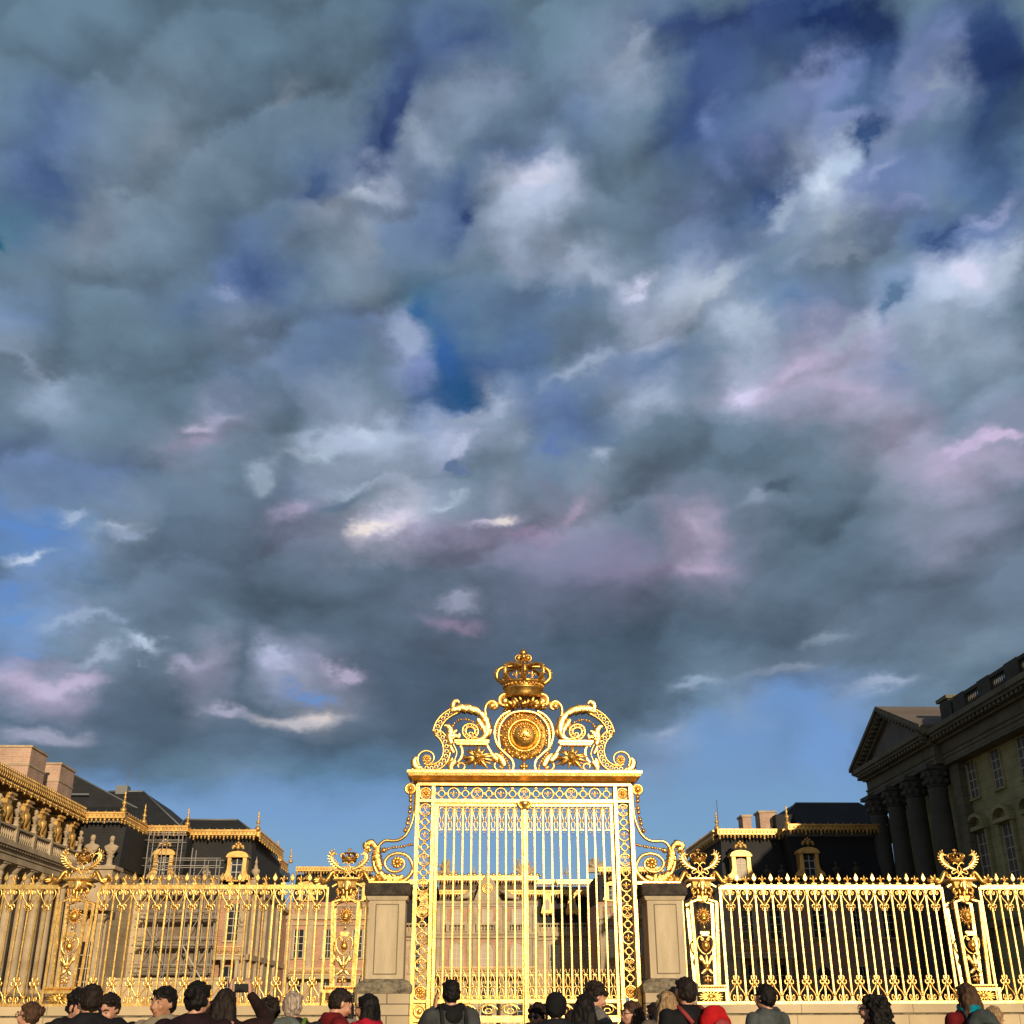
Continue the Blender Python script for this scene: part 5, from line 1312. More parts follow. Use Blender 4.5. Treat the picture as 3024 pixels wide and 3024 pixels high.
# ---- ground
def paving():
    m = masonry('granite_setts', (.13, .12, .105), (.10, .092, .08), (.05, .045, .04), .16, .11, msize=.012)
    nt = m.node_tree; tc = nt.nodes['Texture Coordinate']; br = [n for n in nt.nodes if n.type == 'TEX_BRICK'][0]
    nt.links.new(tc.outputs['Object'], br.inputs['Vector']); return m
g = MB(); g.add([(-1500, -600, 0), (1500, -600, 0), (1500, 3000, 0), (-1500, 3000, 0)], [(0, 1, 2, 3)], False)
tag(g.build('ground', paving()), kind='structure')
# ================================================================ PEOPLE
def cap(m, p0, p1, r0_, r1_, n=12, sx=1):
    p0 = Vector(p0); p1 = Vector(p1); m.sphere(p0, r0_, n, 8); m.sphere(p1, r1_, n, 8); m.tube([p0, p1], [r0_, r1_], n)
def loft(m, secs, n=16):                      # [(z, cx, cy, rx, ry)]
    vs = []; fs = []
    for z, cx, cy, rx, ry in secs:
        for k in range(n):
            a = 2*PI*k/n; vs.append((cx+rx*math.cos(a), cy+ry*math.sin(a), z))
    for i in range(len(secs)-1):
        for k in range(n): fs.append((i*n+k, i*n+(k+1) % n, (i+1)*n+(k+1) % n, (i+1)*n+k))
    fs += [tuple(range(n))[::-1], tuple(range(len(vs)-n, len(vs)))]
    m.add(vs, fs)
WORK = bpy.data.scenes.new('workbench')
def remesh(m, vox, smooth=2, disp=0, dscale=30, stretch=(1, 1, 1), seed=0):
    """weld overlapping volumes into one continuous skin"""
    me = bpy.data.meshes.new('tmp')
    me.from_pydata([tuple(v) for v in m.v], [], m.f)
    o = bpy.data.objects.new('tmp', me); WORK.collection.objects.link(o)
    r = o.modifiers.new('r', 'REMESH'); r.mode = 'VOXEL'; r.voxel_size = vox; r.adaptivity = 0
    if smooth: sm_ = o.modifiers.new('s', 'SMOOTH'); sm_.iterations = smooth; sm_.factor = .5
    WORK.view_layers[0].update(); dg = WORK.view_layers[0].depsgraph; ev = o.evaluated_get(dg)
    out = bpy.data.meshes.new_from_object(ev); bpy.data.objects.remove(o); bpy.data.meshes.remove(me)
    if disp:
        for v in out.vertices:
            p = Vector((v.co.x*stretch[0], v.co.y*stretch[1], v.co.z*stretch[2]))*dscale+Vector((seed*3.1, 0, 0))
            v.co += v.normal*disp*noise.noise(p)
    out.polygons.foreach_set('use_smooth', [True]*len(out.polygons)); return out
def attach(name, me, m_, parent, rootloc):
    me.materials.append(m_); me.name = name
    o = bpy.data.objects.new(name, me); COL.objects.link(o); o.parent = parent; WP[o] = Vector(rootloc); return o
def loc_build(m, name, m_, parent, loc):       # mesh given in the figure's own coordinates
    o = bpy.data.objects.new(name, m.mesh(name, m_)); COL.objects.link(o); WP[o] = Vector(loc)
    if parent: o.parent = parent
    else: o.location = loc
    return o
SK = {'light': mat('skin_light', (.52, .28, .19), .5, 0, (.44, .21, .13), 14), 'tan': mat('skin_tan', (.42, .22, .13), .5, 0, (.34, .16, .09), 14)}
HR = {}
def hair_mat(name, c):
    if name in HR: return HR[name]
    m = mat('hair_'+name, c, .68, 0, spec=.2); nt = m.node_tree; N = nt.nodes; L = nt.links
    tc = N.new('ShaderNodeTexCoord'); mp = N.new('ShaderNodeMapping'); mp.inputs['Scale'].default_value = (90, 90, 9)
    n = N.new('ShaderNodeTexNoise'); n.inputs['Scale'].default_value = 1; n.inputs['Detail'].default_value = 3
    L.new(tc.outputs['Object'], mp.inputs[0]); L.new(mp.outputs[0], n.inputs['Vector'])
    r = N.new('ShaderNodeValToRGB'); r.color_ramp.elements[0].position = .35; r.color_ramp.elements[1].position = .65
    r.color_ramp.elements[0].color = (c[0]*.45, c[1]*.45, c[2]*.45, 1); r.color_ramp.elements[1].color = (min(1, c[0]*1.5), min(1, c[1]*1.5), min(1, c[2]*1.5), 1)
    L.new(n.outputs['Fac'], r.inputs['Fac']); L.new(r.outputs['Color'], N['Principled BSDF'].inputs['Base Color'])
    bp = N.new('ShaderNodeBump'); bp.inputs['Strength'].default_value = .6; bp.inputs['Distance'].default_value = .004
    L.new(n.outputs['Fac'], bp.inputs['Height']); L.new(bp.outputs['Normal'], N['Principled BSDF'].inputs['Normal'])
    HR[name] = m; return m
hc = {'black': (.006, .005, .005), 'dark': (.014, .009, .007), 'brown': (.055, .028, .015), 'blond': (.24, .155, .08), 'grey': (.30, .235, .185)}
CL = {}
def cloth(c, rough=.85):
    k = tuple(c)
    if k not in CL: CL[k] = mat('cloth', c, rough, 0, tuple(x*.5 for x in c), 7, .8, 5, spec=.12)
    return CL[k]
lipm = mat('lips', (.33, .10, .08), .5); eyem = mat('eye_white', (.34, .30, .27), .3); irism = mat('iris', (.03, .02, .015), .2)
shoe = mat('shoe_leather', (.03, .025, .02), .5); phone_m = mat('phone_case', (.012, .012, .014), .25); lensm = mat('sunglass_lens', (.01, .01, .012), .1)
screen_m = bpy.data.materials.new('phone_screen'); screen_m.use_nodes = True
sb_ = screen_m.node_tree.nodes['Principled BSDF']; sb_.inputs['Base Color'].default_value = (.02, .02, .02, 1); sb_.inputs['Emission Color'].default_value = (.45, .6, .8, 1); sb_.inputs['Emission Strength'].default_value = .5

def hand(m, w, d, nrm, grip=.5, s=1.0, flip=1):
    """w wrist, d direction of the hand, nrm palm normal: palm, four fingers of unequal length, thumb"""
    d = d.normalized(); nrm = (nrm-d*nrm.dot(d)).normalized(); sd = d.cross(nrm)*flip
    for q in (-.028, -.01, .01, .028): cap(m, w+sd*q*.8*s, w+d*.085*s+sd*q*s, .017*s, .014*s, 8)
    for q, L_ in ((-.032, .066), (-.011, .078), (.011, .074), (.031, .058)):
        p = w+d*.085*s+sd*q*s; dd = d; rad = .0088*s
        for k, seg in enumerate((.42, .32, .26)):
            ang = grip*(.5+.45*k); dn = (d*math.cos(ang*(k+1)*.6)+nrm*math.sin(ang*(k+1)*.6))
            e = p+dn*L_*seg*s; cap(m, p, e, rad, rad*.93, 7); p = e; rad *= .93
    p = w+d*.03*s+sd*-.03*s; e = p+(d*.6-sd*.75+nrm*.35).normalized()*.038*s; cap(m, p, e, .013*s, .011*s, 8)
    e2 = e+(d*.9-sd*.2+nrm*.4).normalized()*.03*s; cap(m, e, e2, .011*s, .009*s, 8)

def person(label, px, ytop, hpx, head=0, tilt=0, turn=0, hair='dark', style='short', skin='light', coat=(.02, .02, .025), hood=None, collar=None,
           trousers=(.03, .035, .05), pose='down', shoulder=1.0, glasses=False, sunglasses=False, lean=0, scarf=None, hat=None, group='visitors standing below the gate', female=False, yoff=0):
    """px, ytop: top of the head in the photograph; hpx: head height there; head: heading, 0 looks away, 90 looks left, 180 looks at the camera"""
    Y = .250*3290/hpx*1.0+yoff; top = at(px, ytop, Y); Hh = top.z
    if style in ('short', 'bald') : Hh -= .0
    s = Hh/1.75; loc = Vector((top.x, top.y, 0))
    root = empty('person', loc, label, 'person', group)
    Rz = Matrix.Rotation(R(head), 3, 'Z')
    sc_ = min(max(s, .92), 1.06)             # head keeps a human size
    hz = Hh-.115*sc_                          # head centre
    neckb = Vector((0, 0, Hh-.285*sc_))
    w = (.20 if not female else .175)*shoulder
    # ---- skeleton points (x right, y forward)
    hipz = .52*Hh; shz = Hh-.295*sc_
    Sh = [Vector((q*w, -.01, shz)) for q in (-1, 1)]
    hipp = [Vector((q*.085, 0, hipz)) for q in (-1, 1)]; knee = [Vector((q*.095, .02, .28*Hh)) for q in (-1, 1)]; ank = [Vector((q*.10, -.01, .06)) for q in (-1, 1)]
    el = [Vector((q*(w+.06), -.03, shz-.29*s)) for q in (-1, 1)]; wr = [Vector((q*(w+.06), .07, shz-.54*s)) for q in (-1, 1)]
    hd = [Vector((0, .15, -1)).normalized()]*2; hn = [Vector((q*-1.0, .0, 0)) for q in (-1, 1)]; grips = [.55, .55]
    eye_z = hz
    phone = None
    if pose == 'photo_high':                 # both arms up holding a phone above the head
        el = [Vector((-w-.13, .16, shz+.02)), Vector((w+.16, .12, shz+.03))]
        wr = [Vector((-.02, .33, Hh-.03)), Vector((.16, .33, Hh-.04))]; hd = [Vector((.0, .1, 1)), Vector((-.12, .05, 1))]; hn = [Vector((.9, .3, 0)), Vector((-.9, .2, 0))]; grips = [.9, .6]
        phone = (Vector((.085, .36, Hh+.015)), (.075, .008, .036), 0)
    if pose == 'photo_face':                 # phone held before the face
        el = [Vector((-w-.10, .14, shz-.2)), Vector((w+.10, .14, shz-.2))]
        wr = [Vector((-.10, .36, hz-.10)), Vector((.10, .36, hz-.12))]; hd = [Vector((.25, .2, 1)), Vector((-.25, .2, 1))]; hn = [Vector((1, .2, 0)), Vector((-1, .2, 0))]; grips = [.9, .9]
        phone = (Vector((0, .40, hz+.01)), (.078, .008, .038), 0)
    if pose == 'photo_low':                  # phone held low before the chest
        el = [Vector((-w-.07, .08, shz-.26)), Vector((w+.09, .12, shz-.22))]
        wr = [Vector((-.08, .28, shz-.2)), Vector((.10, .34, shz-.02))]; hd = [Vector((.4, .6, .2)), Vector((0, .3, 1))]; hn = [Vector((.6, .2, .9)), Vector((-.9, .2, 0))]; grips = [.6, .9]
        phone = (Vector((.06, .37, shz+.09)), (.036, .008, .075), 0)
    if pose == 'cheek':                      # left hand raised to the cheek
        el = [Vector((-w-.08, .10, shz-.22)), el[1]]; wr = [Vector((-.13, .13, hz-.13)), wr[1]]; hd = [Vector((.1, 0, 1)), hd[1]]; hn = [Vector((1, .1, 0)), hn[1]]; grips = [.4, .55]
    # ---- body: one continuous figure
    Rt = Matrix.Rotation(R(-tilt), 3, 'X') @ Matrix.Rotation(R(turn), 3, 'Z'); piv = Vector((0, -.01, Hh-.25*sc_))
    HD = lambda v: Rt @ (Vector(v)-piv) + piv
    hm = MB(); k = sc_
    hc_ = Vector((0, 0, hz))
    hm.sphere(hc_+Vector((0, -.015, .018))*k, .1*k, 18, 12, (.76, .93, .97)); hm.sphere(hc_+Vector((0, .03, -.02))*k, .078*k, 16, 10, (.82, .85, 1.08))
    hm.sphere(hc_+Vector((0, .045, -.072))*k, .045*k, 12, 8, (.95, .85, .75)); hm.sphere(hc_+Vector((0, .01, -.05))*k, .065*k, 14, 8, (.88, 1, .8))
    cap(hm, hc_+Vector((0, .095, .01))*k, hc_+Vector((0, .110, -.028))*k, .010*k, .016*k, 8); hm.sphere(hc_+Vector((0, .103, -.03))*k, .015*k, 8, 6, (1.3, .8, .8))
    for q in (-1, 1):
        hm.sphere(hc_+Vector((q*.078, -.005, -.008))*k, .022*k, 8, 6, (.35, .75, 1.4)); hm.sphere(hc_+Vector((q*.04, .07, -.025))*k, .026*k, 8, 6)
        cap(hm, hc_+Vector((q*.015, .092, .028))*k, hc_+Vector((q*.05, .078, .03))*k, .010*k, .009*k, 7)
    cap(hm, hc_+Vector((-.018, .088, -.058))*k, hc_+Vector((.018, .088, -.058))*k, .009*k, .009*k, 7)
    hm.v = [HD(v) for v in hm.v]
    bm_ = MB(); bm_.add(hm.v, hm.f)
    cap(bm_, neckb+Vector((0, -.02, -.02)), HD(hc_+Vector((0, -.015, -.06))), .058*k, .052*k, 14)
    T = [(hipz-.06, 0, 0, .145*s, .10*s), (hipz+.06, 0, 0, .15*s, .105*s), (hipz+.2, 0, 0, .13*s, .095*s), (shz-.22, 0, 0, .15*s*shoulder, .105*s), (shz-.1, 0, -.0, .165*s*shoulder, .105*s), (shz-.02, 0, -.01, .15*shoulder, .085), (shz+.045, 0, -.015, .07, .06)]
    loft(bm_, T)
    for i in (0, 1):
        cap(bm_, Sh[i], el[i], .052, .042, 12); cap(bm_, el[i], wr[i], .041, .027, 12); hand(bm_, wr[i], hd[i], hn[i], grips[i], 1.0, -1 if i == 0 else 1)
        cap(bm_, hipp[i], knee[i], .085, .058, 12); cap(bm_, knee[i], ank[i], .055, .038, 12); cap(bm_, ank[i]+Vector((0, -.02, -.02)), ank[i]+Vector((0, .13, -.03)), .036, .028, 10)
    bm_.v = [Rz @ v for v in bm_.v]
    me = remesh(bm_, .0105 if pose == 'down' else .0082, 2); me.materials.append(SK[skin]); me.name = 'body'
    body = bpy.data.objects.new('body', me); COL.objects.link(body); body.parent = root; WP[body] = loc
    P_ = lambda m: setattr(m, 'v', [Rz @ v for v in m.v])
    # ---- coat
    cm_ = cloth(coat); m = MB(); g = .026
    loft(m, [(hipz-.12, 0, 0, .175*s, .13*s), (hipz+.08, 0, 0, .175*s, .13*s), (shz-.25, 0, 0, .18*s*shoulder, .13*s), (shz-.1, 0, 0, .21*s*shoulder, .14*s), (shz+.01, 0, -.01, .215*shoulder, .125), (shz+.045, 0, -.015, .16*shoulder, .11), (shz+.09, 0, -.02, .09, .082)], 20)
    for i in (0, 1): cap(m, Sh[i]+Vector((0, 0, -.015)), el[i], .082, .068, 12); cap(m, el[i], wr[i]+(el[i]-wr[i])*.06, .062, .043, 12)
    if hood:
        for t in range(9):
            a = PI*t/8; p = Vector((.085*math.cos(a), -.05-.075*math.sin(a), shz+.07-.035*math.sin(a))); m.sphere(p, .042, 8, 6)
        m.sphere((0, -.115, shz+.0), .075, 10, 8, (1.1, .6, 1))
    else:
        for t in range(10):
            a = 2*PI*t/10; m.sphere((.066*math.cos(a), -.015+.064*math.sin(a), shz+.085), .020, 7, 5)
    P_(m); o = attach('coat', remesh(m, .016, 2, .012, 9, seed=px), cm_, body, loc)
    if hood and hood != coat:
        m = MB()
        for t in range(9):
            a = PI*t/8; m.sphere((.088*math.cos(a), -.055-.08*math.sin(a), shz+.075-.03*math.sin(a)), .040, 8, 6)
        m.sphere((0, -.13, shz+.0), .08, 10, 8, (1.15, .55, 1.1)); P_(m); attach('hood', remesh(m, .010, 2, .01, 12), cloth(hood), o, loc)
    m = MB(); 
    for i in (0, 1): cap(m, hipp[i], knee[i], .105, .08, 12); cap(m, knee[i], ank[i]+Vector((0, 0, .03)), .08, .062, 12)
    P_(m); attach('trousers', remesh(m, .035, 1), cloth(trousers), body, loc)
    for i in (0, 1):
        m = MB(); cap(m, ank[i]+Vector((0, -.03, -.012)), ank[i]+Vector((0, .15, -.02)), .046, .038, 10); P_(m); loc_build(m, 'shoe', shoe, body, loc)
    # ---- hair
    if style != 'bald':
        m = MB(); h = lambda x, y, z: HD(hc_+Vector((x, y, z))*k)
        add = lambda c, r, sc=(1, 1, 1): m.sphere(h(*c), r*k, 14, 10, sc)
        add((0, -.022, .035), .102, (.82, .98, .90)); add((0, -.045, .0), .085, (.92, .85, 1.0))
        for q in (-1, 1): add((q*.055, -.03, .0), .045, (.7, 1.1, 1.2))
        for t in range(7): x = -.055+.11*t/6; add((x, .040-2.5*x*x, .078), .024)
        if style == 'shaggy':
            rnd = random.Random(int(px))
            for t in range(26):
                a = rnd.uniform(0, 2*PI); e = rnd.uniform(.1, 1.2); add((.078*math.cos(a)*math.cos(e), -.025+.088*math.sin(a)*math.cos(e), .03+.085*math.sin(e)), .03)
            for t in range(5): add((-.05+.025*t, .075, .055), .024)
        if style in ('bob', 'long', 'curly'):
            for q in (-1, 1):
                cap(m, h(q*.06, -.02, .03), h(q*.078, -.03, -.11), .034*k, .036*k, 10)
            for q in (-.05, -.02, .02, .05): cap(m, h(q, -.075, .0), h(q*1.3, -.085, -.12), .04*k, .036*k, 10)
        if style in ('long',):
            for q in (-.085, -.06, -.03, 0, .03, .06, .085): cap(m, h(q*.9, -.07, -.05), Vector((q*1.25, -.12, shz-.13-.04*abs(math.sin(q*70)))), .036*k, .022*k, 9)
            for q in (-1, 1): cap(m, h(q*.075, -.01, -.05), Vector((q*.11, .035, shz-.1)), .028*k, .02*k, 9)
        if style == 'curly':
            rnd = random.Random(8)
            for t in range(150):
                a = rnd.uniform(0, 2*PI); zz = rnd.uniform(-.34, .08); wdt = .115+.10*max(0, -zz-.03)*1.6
                if math.sin(a) > .3 and zz < .02: continue
                add((wdt*math.cos(a)*.9, -.05+wdt*math.sin(a)*.75, zz), rnd.uniform(.022, .036))
        if style == 'bun':
            add((0, -.128, .035), .042); add((.012, -.14, .05), .03); add((0, -.10, .02), .04)
        if style == 'ponytail':
            add((0, -.11, .03), .032); cap(m, h(0, -.125, .03), h(0, -.15, -.14), .035, .02, 9)
        P_(m); me = remesh(m, .0085, 2, .022 if style in ('shaggy', 'curly') else .012, 34, (1, 1, .45 if style in ('long', 'bob') else 1), seed=px)
        attach('hair', me, hair_mat(hair, hc[hair]), body, loc)
    if hat:
        m = MB(); m.sphere(HD(hc_+Vector((0, -.02, .03))), .115, 16, 10, (.86, 1, .98)); m.v = [v for v in m.v]; P_(m); attach('knit_hat', remesh(m, .01, 1, .01, 20), cloth(hat), body, loc)
    # ---- face details
    for q in (-1, 1):
        e = MB(); e.sphere(HD(hc_+Vector((q*.032, .083, .008))*k), .0125*k, 10, 8, (1, .7, .5)); P_(e); eo = loc_build(e, 'eye', eyem, body, loc); 
        e = MB(); e.sphere(HD(hc_+Vector((q*.032, .0915, .008))*k), .006*k, 8, 6, (1, .5, 1)); P_(e); loc_build(e, 'iris', irism, eo, loc)
        e = MB(); e.tube([HD(hc_+Vector(v)*k) for v in ((q*.015, .104, .03), (q*.035, .099, .038), (q*.055, .085, .03))], [.004, .006, .003], 6); P_(e); loc_build(e, 'eyebrow', hair_mat(hair, hc[hair]), body, loc)
    e = MB(); e.tube([HD(hc_+Vector(v)*k) for v in ((-.024, .090, -.056), (0, .1005, -.054), (.024, .090, -.056))], [.003, .0055, .003], 6); e.tube([HD(hc_+Vector(v)*k) for v in ((-.02, .090, -.062), (0, .0995, -.065), (.02, .090, -.062))], [.003, .006, .003], 6)
    P_(e); loc_build(e, 'lips', lipm, body, loc)
    if glasses or sunglasses:
        e = MB(); 
        for q in (-1, 1):
            c = HD(hc_+Vector((q*.034, .106, .004))*k); e.torus(c, .023*k, .0028, 16, 5); e.tube([HD(hc_+Vector((q*.057, .1, .008))*k), HD(hc_+Vector((q*.083, .0, .006))*k)], .0028, 5)
        e.tube([HD(hc_+Vector((-.012, .110, .008))*k), HD(hc_+Vector((.012, .110, .008))*k)], .0025, 5); P_(e); go = loc_build(e, 'glasses', black_iron, body, loc)
        if sunglasses:
            for q in (-1, 1): e = MB(); e.sphere(HD(hc_+Vector((q*.034, .106, .004))*k), .023*k, 12, 8, (1, .12, 1)); P_(e); loc_build(e, 'lens', lensm, go, loc)
    if scarf:
        m = MB()
        for t in range(14):
            a = 2*PI*t/14; m.sphere((.088*math.cos(a), -.02+.085*math.sin(a), shz+.085+.012*math.sin(3*a)), .034, 8, 6); m.sphere((.094*math.cos(a), -.02+.09*math.sin(a), shz+.05), .03, 8, 6)
        P_(m); attach('scarf', remesh(m, .009, 1, .012, 18), cloth(scarf), body, loc)
    if phone:
        c, hs, _ = phone; m = MB(); m.box(c.x-hs[0], c.x+hs[0], c.y-.005, c.y+.005, c.z-hs[1] if False else c.z-hs[2], c.z+hs[2]); P_(m)
        ph = loc_build(m, 'phone', phone_m, None, loc)
        m = MB(); m.box(c.x-hs[0]+.004, c.x+hs[0]-.004, c.y-.0065, c.y-.0055, c.z-hs[2]+.004, c.z+hs[2]-.004); P_(m); loc_build(m, 'screen', screen_m if pose != 'photo_high' else lensm, ph, loc)
        tag(ph, {'photo_high': 'black phone held overhead by the person with both arms raised', 'photo_low': 'dark phone held by the tall person looking down', 'photo_face': 'lit phone held up beside the long brown hair'}[pose], 'phone')
    root['_'] = 1; del root['_']
    root.rotation_euler.x = 0
    return dict(root=root, loc=loc, Rz=Rz, shz=shz, w=w, s=s, Hh=Hh)
def backpack(p, c1, c2, label, wide=.15, tall=.42, drop=.06, side=0, only_strap=False):
    Rz, loc, shz, w = p['Rz'], p['loc'], p['shz'], p['w']
    r = empty('backpack', loc, label, 'backpack')
    m = MB(); z1 = shz+.02-drop
    for z in (z1-tall, z1-tall*.66, z1-tall*.33, z1-.06):
        for q in (-1, -.33, .33, 1): m.sphere((side+q*wide*.62, -.19-.03*(z < z1-.1), z), .085, 9, 7)
    m.sphere((side, -.2, z1), .1, 10, 8, (1.3, .8, .9)); m.v = [Rz @ v for v in m.v]
    me = remesh(m, .014, 3, .008, 12); b = attach('bag', me, cloth(c1), r, loc)
    m = MB(); m.sphere((side, -.30, z1-.12), .09, 12, 8, (1.2, .35, 1.1)); m.sphere((side, -.31, z1-.30), .09, 12, 8, (1.3, .35, 1)); m.v = [Rz @ v for v in m.v]; attach('pocket', remesh(m, .012, 2), cloth(c2), r, loc)
    for q in (-1, 1):
        m = MB(); pts = [Vector((q*w*.55+side*.4, -.17, z1-.06)), Vector((q*w*.55, -.10, shz+.045)), Vector((q*w*.53, .0, shz+.075)), Vector((q*w*.55, .10, shz+.01)), Vector((q*w*.6, .135, shz-.12)), Vector((q*w*.75, .06, shz-.3)), Vector((q*w*.6, -.12, shz-.34))]
        pts = [Rz @ v for v in catmull(pts, 4)]; m.tube(pts, .02, 8); loc_build(m, 'strap', cloth(c2), r, loc)
K = (.012, .012, .014)
person('person at the far left edge with a brown bun and dark glasses, turned left', 90, 2961, 72, 75, hair='brown', style='bun', coat=(.25, .22, .18), glasses=True, female=True)
person('person with thick black hair looking down, black jacket, left of two men close together', 231, 2925, 84, -128, 22, hair='black', style='shaggy', coat=K, yoff=.2)
person('person seen from behind with short dark hair and black jacket, overlapping the bowed one', 274, 2908, 86, 35, 6, hair='dark', style='short', coat=(.014, .014, .017), shoulder=1.1)
person('person bowing his head with cropped hair and a black jacket', 338, 2930, 80, 165, 24, hair='dark', coat=K)
person('person facing the camera with short dark hair and an open cream collar', 489, 2915, 86, 152, 2, hair='black', coat=(.34, .29, .20), skin='tan')
person('person with bulky black tied-up hair and a dark maroon coat, seen from behind', 588, 2901, 92, -15, 4, hair='black', style='bun', coat=(.022, .010, .014), shoulder=1.15)
p7 = person('person raising both arms to take a photo, dark maroon coat, pink strap', 669, 2922, 80, 2, 0, hair='dark', style='bob', coat=(.024, .012, .012), pose='photo_high')
m = MB(); m.tube([Vector((.10, -.12, p7['shz']+.05)), Vector((.02, -.155, p7['shz']-.12)), Vector((-.08, -.16, p7['shz']-.35))], .016, 6, .5); tag(m.build('shoulder_bag', cloth((.55, .25, .22))), 'pink shoulder strap across the back of the person taking a photo', 'strap').location = p7['loc']
person('person with untidy dark hair bending forward beside the grey-haired man', 812, 2945, 74, 70, 26, hair='dark', style='shaggy', coat=(.02, .02, .03))
p9 = person('person with short grey-blond hair seen from behind, wearing a green and grey backpack', 868, 2931, 78, -5, 0, hair='grey', style='short', coat=(.02, .022, .03), shoulder=1.1)
backpack(p9, (.13, .15, .14), (.17, .28, .04), 'grey and lime green backpack on the grey-haired man', .15, .44, .0)
person('person in a red jacket with dark hair looking down at something', 991, 2916, 80, -65, 24, hair='dark', coat=(.16, .012, .015), yoff=.5)
person('person with a brown bob and pale grey hood, beside the red jacket', 1014, 2934, 74, 12, 0, hair='dark', style='bob', coat=(.30, .27, .23), hood=(.30, .27, .23), female=True)
person('person with a black bob and bright crimson jacket in front of the left stone pier', 1084, 2937, 74, 62, 0, hair='black', style='bob', coat=(.42, .012, .035), hood=(.42, .012, .035), female=True, glasses=True)
p13 = person('person in a grey jacket with black hood, hand at his cheek, before the gate', 1332, 2896, 68, 15, 0, hair='black', coat=(.06, .065, .07), hood=(.014, .014, .016), pose='cheek', shoulder=1.08)
backpack(p13, (.015, .015, .018), (.02, .02, .022), 'black sling bag on the man in front of the gate', .09, .30, .20, .06)
person('person with dark hair and sunglasses at the bottom below the gate', 1588, 2966, 72, 148, 0, hair='dark', style='shaggy', coat=K, sunglasses=True)
person('person in a dark navy puffer jacket and black hood, seen from behind', 1641, 2939, 76, 0, 0, hair='black', style='short', coat=(.018, .02, .028), hat=(.012, .012, .014), shoulder=1.2)
person('person wearing a grey camouflage hood low in front of the gate', 1690, 2985, 68, -70, 10, hair='dark', style='short', coat=(.12, .13, .13), hood=(.14, .15, .15), yoff=.4)
person('person with long straight black hair seen from behind before the gate', 1727, 2937, 74, -20, 0, hair='black', style='long', coat=K, female=True)
person('tall person with swept dark hair looking down to the right at a phone', 1746, 2901, 70, -72, 20, hair='dark', style='shaggy', coat=(.18, .17, .16), pose='photo_low', yoff=.6)
person('person with long brown hair and glasses facing left with a phone', 1862, 2957, 72, 112, 0, hair='brown', style='long', coat=(.10, .08, .07), glasses=True, female=True, pose='down')
person('person with long blond hair seen from behind near the right stone pier', 1966, 2929, 76, 5, 0, hair='blond', style='long', coat=(.16, .13, .10), female=True)
person('person with dark hair holding a phone, left of the long blond hair', 1931, 2962, 68, 20, 0, hair='dark', style='short', coat=(.03, .03, .035), yoff=.8, pose='photo_face')
person('person with black hair between the blond hair and the tall man with the red backpack', 1990, 2917, 70, 10, 5, hair='black', style='short', coat=(.02, .02, .03), yoff=1.0)
p22 = person('tall person with short brown hair and black jacket, wearing a red backpack', 2021, 2888, 76, 25, 0, hair='dark', coat=K, shoulder=1.1)
backpack(p22, (.50, .012, .015), (.30, .05, .05), 'bright red backpack on the tall man beside the right stone pier', .13, .42, .02, .16)
person('person with dark brown hair seen low behind the red backpack', 2117, 2972, 66, -10, 0, hair='dark', style='bob', coat=(.02, .012, .015), yoff=.6)
person('person with black hair and slate grey hooded jacket below the right railing', 2255, 2908, 70, 38, 0, hair='black', style='short', coat=(.075, .085, .09), hood=(.075, .085, .09), shoulder=1.05)
person('person with voluminous curly black hair and glasses below the right railing', 2570, 2938, 82, 55, 0, hair='black', style='curly', coat=(.06, .025, .02), glasses=True, female=True)
p26 = person('person with long brown hair, teal scarf and dark red jacket near the right edge', 2850, 2906, 72, 5, 0, hair='brown', style='bob', coat=(.17, .012, .015), scarf=(.0, .24, .34), female=True)
backpack(p26, (.055, .07, .07), (.04, .05, .05), 'dark grey-green backpack on the person with the teal scarf', .13, .42, .02, .02)
person('person with light brown hair bending behind the teal scarf, at the right edge', 2920, 2968, 70, -60, 30, hair='blond', style='bob', coat=(.10, .05, .04), yoff=.5, female=True)

bpy.data.scenes.remove(WORK)
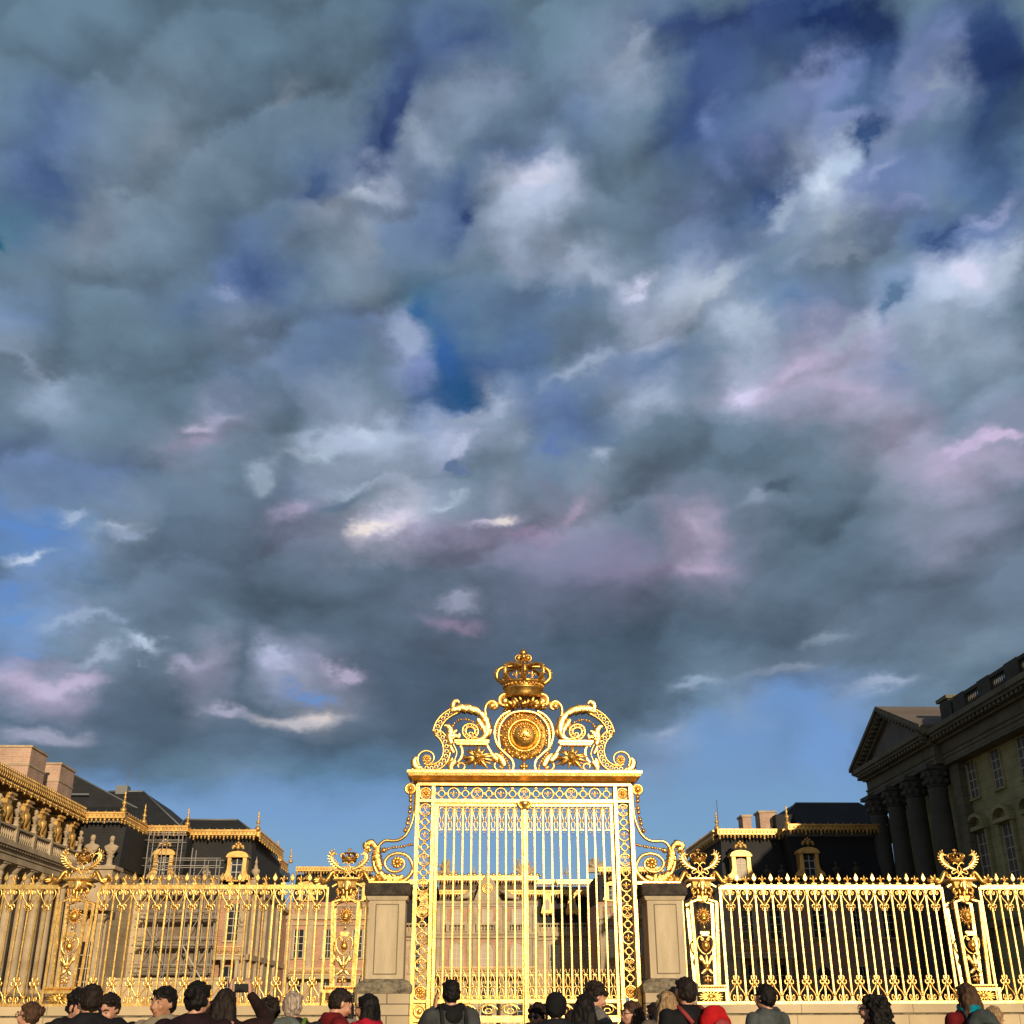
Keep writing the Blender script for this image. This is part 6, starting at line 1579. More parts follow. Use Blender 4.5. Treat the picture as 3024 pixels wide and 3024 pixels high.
# ================================================================ SKY AND SUN
# cloud map: soft elliptical cloud patches (place, size, slant, colour, weight), laid over the sky by azimuth and elevation
sky_rows=[(0,(88,108,126)),(400,(92,110,128)),(800,(94,112,130)),(1100,(88,104,120)),(1300,(76,94,110)),(1450,(86,104,124)),(1500,(104,142,182)),(1600,(108,148,184)),(1932,(118,158,190))]
DB=(52,70,118); DN=(36,52,98); PB=(84,98,145); LB=(112,128,168); SL=(100,120,134); DS=(76,94,108); DD=(64,82,100); HI=(160,174,194); HH=(178,190,206); MV=(158,150,178); PK=(132,124,148); CL=(96,138,196); CB=(56,104,160); PM=(106,100,124)
PATCHES = [
# left: blue-purple holes in slate
(110,300,90,120,0,PB,.8),(90,370,70,70,-20,(66,78,122),.8),(10,450,40,30,0,(40,84,116),.9),(250,280,120,200,25,(110,128,142),.5),
(200,420,130,60,-50,(112,130,146),.6),(500,60,120,60,0,(84,104,120),.6),(380,280,60,60,0,(108,126,142),.5),(640,240,90,60,-40,(106,124,140),.5),
(600,350,70,60,-50,(84,98,142),.7),(480,510,80,60,10,PB,.9),(490,520,40,30,10,(70,84,130),.7),(360,590,60,35,0,(84,100,142),.6),(430,290,60,40,0,(108,126,142),.5),
(50,600,90,35,20,LB,.5),(40,590,40,14,0,(76,96,140),.5),(50,690,110,35,28,(132,148,168),.8),(170,640,120,60,0,(84,104,118),.5),(260,640,120,50,0,(84,104,118),.5),(300,720,130,60,0,(84,104,120),.5),
(430,560,60,30,25,(112,128,158),.7),(480,620,70,60,60,(118,134,156),.6),(520,700,60,80,80,(112,128,148),.4),
# band dark navy top centre
(760,200,60,150,35,(64,76,118),.95),(720,230,40,50,20,(54,66,106),.7),(840,60,110,70,0,(76,88,134),.7),(890,50,50,50,20,(60,72,112),.6),
(860,190,110,55,-12,(112,128,150),.8),(790,270,60,35,25,(128,142,162),.7),(705,350,60,32,-8,(146,160,178),.9),(620,420,60,70,-40,(118,132,148),.7),(680,530,70,60,0,(118,134,148),.5),
(860,390,50,50,0,(74,86,130),.9),(880,420,22,22,30,(56,68,112),.8),(780,420,70,80,10,(98,112,156),.5),
(1010,370,80,75,0,HI,.95),(1010,345,45,45,0,(176,182,200),.8),(1000,460,110,50,10,(132,148,166),.8),(1120,510,120,45,22,(132,146,164),.8),(1205,530,38,30,0,(172,178,200),.8),(1010,560,150,50,0,(88,104,140),.6),(1080,600,120,40,-15,(84,100,116),.7),(960,300,60,40,0,(84,98,142),.6),
(830,620,60,60,60,PB,.6),(800,600,45,40,40,(48,92,138),.8),(870,700,60,60,50,(50,86,134),1),(850,750,60,35,-35,(48,86,142),1),(800,790,40,18,0,(50,94,150),.8),(960,680,90,60,-30,(78,94,140),.8),
(760,650,60,40,25,(132,146,172),.8),(790,720,50,40,40,(110,124,164),.7),(620,640,110,50,-10,(88,102,146),.6),(640,740,100,30,-12,(128,142,164),.7),(560,710,60,30,0,(96,112,148),.6),(470,740,30,20,0,(82,98,140),.6),
# upper right textured
(1150,130,90,110,35,(112,128,150),.7),(1200,90,80,45,-32,(138,152,170),.8),(1230,50,50,80,10,(118,132,150),.7),(1060,200,120,60,0,(96,112,140),.5),(1090,250,50,40,0,(82,94,138),.5),
(1400,40,200,60,0,(50,62,108),.9),(1600,60,130,90,20,(36,50,92),.95),(1330,180,70,110,10,(60,72,120),.9),(1310,240,40,90,5,(50,62,108),.6),(1400,270,90,120,0,(80,92,138),.7),
(1540,150,85,75,0,(104,120,160),.95),(1520,230,80,50,0,(104,118,156),.7),(1640,260,50,70,0,(42,62,106),.9),(1760,110,110,50,-38,(104,118,154),.95),(1790,60,50,25,-30,(86,98,142),.8),(1870,120,70,110,0,(40,54,98),.9),
(1720,190,110,45,-35,(112,126,160),.95),(1760,150,50,30,-20,(124,138,160),.6),(1660,210,60,60,0,(64,78,122),.5),(1820,260,60,40,0,(66,80,122),.8),(1890,290,50,90,0,(56,72,116),.7),
(1560,330,120,60,-35,(120,134,164),.7),(1545,345,60,50,-45,(170,184,202),1),(1600,300,70,24,-32,(156,172,192),.9),(1500,390,70,50,-40,(128,144,164),.7),(1430,330,60,60,0,(78,92,138),.7),(1660,360,100,45,-15,(88,100,146),.8),(1760,330,120,50,-20,(92,106,150),.6),
(1580,430,55,42,-10,(140,156,174),.9),(1540,470,90,40,0,(116,134,154),.6),(1700,420,70,40,0,(104,118,158),.7),(1860,400,110,45,-32,(108,124,164),.8),(1800,440,90,26,-35,(62,78,124),.9),(1860,370,70,20,-32,(60,76,122),.6),
(1380,420,60,60,20,(70,84,130),.6),(1330,460,70,50,-20,(108,124,160),.7),(1290,400,60,50,0,(104,118,156),.6),(1420,550,40,25,10,(48,92,130),.7),(1490,590,70,24,12,(50,92,136),.8),(1560,560,100,50,-10,(108,124,160),.7),(1640,600,90,40,-20,(104,120,154),.5),
(1300,560,120,36,-33,(160,174,192),1),(1240,600,60,25,-33,(158,168,188),.7),(1400,620,60,55,20,(150,166,184),.8),(1450,530,60,30,0,(112,130,160),.6),(1400,500,90,20,-25,(120,136,158),.6),
(1690,565,45,16,-45,(50,84,126),.95),(1800,540,100,60,-20,(160,172,194),.95),(1820,520,60,30,0,(178,182,204),.7),(1890,480,60,30,-35,(160,174,192),.9),(1900,420,50,20,-35,(104,122,160),.5),(1780,640,120,90,0,(128,146,164),.9),(1880,660,70,60,0,(136,154,172),.8),(1690,650,18,60,5,(96,114,156),.8),
(1580,650,110,40,-28,(158,160,184),.9),(1500,700,150,50,-15,(162,158,184),.95),(1410,720,50,35,0,(184,182,208),.9),(1560,750,150,50,10,(144,144,164),.8),(1640,800,120,60,25,(142,142,164),.8),(1300,720,100,40,-20,(118,136,154),.7),(1230,690,90,40,-25,(92,108,148),.7),
(1130,690,120,35,-35,(120,136,156),.8),(1060,740,110,26,-25,(88,104,150),.8),(1000,790,90,40,0,(104,122,148),.7),(1210,750,60,30,-15,(142,156,176),.9),
# middle clouds
(700,850,140,60,-5,(128,142,160),.9),(650,830,100,22,-8,(152,166,184),.9),(760,820,60,18,0,(146,160,180),.7),(900,790,90,40,-18,(120,134,156),.8),(850,840,70,24,-30,(150,160,184),.8),(1130,860,35,25,0,(138,154,172),.8),(980,860,60,90,0,(112,128,142),.6),(1060,800,70,60,20,(84,98,142),.7),(1040,850,40,40,0,(76,90,134),.6),
(700,930,130,40,-5,(124,140,156),.8),(550,920,60,40,0,(120,136,150),.6),(530,930,18,12,0,(92,112,150),.5),(560,975,60,40,-30,(144,142,166),.8),(620,1000,100,20,5,(136,128,152),.6),(720,990,75,36,-25,(180,178,192),1),(700,1005,50,20,-5,(200,194,190),.9),(940,980,75,25,-8,(176,172,192),.95),(930,990,50,12,-8,(206,200,190),.9),(850,1010,180,24,-4,(148,142,168),.7),(1080,960,60,28,-30,(144,140,162),.7),(840,940,60,30,0,(132,146,164),.6),(1060,1010,100,40,0,(124,120,144),.5),(880,1045,300,26,0,(112,108,130),.7),
(1130,900,80,60,0,(108,124,138),.5),(1400,870,150,60,10,(84,102,116),.7),(1480,920,70,50,0,(80,98,112),.5),(1300,980,80,60,0,(116,120,140),.5),(1440,950,70,45,-20,(118,132,150),.7),(1310,1030,60,50,0,(140,136,156),.9),(1310,1000,24,26,0,(158,150,172),.8),(1250,1075,130,40,0,(128,122,144),.8),(1100,1110,200,40,-4,(106,104,128),.8),(860,1140,40,20,0,(150,156,172),.9),(870,1170,90,40,10,(112,108,130),.8),(760,1170,90,24,0,(108,106,128),.5),
(1700,900,150,90,20,(120,134,148),.6),(1850,850,130,40,-22,(150,146,168),.9),(1900,820,60,26,-20,(162,152,176),.8),(1740,850,100,40,25,(142,138,160),.7),(1830,990,100,60,0,(128,130,150),.6),(1700,1080,200,50,0,(92,108,124),.6),(1560,1000,100,100,0,(84,104,120),.6),(1780,1160,200,40,0,(90,106,122),.5),
# left middle
(380,820,90,32,-8,(140,142,164),.9),(350,800,50,12,-5,(164,160,182),.8),(300,870,200,30,0,(98,114,130),.6),(430,720,60,35,0,(88,102,130),.4),(120,890,140,50,10,(94,110,150),.8),(300,960,140,40,0,(76,94,110),.8),(520,1000,200,80,0,(82,98,114),.6),(60,930,90,50,0,(104,122,160),.6),
(50,1000,110,36,0,(86,130,190),.95),(30,1040,60,25,0,(84,126,190),.8),(200,990,60,25,-25,(144,158,178),.9),(60,1048,50,18,-12,(168,184,204),1),(200,1030,90,20,-10,(120,138,160),.7),(60,1100,150,30,-8,(110,140,180),.9),(40,1160,90,50,0,(100,140,196),.9),(150,1130,90,20,-8,(140,158,182),.8),(100,1180,90,20,-12,(138,158,184),.7),(40,1200,60,30,0,(102,138,196),.8),(120,1200,110,20,-8,(128,148,172),.6),(300,1060,160,50,0,(88,104,124),.7),
(170,1230,100,30,-10,(126,144,164),.7),(280,1220,60,18,18,(150,164,180),.8),(60,1280,110,16,-6,(150,156,180),.8),(100,1290,110,22,-10,(162,154,178),.9),(60,1310,130,20,-5,(150,142,166),.6),(30,1245,60,10,0,(110,138,186),.7),
(400,1260,40,16,10,(148,148,170),.8),(540,1258,60,18,8,(148,156,180),.9),(640,1268,60,14,4,(150,144,164),.7),(570,1295,80,12,0,(100,126,174),.8),(300,1290,80,30,0,(84,100,118),.6),(260,1350,220,36,0,(70,86,102),.8),(430,1340,60,14,12,(146,150,168),.8),(560,1355,120,24,-5,(158,160,168),.95),(560,1350,70,12,-6,(178,170,166),.8),(500,1375,200,14,3,(128,120,140),.7),(100,1385,110,12,4,(126,132,150),.7),(200,1420,200,30,0,(86,104,122),.6),(600,1420,200,30,0,(70,88,106),.8),(480,1460,70,14,0,(104,124,150),.6),
(700,1130,250,60,0,(74,92,106),.6),(450,1150,150,50,0,(80,98,114),.5),(380,1180,30,40,30,(112,130,150),.6),(1000,1180,300,50,0,(76,92,106),.6),(850,1290,250,70,0,(68,84,100),.9),(1150,1220,200,60,0,(66,84,98),.9),(1400,1140,150,30,0,(88,104,118),.5),(1260,1090,60,20,0,(110,110,130),.5),(1600,1130,120,40,0,(74,92,106),.6),(1400,1200,150,30,-8,(74,92,108),.7),
(1560,1195,60,14,-8,(112,128,144),.7),(1500,1270,150,25,-5,(104,120,140),.7),(1330,1290,110,26,-8,(112,132,152),.8),(1750,1290,120,30,-8,(110,130,152),.7),(1850,1240,120,40,0,(104,122,138),.8),
# clear sky low right and left
(1480,1340,150,36,-8,(100,140,194),.95),(1360,1420,150,50,0,(104,144,196),.95),(1560,1420,80,90,0,(104,144,200),1),(1560,1330,90,22,0,(98,138,192),.9),(1300,1360,110,16,-14,(128,146,166),.8),(1250,1400,70,20,-10,(118,136,160),.6),(1340,1385,70,12,-20,(122,150,182),.5),(1640,1300,70,10,-10,(128,146,170),.7),(1420,1320,60,10,-10,(124,146,172),.6),
(1000,1560,1200,60,0,(104,146,186),1),(500,1530,400,26,0,(100,140,190),1),(330,1490,260,14,3,(108,148,190),.85),(600,1480,400,12,0,(94,122,158),.7),(760,1440,300,22,0,(78,98,118),.8),(1300,1480,200,40,0,(104,142,184),.9),
(1230,1470,50,10,0,(120,142,170),.6),(900,1460,300,14,0,(84,108,136),.6),
]
def sky_tone(px, py):
    x, y = px*1932/3024, py*1932/3024; i = 0
    while i < len(sky_rows)-2 and y > sky_rows[i+1][0]: i += 1
    (ya, ca), (yb, cb_) = sky_rows[i], sky_rows[i+1]; t = min(max((y-ya)/(yb-ya), 0), 1); col_ = [lerp(p, q, t) for p, q in zip(ca, cb_)]
    for bx, by, rx, ry, a, c, al in PATCHES:
        dx, dy = x-bx, y-by
        if abs(dx)+abs(dy) > 3*(rx+ry): continue
        t = R(a); uu = (dx*math.cos(t)+dy*math.sin(t))/rx; vv = (-dx*math.sin(t)+dy*math.cos(t))/ry
        w = min(1, 1.15*math.exp(-(uu*uu+vv*vv)**1.8*.8))*al
        col_ = [p*(1-w)+q*w for p, q in zip(col_, c)]
    return navy(col_)
def navy(c):                                # deep gaps lean to navy, not violet
    r, g, b = c; k = max(0, min(1, (b-r-30)/25))*max(0, min(1, (150-b)/30+.4)); return (r*(1-.10*k), g*(1+.02*k), b*(1-.05*k))
NCOL, NROW = 63, 32
SKYROWS = []
for j in range(NROW):
    el_ = R(54*j/(NROW-1)); line = []
    for i in range(NCOL):
        az_ = R(-46+96*i/(NCOL-1)); d = Vector((math.sin(az_)*math.cos(el_), math.cos(az_)*math.cos(el_), math.sin(el_))); k = max(d.dot(fw), .2)
        line.append(sky_tone(1512+FPX*d.dot(rt)/k, 1512-FPX*d.dot(up)/k))
    SKYROWS.append(line)
SUN_EL, SUN_AZ = R(13), R(15.5)               # sun low behind the camera, a little to its right
sd = Vector((math.sin(SUN_AZ)*math.cos(SUN_EL), -math.cos(SUN_AZ)*math.cos(SUN_EL), math.sin(SUN_EL)))
sl_ = bpy.data.lights.new('sun', 'SUN'); sl_.energy = 4.6; sl_.angle = R(.6); sl_.color = (1, .80, .54)
so = bpy.data.objects.new('sun', sl_); COL.objects.link(so); so.rotation_euler = sd.to_track_quat('Z', 'Y').to_euler()
W = bpy.data.worlds.new('World'); scn.world = W; W.use_nodes = True
nt = W.node_tree; N = nt.nodes; L = nt.links; bg = N['Background']; bg.inputs['Strength'].default_value = .1
sky = N.new('ShaderNodeTexSky'); sky.sky_type = 'NISHITA'; sky.sun_disc = False; sky.sun_elevation = SUN_EL
sky.sun_rotation = math.atan2(sd.x, sd.y); sky.air_density = 1.0; sky.dust_density = .5; sky.ozone_density = 2
def math_(op, a, b=None, clamp=False, c=None):
    n = N.new('ShaderNodeMath'); n.operation = op; n.use_clamp = clamp
    for i, v in enumerate((a, b, c)):
        if v is None: continue
        if isinstance(v, (int, float)): n.inputs[i].default_value = v
        else: L.new(v, n.inputs[i])
    return n.outputs[0]
def mix(f, a, b, t='MIX'):
    n = N.new('ShaderNodeMix'); n.data_type = 'RGBA'; n.blend_type = t
    if isinstance(f, (int, float)): n.inputs[0].default_value = f
    else: L.new(f, n.inputs[0])
    for k, v in ((6, a), (7, b)):
        if isinstance(v, tuple): n.inputs[k].default_value = (*v, 1)
        else: L.new(v, n.inputs[k])
    return n.outputs[2]
def ramp_(f, p0, p1):
    n = N.new('ShaderNodeMapRange'); n.interpolation_type = 'SMOOTHSTEP'; n.inputs['From Min'].default_value = p0; n.inputs['From Max'].default_value = p1
    L.new(f, n.inputs['Value']); return n.outputs['Result']
geo = N.new('ShaderNodeTexCoord'); sep = N.new('ShaderNodeSeparateXYZ'); L.new(geo.outputs['Generated'], sep.inputs[0])
X, Y_, Z = sep.outputs
def noise_(vec, scale, detail, rough, dist=0, lac=2.0):
    n = N.new('ShaderNodeTexNoise'); n.inputs['Scale'].default_value = scale; n.inputs['Detail'].default_value = detail
    n.inputs['Roughness'].default_value = rough; n.inputs['Distortion'].default_value = dist; n.inputs['Lacunarity'].default_value = lac
    L.new(vec, n.inputs['Vector']); return n
# cloud-layer coordinates: direction projected on a flat layer overhead
zz = math_('MAXIMUM', math_('ADD', Z, .10), .04)
cl = N.new('ShaderNodeCombineXYZ'); L.new(math_('DIVIDE', X, zz), cl.inputs[0]); L.new(math_('DIVIDE', Y_, zz), cl.inputs[1])
mp = N.new('ShaderNodeMapping'); mp.inputs['Rotation'].default_value = (0, 0, R(-28)); mp.inputs['Scale'].default_value = (1, .72, 1); L.new(cl.outputs[0], mp.inputs[0])
n2 = noise_(mp.outputs[0], 4.2, 6, .58, 0); n2.noise_dimensions = '2D'
# azimuth and elevation in degrees, stirred by the noise so that edges turn ragged
az = math_('MULTIPLY', math_('ARCTAN2', X, Y_), 180/PI); el = math_('MULTIPLY', math_('ARCSINE', Z), 180/PI)
av = N.new('ShaderNodeCombineXYZ'); L.new(math_('MULTIPLY', az, .19), av.inputs[0]); L.new(math_('MULTIPLY', el, .30), av.inputs[1])
nf = noise_(av.outputs[0], 1, 5, .58, 0); nf.noise_dimensions = '2D'
s2 = N.new('ShaderNodeSeparateColor'); L.new(nf.outputs['Color'], s2.inputs[0]); flat_ = ramp_(el, 2, 22)
az2 = math_('ADD', az, math_('MULTIPLY', math_('SUBTRACT', s2.outputs[0], .5), 3.9))
el2 = math_('ADD', el, math_('MULTIPLY', math_('MULTIPLY', math_('ADD', .45, math_('MULTIPLY', flat_, .55)), 3.9), math_('SUBTRACT', s2.outputs[1], .5)))
A0, A1, E0, E1, NE = -46., 50., 0., 54., len(SKYROWS)
u = math_('DIVIDE', math_('SUBTRACT', az2, A0), A1-A0, True); v = math_('MULTIPLY', math_('DIVIDE', math_('SUBTRACT', el2, E0), E1-E0), NE-1)
uL = math_('MULTIPLY', u, 2, True); uR = math_('SUBTRACT', math_('MULTIPLY', u, 2), 1, True); right = math_('GREATER_THAN', u, .5)
def lin(b): b /= 255; return b/12.92 if b <= .04045 else ((b+.055)/1.055)**2.4
acc = None
for j, row in enumerate(SKYROWS):
    c = [tuple(lin(v_) for v_ in q) for q in row]
    gt = bpy.data.node_groups.new('sky_band', 'ShaderNodeTree')       # one band of the cloud map
    for nm in ('west', 'east', 'side', 'before'): gt.interface.new_socket(nm, in_out='INPUT', socket_type='NodeSocketFloat')
    gt.interface.new_socket('tone', in_out='OUTPUT', socket_type='NodeSocketColor')
    gi = gt.nodes.new('NodeGroupInput'); go_ = gt.nodes.new('NodeGroupOutput'); gm = gt.nodes.new('ShaderNodeMix'); gm.data_type = 'RGBA'
    for k_, (a, b) in enumerate(((0, 32), (31, 63))):
        cr = gt.nodes.new('ShaderNodeValToRGB'); e = cr.color_ramp
        for i in range(30): e.elements.new(.5)
        for i in range(32): e.elements[i].position = i/31
        for i in range(32): e.elements[i].color = (*c[a+i], 1)
        mad = gt.nodes.new('ShaderNodeMath'); mad.operation = 'MULTIPLY_ADD'; gt.links.new(gi.outputs[3], mad.inputs[0]); mad.inputs[1].default_value = 1e-7; gt.links.new(gi.outputs[k_], mad.inputs[2]); gt.links.new(mad.outputs[0], cr.inputs[0]); gt.links.new(cr.outputs[0], gm.inputs[6+k_])
    gt.links.new(gi.outputs[2], gm.inputs[0]); gt.links.new(gm.outputs[2], go_.inputs[0])
    gn = N.new('ShaderNodeGroup'); gn.node_tree = gt; L.new(uL, gn.inputs[0]); L.new(uR, gn.inputs[1]); L.new(right, gn.inputs[2]); r_ = gn.outputs[0]
    if acc is not None: L.new(acc, gn.inputs[3])
    acc = r_ if acc is None else mix(math_('SUBTRACT', v, j-1, True), acc, r_)
# firmer-edged puffs and gaps on top of the soft map
PUFFS = [(1010,375,72,62,0,(150,164,184)),(1000,350,42,36,-10,(178,184,202)),(1550,350,62,44,-40,(152,168,186)),(1545,345,34,36,-40,(176,190,206)),(1605,302,62,18,-32,(150,168,188)),
(1300,565,120,26,-33,(158,172,190)),(1345,535,50,20,-33,(168,182,198)),(1205,530,26,20,0,(170,176,196)),(705,350,46,24,-10,(144,158,176)),(700,340,22,12,0,(160,172,188)),
(790,262,52,24,30,(126,142,160)),(870,190,100,42,-14,(112,128,148)),(1195,95,60,22,-35,(132,148,166)),(1540,150,66,56,0,(104,120,160)),(1530,120,36,24,0,(116,132,168)),
(1765,100,90,26,-40,(100,114,152)),(1720,190,90,30,-35,(110,124,158)),(1770,155,30,14,-20,(124,140,160)),(1805,535,78,44,-22,(156,170,190)),(1825,515,40,20,-10,(180,184,204)),
(1890,480,60,20,-38,(154,168,186)),(1580,430,36,26,0,(140,156,172)),(1395,615,40,32,30,(150,166,184)),(1410,722,40,24,-10,(182,180,206)),(1600,620,70,22,-20,(154,166,186)),
(1215,752,46,22,-15,(140,156,176)),(640,830,92,22,-6,(146,160,180)),(560,870,40,20,-10,(128,144,160)),(760,822,44,18,0,(140,156,176)),(870,845,46,14,-35,(152,162,184)),
(890,782,60,24,-20,(124,138,158)),(770,650,46,28,25,(130,146,172)),(800,700,28,34,0,(104,120,160)),(720,990,60,26,-32,(176,174,190)),(700,1000,36,14,-10,(204,198,194)),
(935,978,60,14,-8,(170,168,190)),(955,972,30,7,-8,(212,206,202)),(550,970,40,22,-30,(140,140,164)),(860,1132,50,20,8,(126,134,154)),(1310,1000,18,24,0,(156,150,172)),
(1130,858,22,20,0,(134,150,168)),(55,1050,44,14,-14,(166,182,202)),(210,990,44,16,-20,(142,158,176)),(120,970,30,10,0,(130,148,172)),(150,1180,70,8,-12,(140,160,186)),
(270,1215,50,10,18,(150,166,184)),(370,1255,36,10,10,(146,150,172)),(520,1255,46,10,14,(148,156,180)),(640,1265,40,8,0,(150,146,168)),(120,1285,90,12,-8,(160,154,178)),
(560,1352,90,16,-6,(162,162,168)),(590,1338,50,8,-4,(182,176,176)),(430,1345,50,8,14,(144,148,168)),(380,800,40,8,-8,(160,158,180)),(40,690,80,16,28,(128,146,166)),(430,550,36,16,20,(112,128,158)),
(750,210,30,100,35,(58,70,112)),(720,260,20,36,20,(50,62,102)),(875,410,22,22,40,(56,68,110)),(855,690,26,60,-20,(52,86,142)),(870,735,44,26,0,(48,88,140)),(800,600,24,34,30,(58,92,140)),
(1690,570,44,16,-52,(84,102,136)),(1310,250,20,56,0,(60,74,118)),(1640,250,34,66,-10,(58,74,116)),
(1870,120,50,70,20,(42,56,98)),(1560,30,90,24,0,(36,50,90)),(1430,370,26,20,0,(68,82,126)),(490,515,36,26,20,(72,86,130)),(1050,850,16,22,0,(84,100,144)),
(30,1110,70,12,-8,(92,130,188)),(60,1000,60,12,0,(86,130,192)),(30,1150,60,14,-5,(98,140,196)),(40,1240,40,6,0,(106,136,184)),(570,1300,50,5,0,(96,128,178)),(8,455,18,18,0,(44,84,116)),
(930,150,60,20,-30,(108,122,146)),(640,400,50,30,-50,(122,136,152)),(690,440,50,30,-45,(120,134,150)),(600,360,50,26,-45,(76,90,132)),(1110,500,80,24,24,(136,150,168)),(960,470,60,22,40,(126,140,160)),
(1460,390,60,20,-40,(128,144,164)),(1660,330,60,16,-30,(112,126,158)),(1600,480,70,16,-12,(126,142,160)),(1500,500,50,14,-20,(116,132,156)),(1700,400,60,16,-20,(110,124,160)),(1440,300,30,40,10,(96,108,148)),
(1370,330,26,40,0,(92,106,146)),(1350,230,24,36,20,(88,100,142)),(1600,230,50,24,-10,(106,120,156)),(1860,400,60,16,-35,(118,132,164)),(1790,440,50,14,-35,(60,74,116)),(1250,620,60,14,-30,(150,162,184)),
(1100,690,80,16,-32,(128,144,164)),(1500,690,70,20,-30,(166,160,186)),(1580,740,80,18,10,(150,146,170)),(1850,840,80,16,-22,(158,150,176)),(1900,815,30,14,-10,(170,158,184)),
(1770,620,60,30,-10,(138,154,172)),(600,850,40,16,-30,(150,166,182)),(690,805,30,14,0,(154,168,186)),(930,770,40,18,-20,(134,148,170)),(980,830,30,30,0,(118,134,152)),(690,920,80,14,-5,(138,152,170)),
(640,950,60,14,-20,(96,112,132)),(500,910,30,20,-30,(128,144,160)),(860,870,26,16,20,(92,106,140)),(820,940,40,14,-15,(146,160,176)),(1080,950,40,16,-35,(150,144,166)),(1000,1000,60,14,-10,(138,130,156)),
(420,790,30,16,-30,(138,142,164)),(380,830,60,16,-15,(132,132,154)),(230,1000,50,14,-15,(132,150,172)),(180,1240,50,14,-15,(140,156,176)),(90,1390,80,14,4,(130,136,154)),(1500,1260,80,14,-6,(120,136,156)),
(1330,1290,60,14,-10,(122,142,162)),(1560,1195,50,14,-6,(112,128,144)),(1250,1380,50,14,-14,(124,142,166)),(1660,1290,60,14,-10,(132,148,170)),(1310,1060,40,20,0,(146,138,160)),(1440,930,40,20,-30,(124,138,156)),
(1400,860,90,24,0,(78,96,110)),(1480,910,44,24,0,(74,92,106)),(860,1175,50,16,10,(118,112,134)),(1010,560,110,22,4,(84,100,128)),(560,180,50,24,-30,(110,126,140)),(300,260,60,40,-40,(112,128,142)),(180,430,40,70,40,(112,128,144)),(100,330,30,50,-10,(72,86,128))]
def azel(x, y):
    d = ray(x*3024/1932, y*3024/1932).normalized(); return Vector((math.degrees(math.atan2(d.x, d.y)), math.degrees(math.asin(d.z))))
pv = N.new('ShaderNodeCombineXYZ'); L.new(az2, pv.inputs[0]); L.new(el2, pv.inputs[1])
for x, y, rx, ry, a, c in PUFFS:
    ry = max(ry, 14)
    t = R(a); c0 = azel(x, y); e1 = azel(x+rx*math.cos(t), y+rx*math.sin(t))-c0; e2_ = azel(x-ry*math.sin(t), y+ry*math.cos(t))-c0
    m_ = N.new('ShaderNodeMapping'); m_.vector_type = 'TEXTURE'; L.new(pv.outputs[0], m_.inputs[0])
    m_.inputs['Location'].default_value = (c0.x, c0.y, 0); m_.inputs['Rotation'].default_value = (0, 0, math.atan2(e1.y, e1.x)); m_.inputs['Scale'].default_value = (e1.length*1.6, e2_.length*1.6, 1)
    g_ = N.new('ShaderNodeTexGradient'); g_.gradient_type = 'QUADRATIC_SPHERE'; L.new(m_.outputs[0], g_.inputs[0])
    acc = mix(math_('MULTIPLY', g_.outputs['Fac'], 1.75, True), acc, tuple(lin(v_) for v_ in navy(c)))
ct_ = N.new('ShaderNodeVectorMath'); ct_.operation = 'MULTIPLY_ADD'; L.new(acc, ct_.inputs[0]); ct_.inputs[1].default_value = (1.14, 1.12, 1.13); ct_.inputs[2].default_value = (-.004, -.008, -.004)
mx_ = N.new('ShaderNodeVectorMath'); mx_.operation = 'MAXIMUM'; L.new(ct_.outputs[0], mx_.inputs[0]); mx_.inputs[1].default_value = (.012, .02, .04)
cloud = mx_.outputs[0]
# billow relief: fine light and dark structure carried by the cloud layer
det2 = math_('ADD', math_('MULTIPLY', math_('SUBTRACT', n2.outputs['Fac'], .5), .7), math_('MULTIPLY', math_('SUBTRACT', s2.outputs[2], .5), .6))
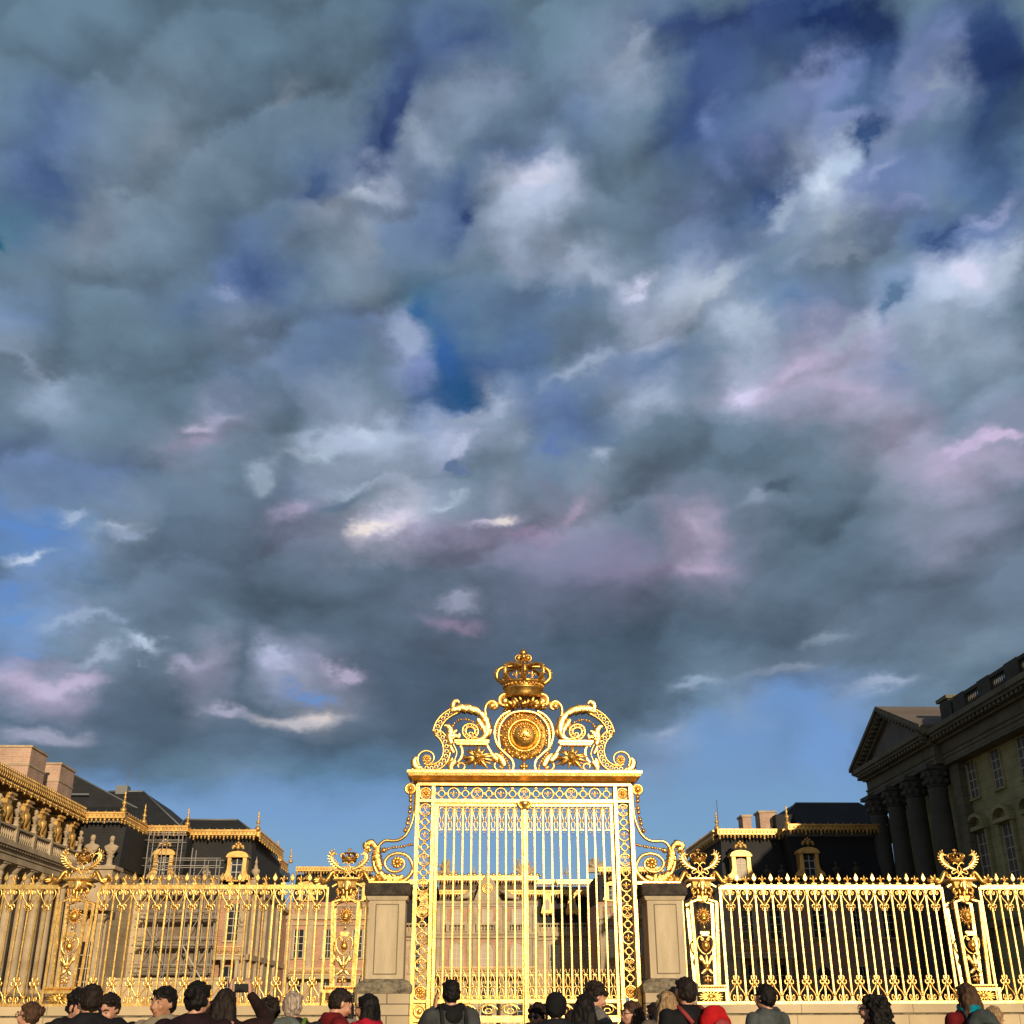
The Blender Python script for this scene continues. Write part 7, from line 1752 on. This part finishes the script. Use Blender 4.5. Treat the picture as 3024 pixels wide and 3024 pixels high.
# rounded puffs: lit on the upper side, darker below, lined up in slanting rows
def puffs(scx, scy, rot, wgt):
    mq = N.new('ShaderNodeMapping'); L.new(pv.outputs[0], mq.inputs[0]); mq.inputs['Rotation'].default_value = (0, 0, R(rot)); mq.inputs['Scale'].default_value = (scx, scy, 1)
    vo = N.new('ShaderNodeTexVoronoi'); vo.voronoi_dimensions = '2D'; vo.feature = 'SMOOTH_F1'; vo.inputs['Smoothness'].default_value = .55; vo.inputs['Scale'].default_value = 1; vo.inputs['Randomness'].default_value = .95; L.new(mq.outputs[0], vo.inputs['Vector'])
    df = N.new('ShaderNodeVectorMath'); df.operation = 'SUBTRACT'; L.new(mq.outputs[0], df.inputs[0]); L.new(vo.outputs['Position'], df.inputs[1])
    dt = N.new('ShaderNodeVectorMath'); dt.operation = 'DOT_PRODUCT'; L.new(df.outputs[0], dt.inputs[0]); dt.inputs[1].default_value = (-.25, .75, 0)
    return math_('MULTIPLY', math_('ADD', dt.outputs['Value'], math_('MULTIPLY', math_('SUBTRACT', .40, vo.outputs['Distance']), .75)), wgt)
pf = math_('MULTIPLY', puffs(.16, .33, -34, .44), ramp_(el, 0, 26))
det2 = math_('ADD', det2, pf)
hi_ = math_('MAXIMUM', math_('ADD', 1.0, math_('MULTIPLY', det2, math_('ADD', .5, math_('MULTIPLY', flat_, .5)))), .35); hi_ = math_('MINIMUM', hi_, 1.26)
sc1 = N.new('ShaderNodeVectorMath'); sc1.operation = 'SCALE'; L.new(cloud, sc1.inputs[0]); L.new(math_('MULTIPLY', hi_, 11.5), sc1.inputs['Scale'])
# clear-sky share wherever the cloud map is strongly blue
sp = N.new('ShaderNodeSeparateColor'); L.new(cloud, sp.inputs[0])
blue = ramp_(math_('SUBTRACT', sp.outputs[2], math_('MULTIPLY', sp.outputs[0], 1.0)), .20, .42)
skyc = N.new('ShaderNodeVectorMath'); skyc.operation = 'MULTIPLY'; L.new(sky.outputs[0], skyc.inputs[0]); skyc.inputs[1].default_value = (1.0, 1.0, 1.0)
plain = N.new('ShaderNodeVectorMath'); plain.operation = 'SCALE'; L.new(cloud, plain.inputs[0]); plain.inputs['Scale'].default_value = 10.2
front = mix(math_('MULTIPLY', blue, .97), sc1.outputs[0], mix(.22, plain.outputs[0], skyc.outputs[0]))
# the rest of the sky: broken cloud over the same clear sky
cov = ramp_(n2.outputs['Fac'], .40, .58)
back = mix(cov, skyc.outputs[0], mix(ramp_(n2.outputs['Fac'], .3, .75), (.55, .70, .95), (2.4, 2.3, 2.3)))
m_az = math_('SUBTRACT', 1.0, ramp_(math_('ABSOLUTE', math_('SUBTRACT', az, 2)), 40, 52)); m_el = math_('SUBTRACT', 1.0, ramp_(el, 49, 58))
L.new(mix(math_('MULTIPLY', m_az, m_el), back, front), bg.inputs['Color'])
W.cycles.sampling_method = 'MANUAL'; W.cycles.sample_map_resolution = 512
vs = scn.view_settings; vs.view_transform = 'Standard'; vs.look = 'None'; vs.exposure = 0; vs.gamma = 1
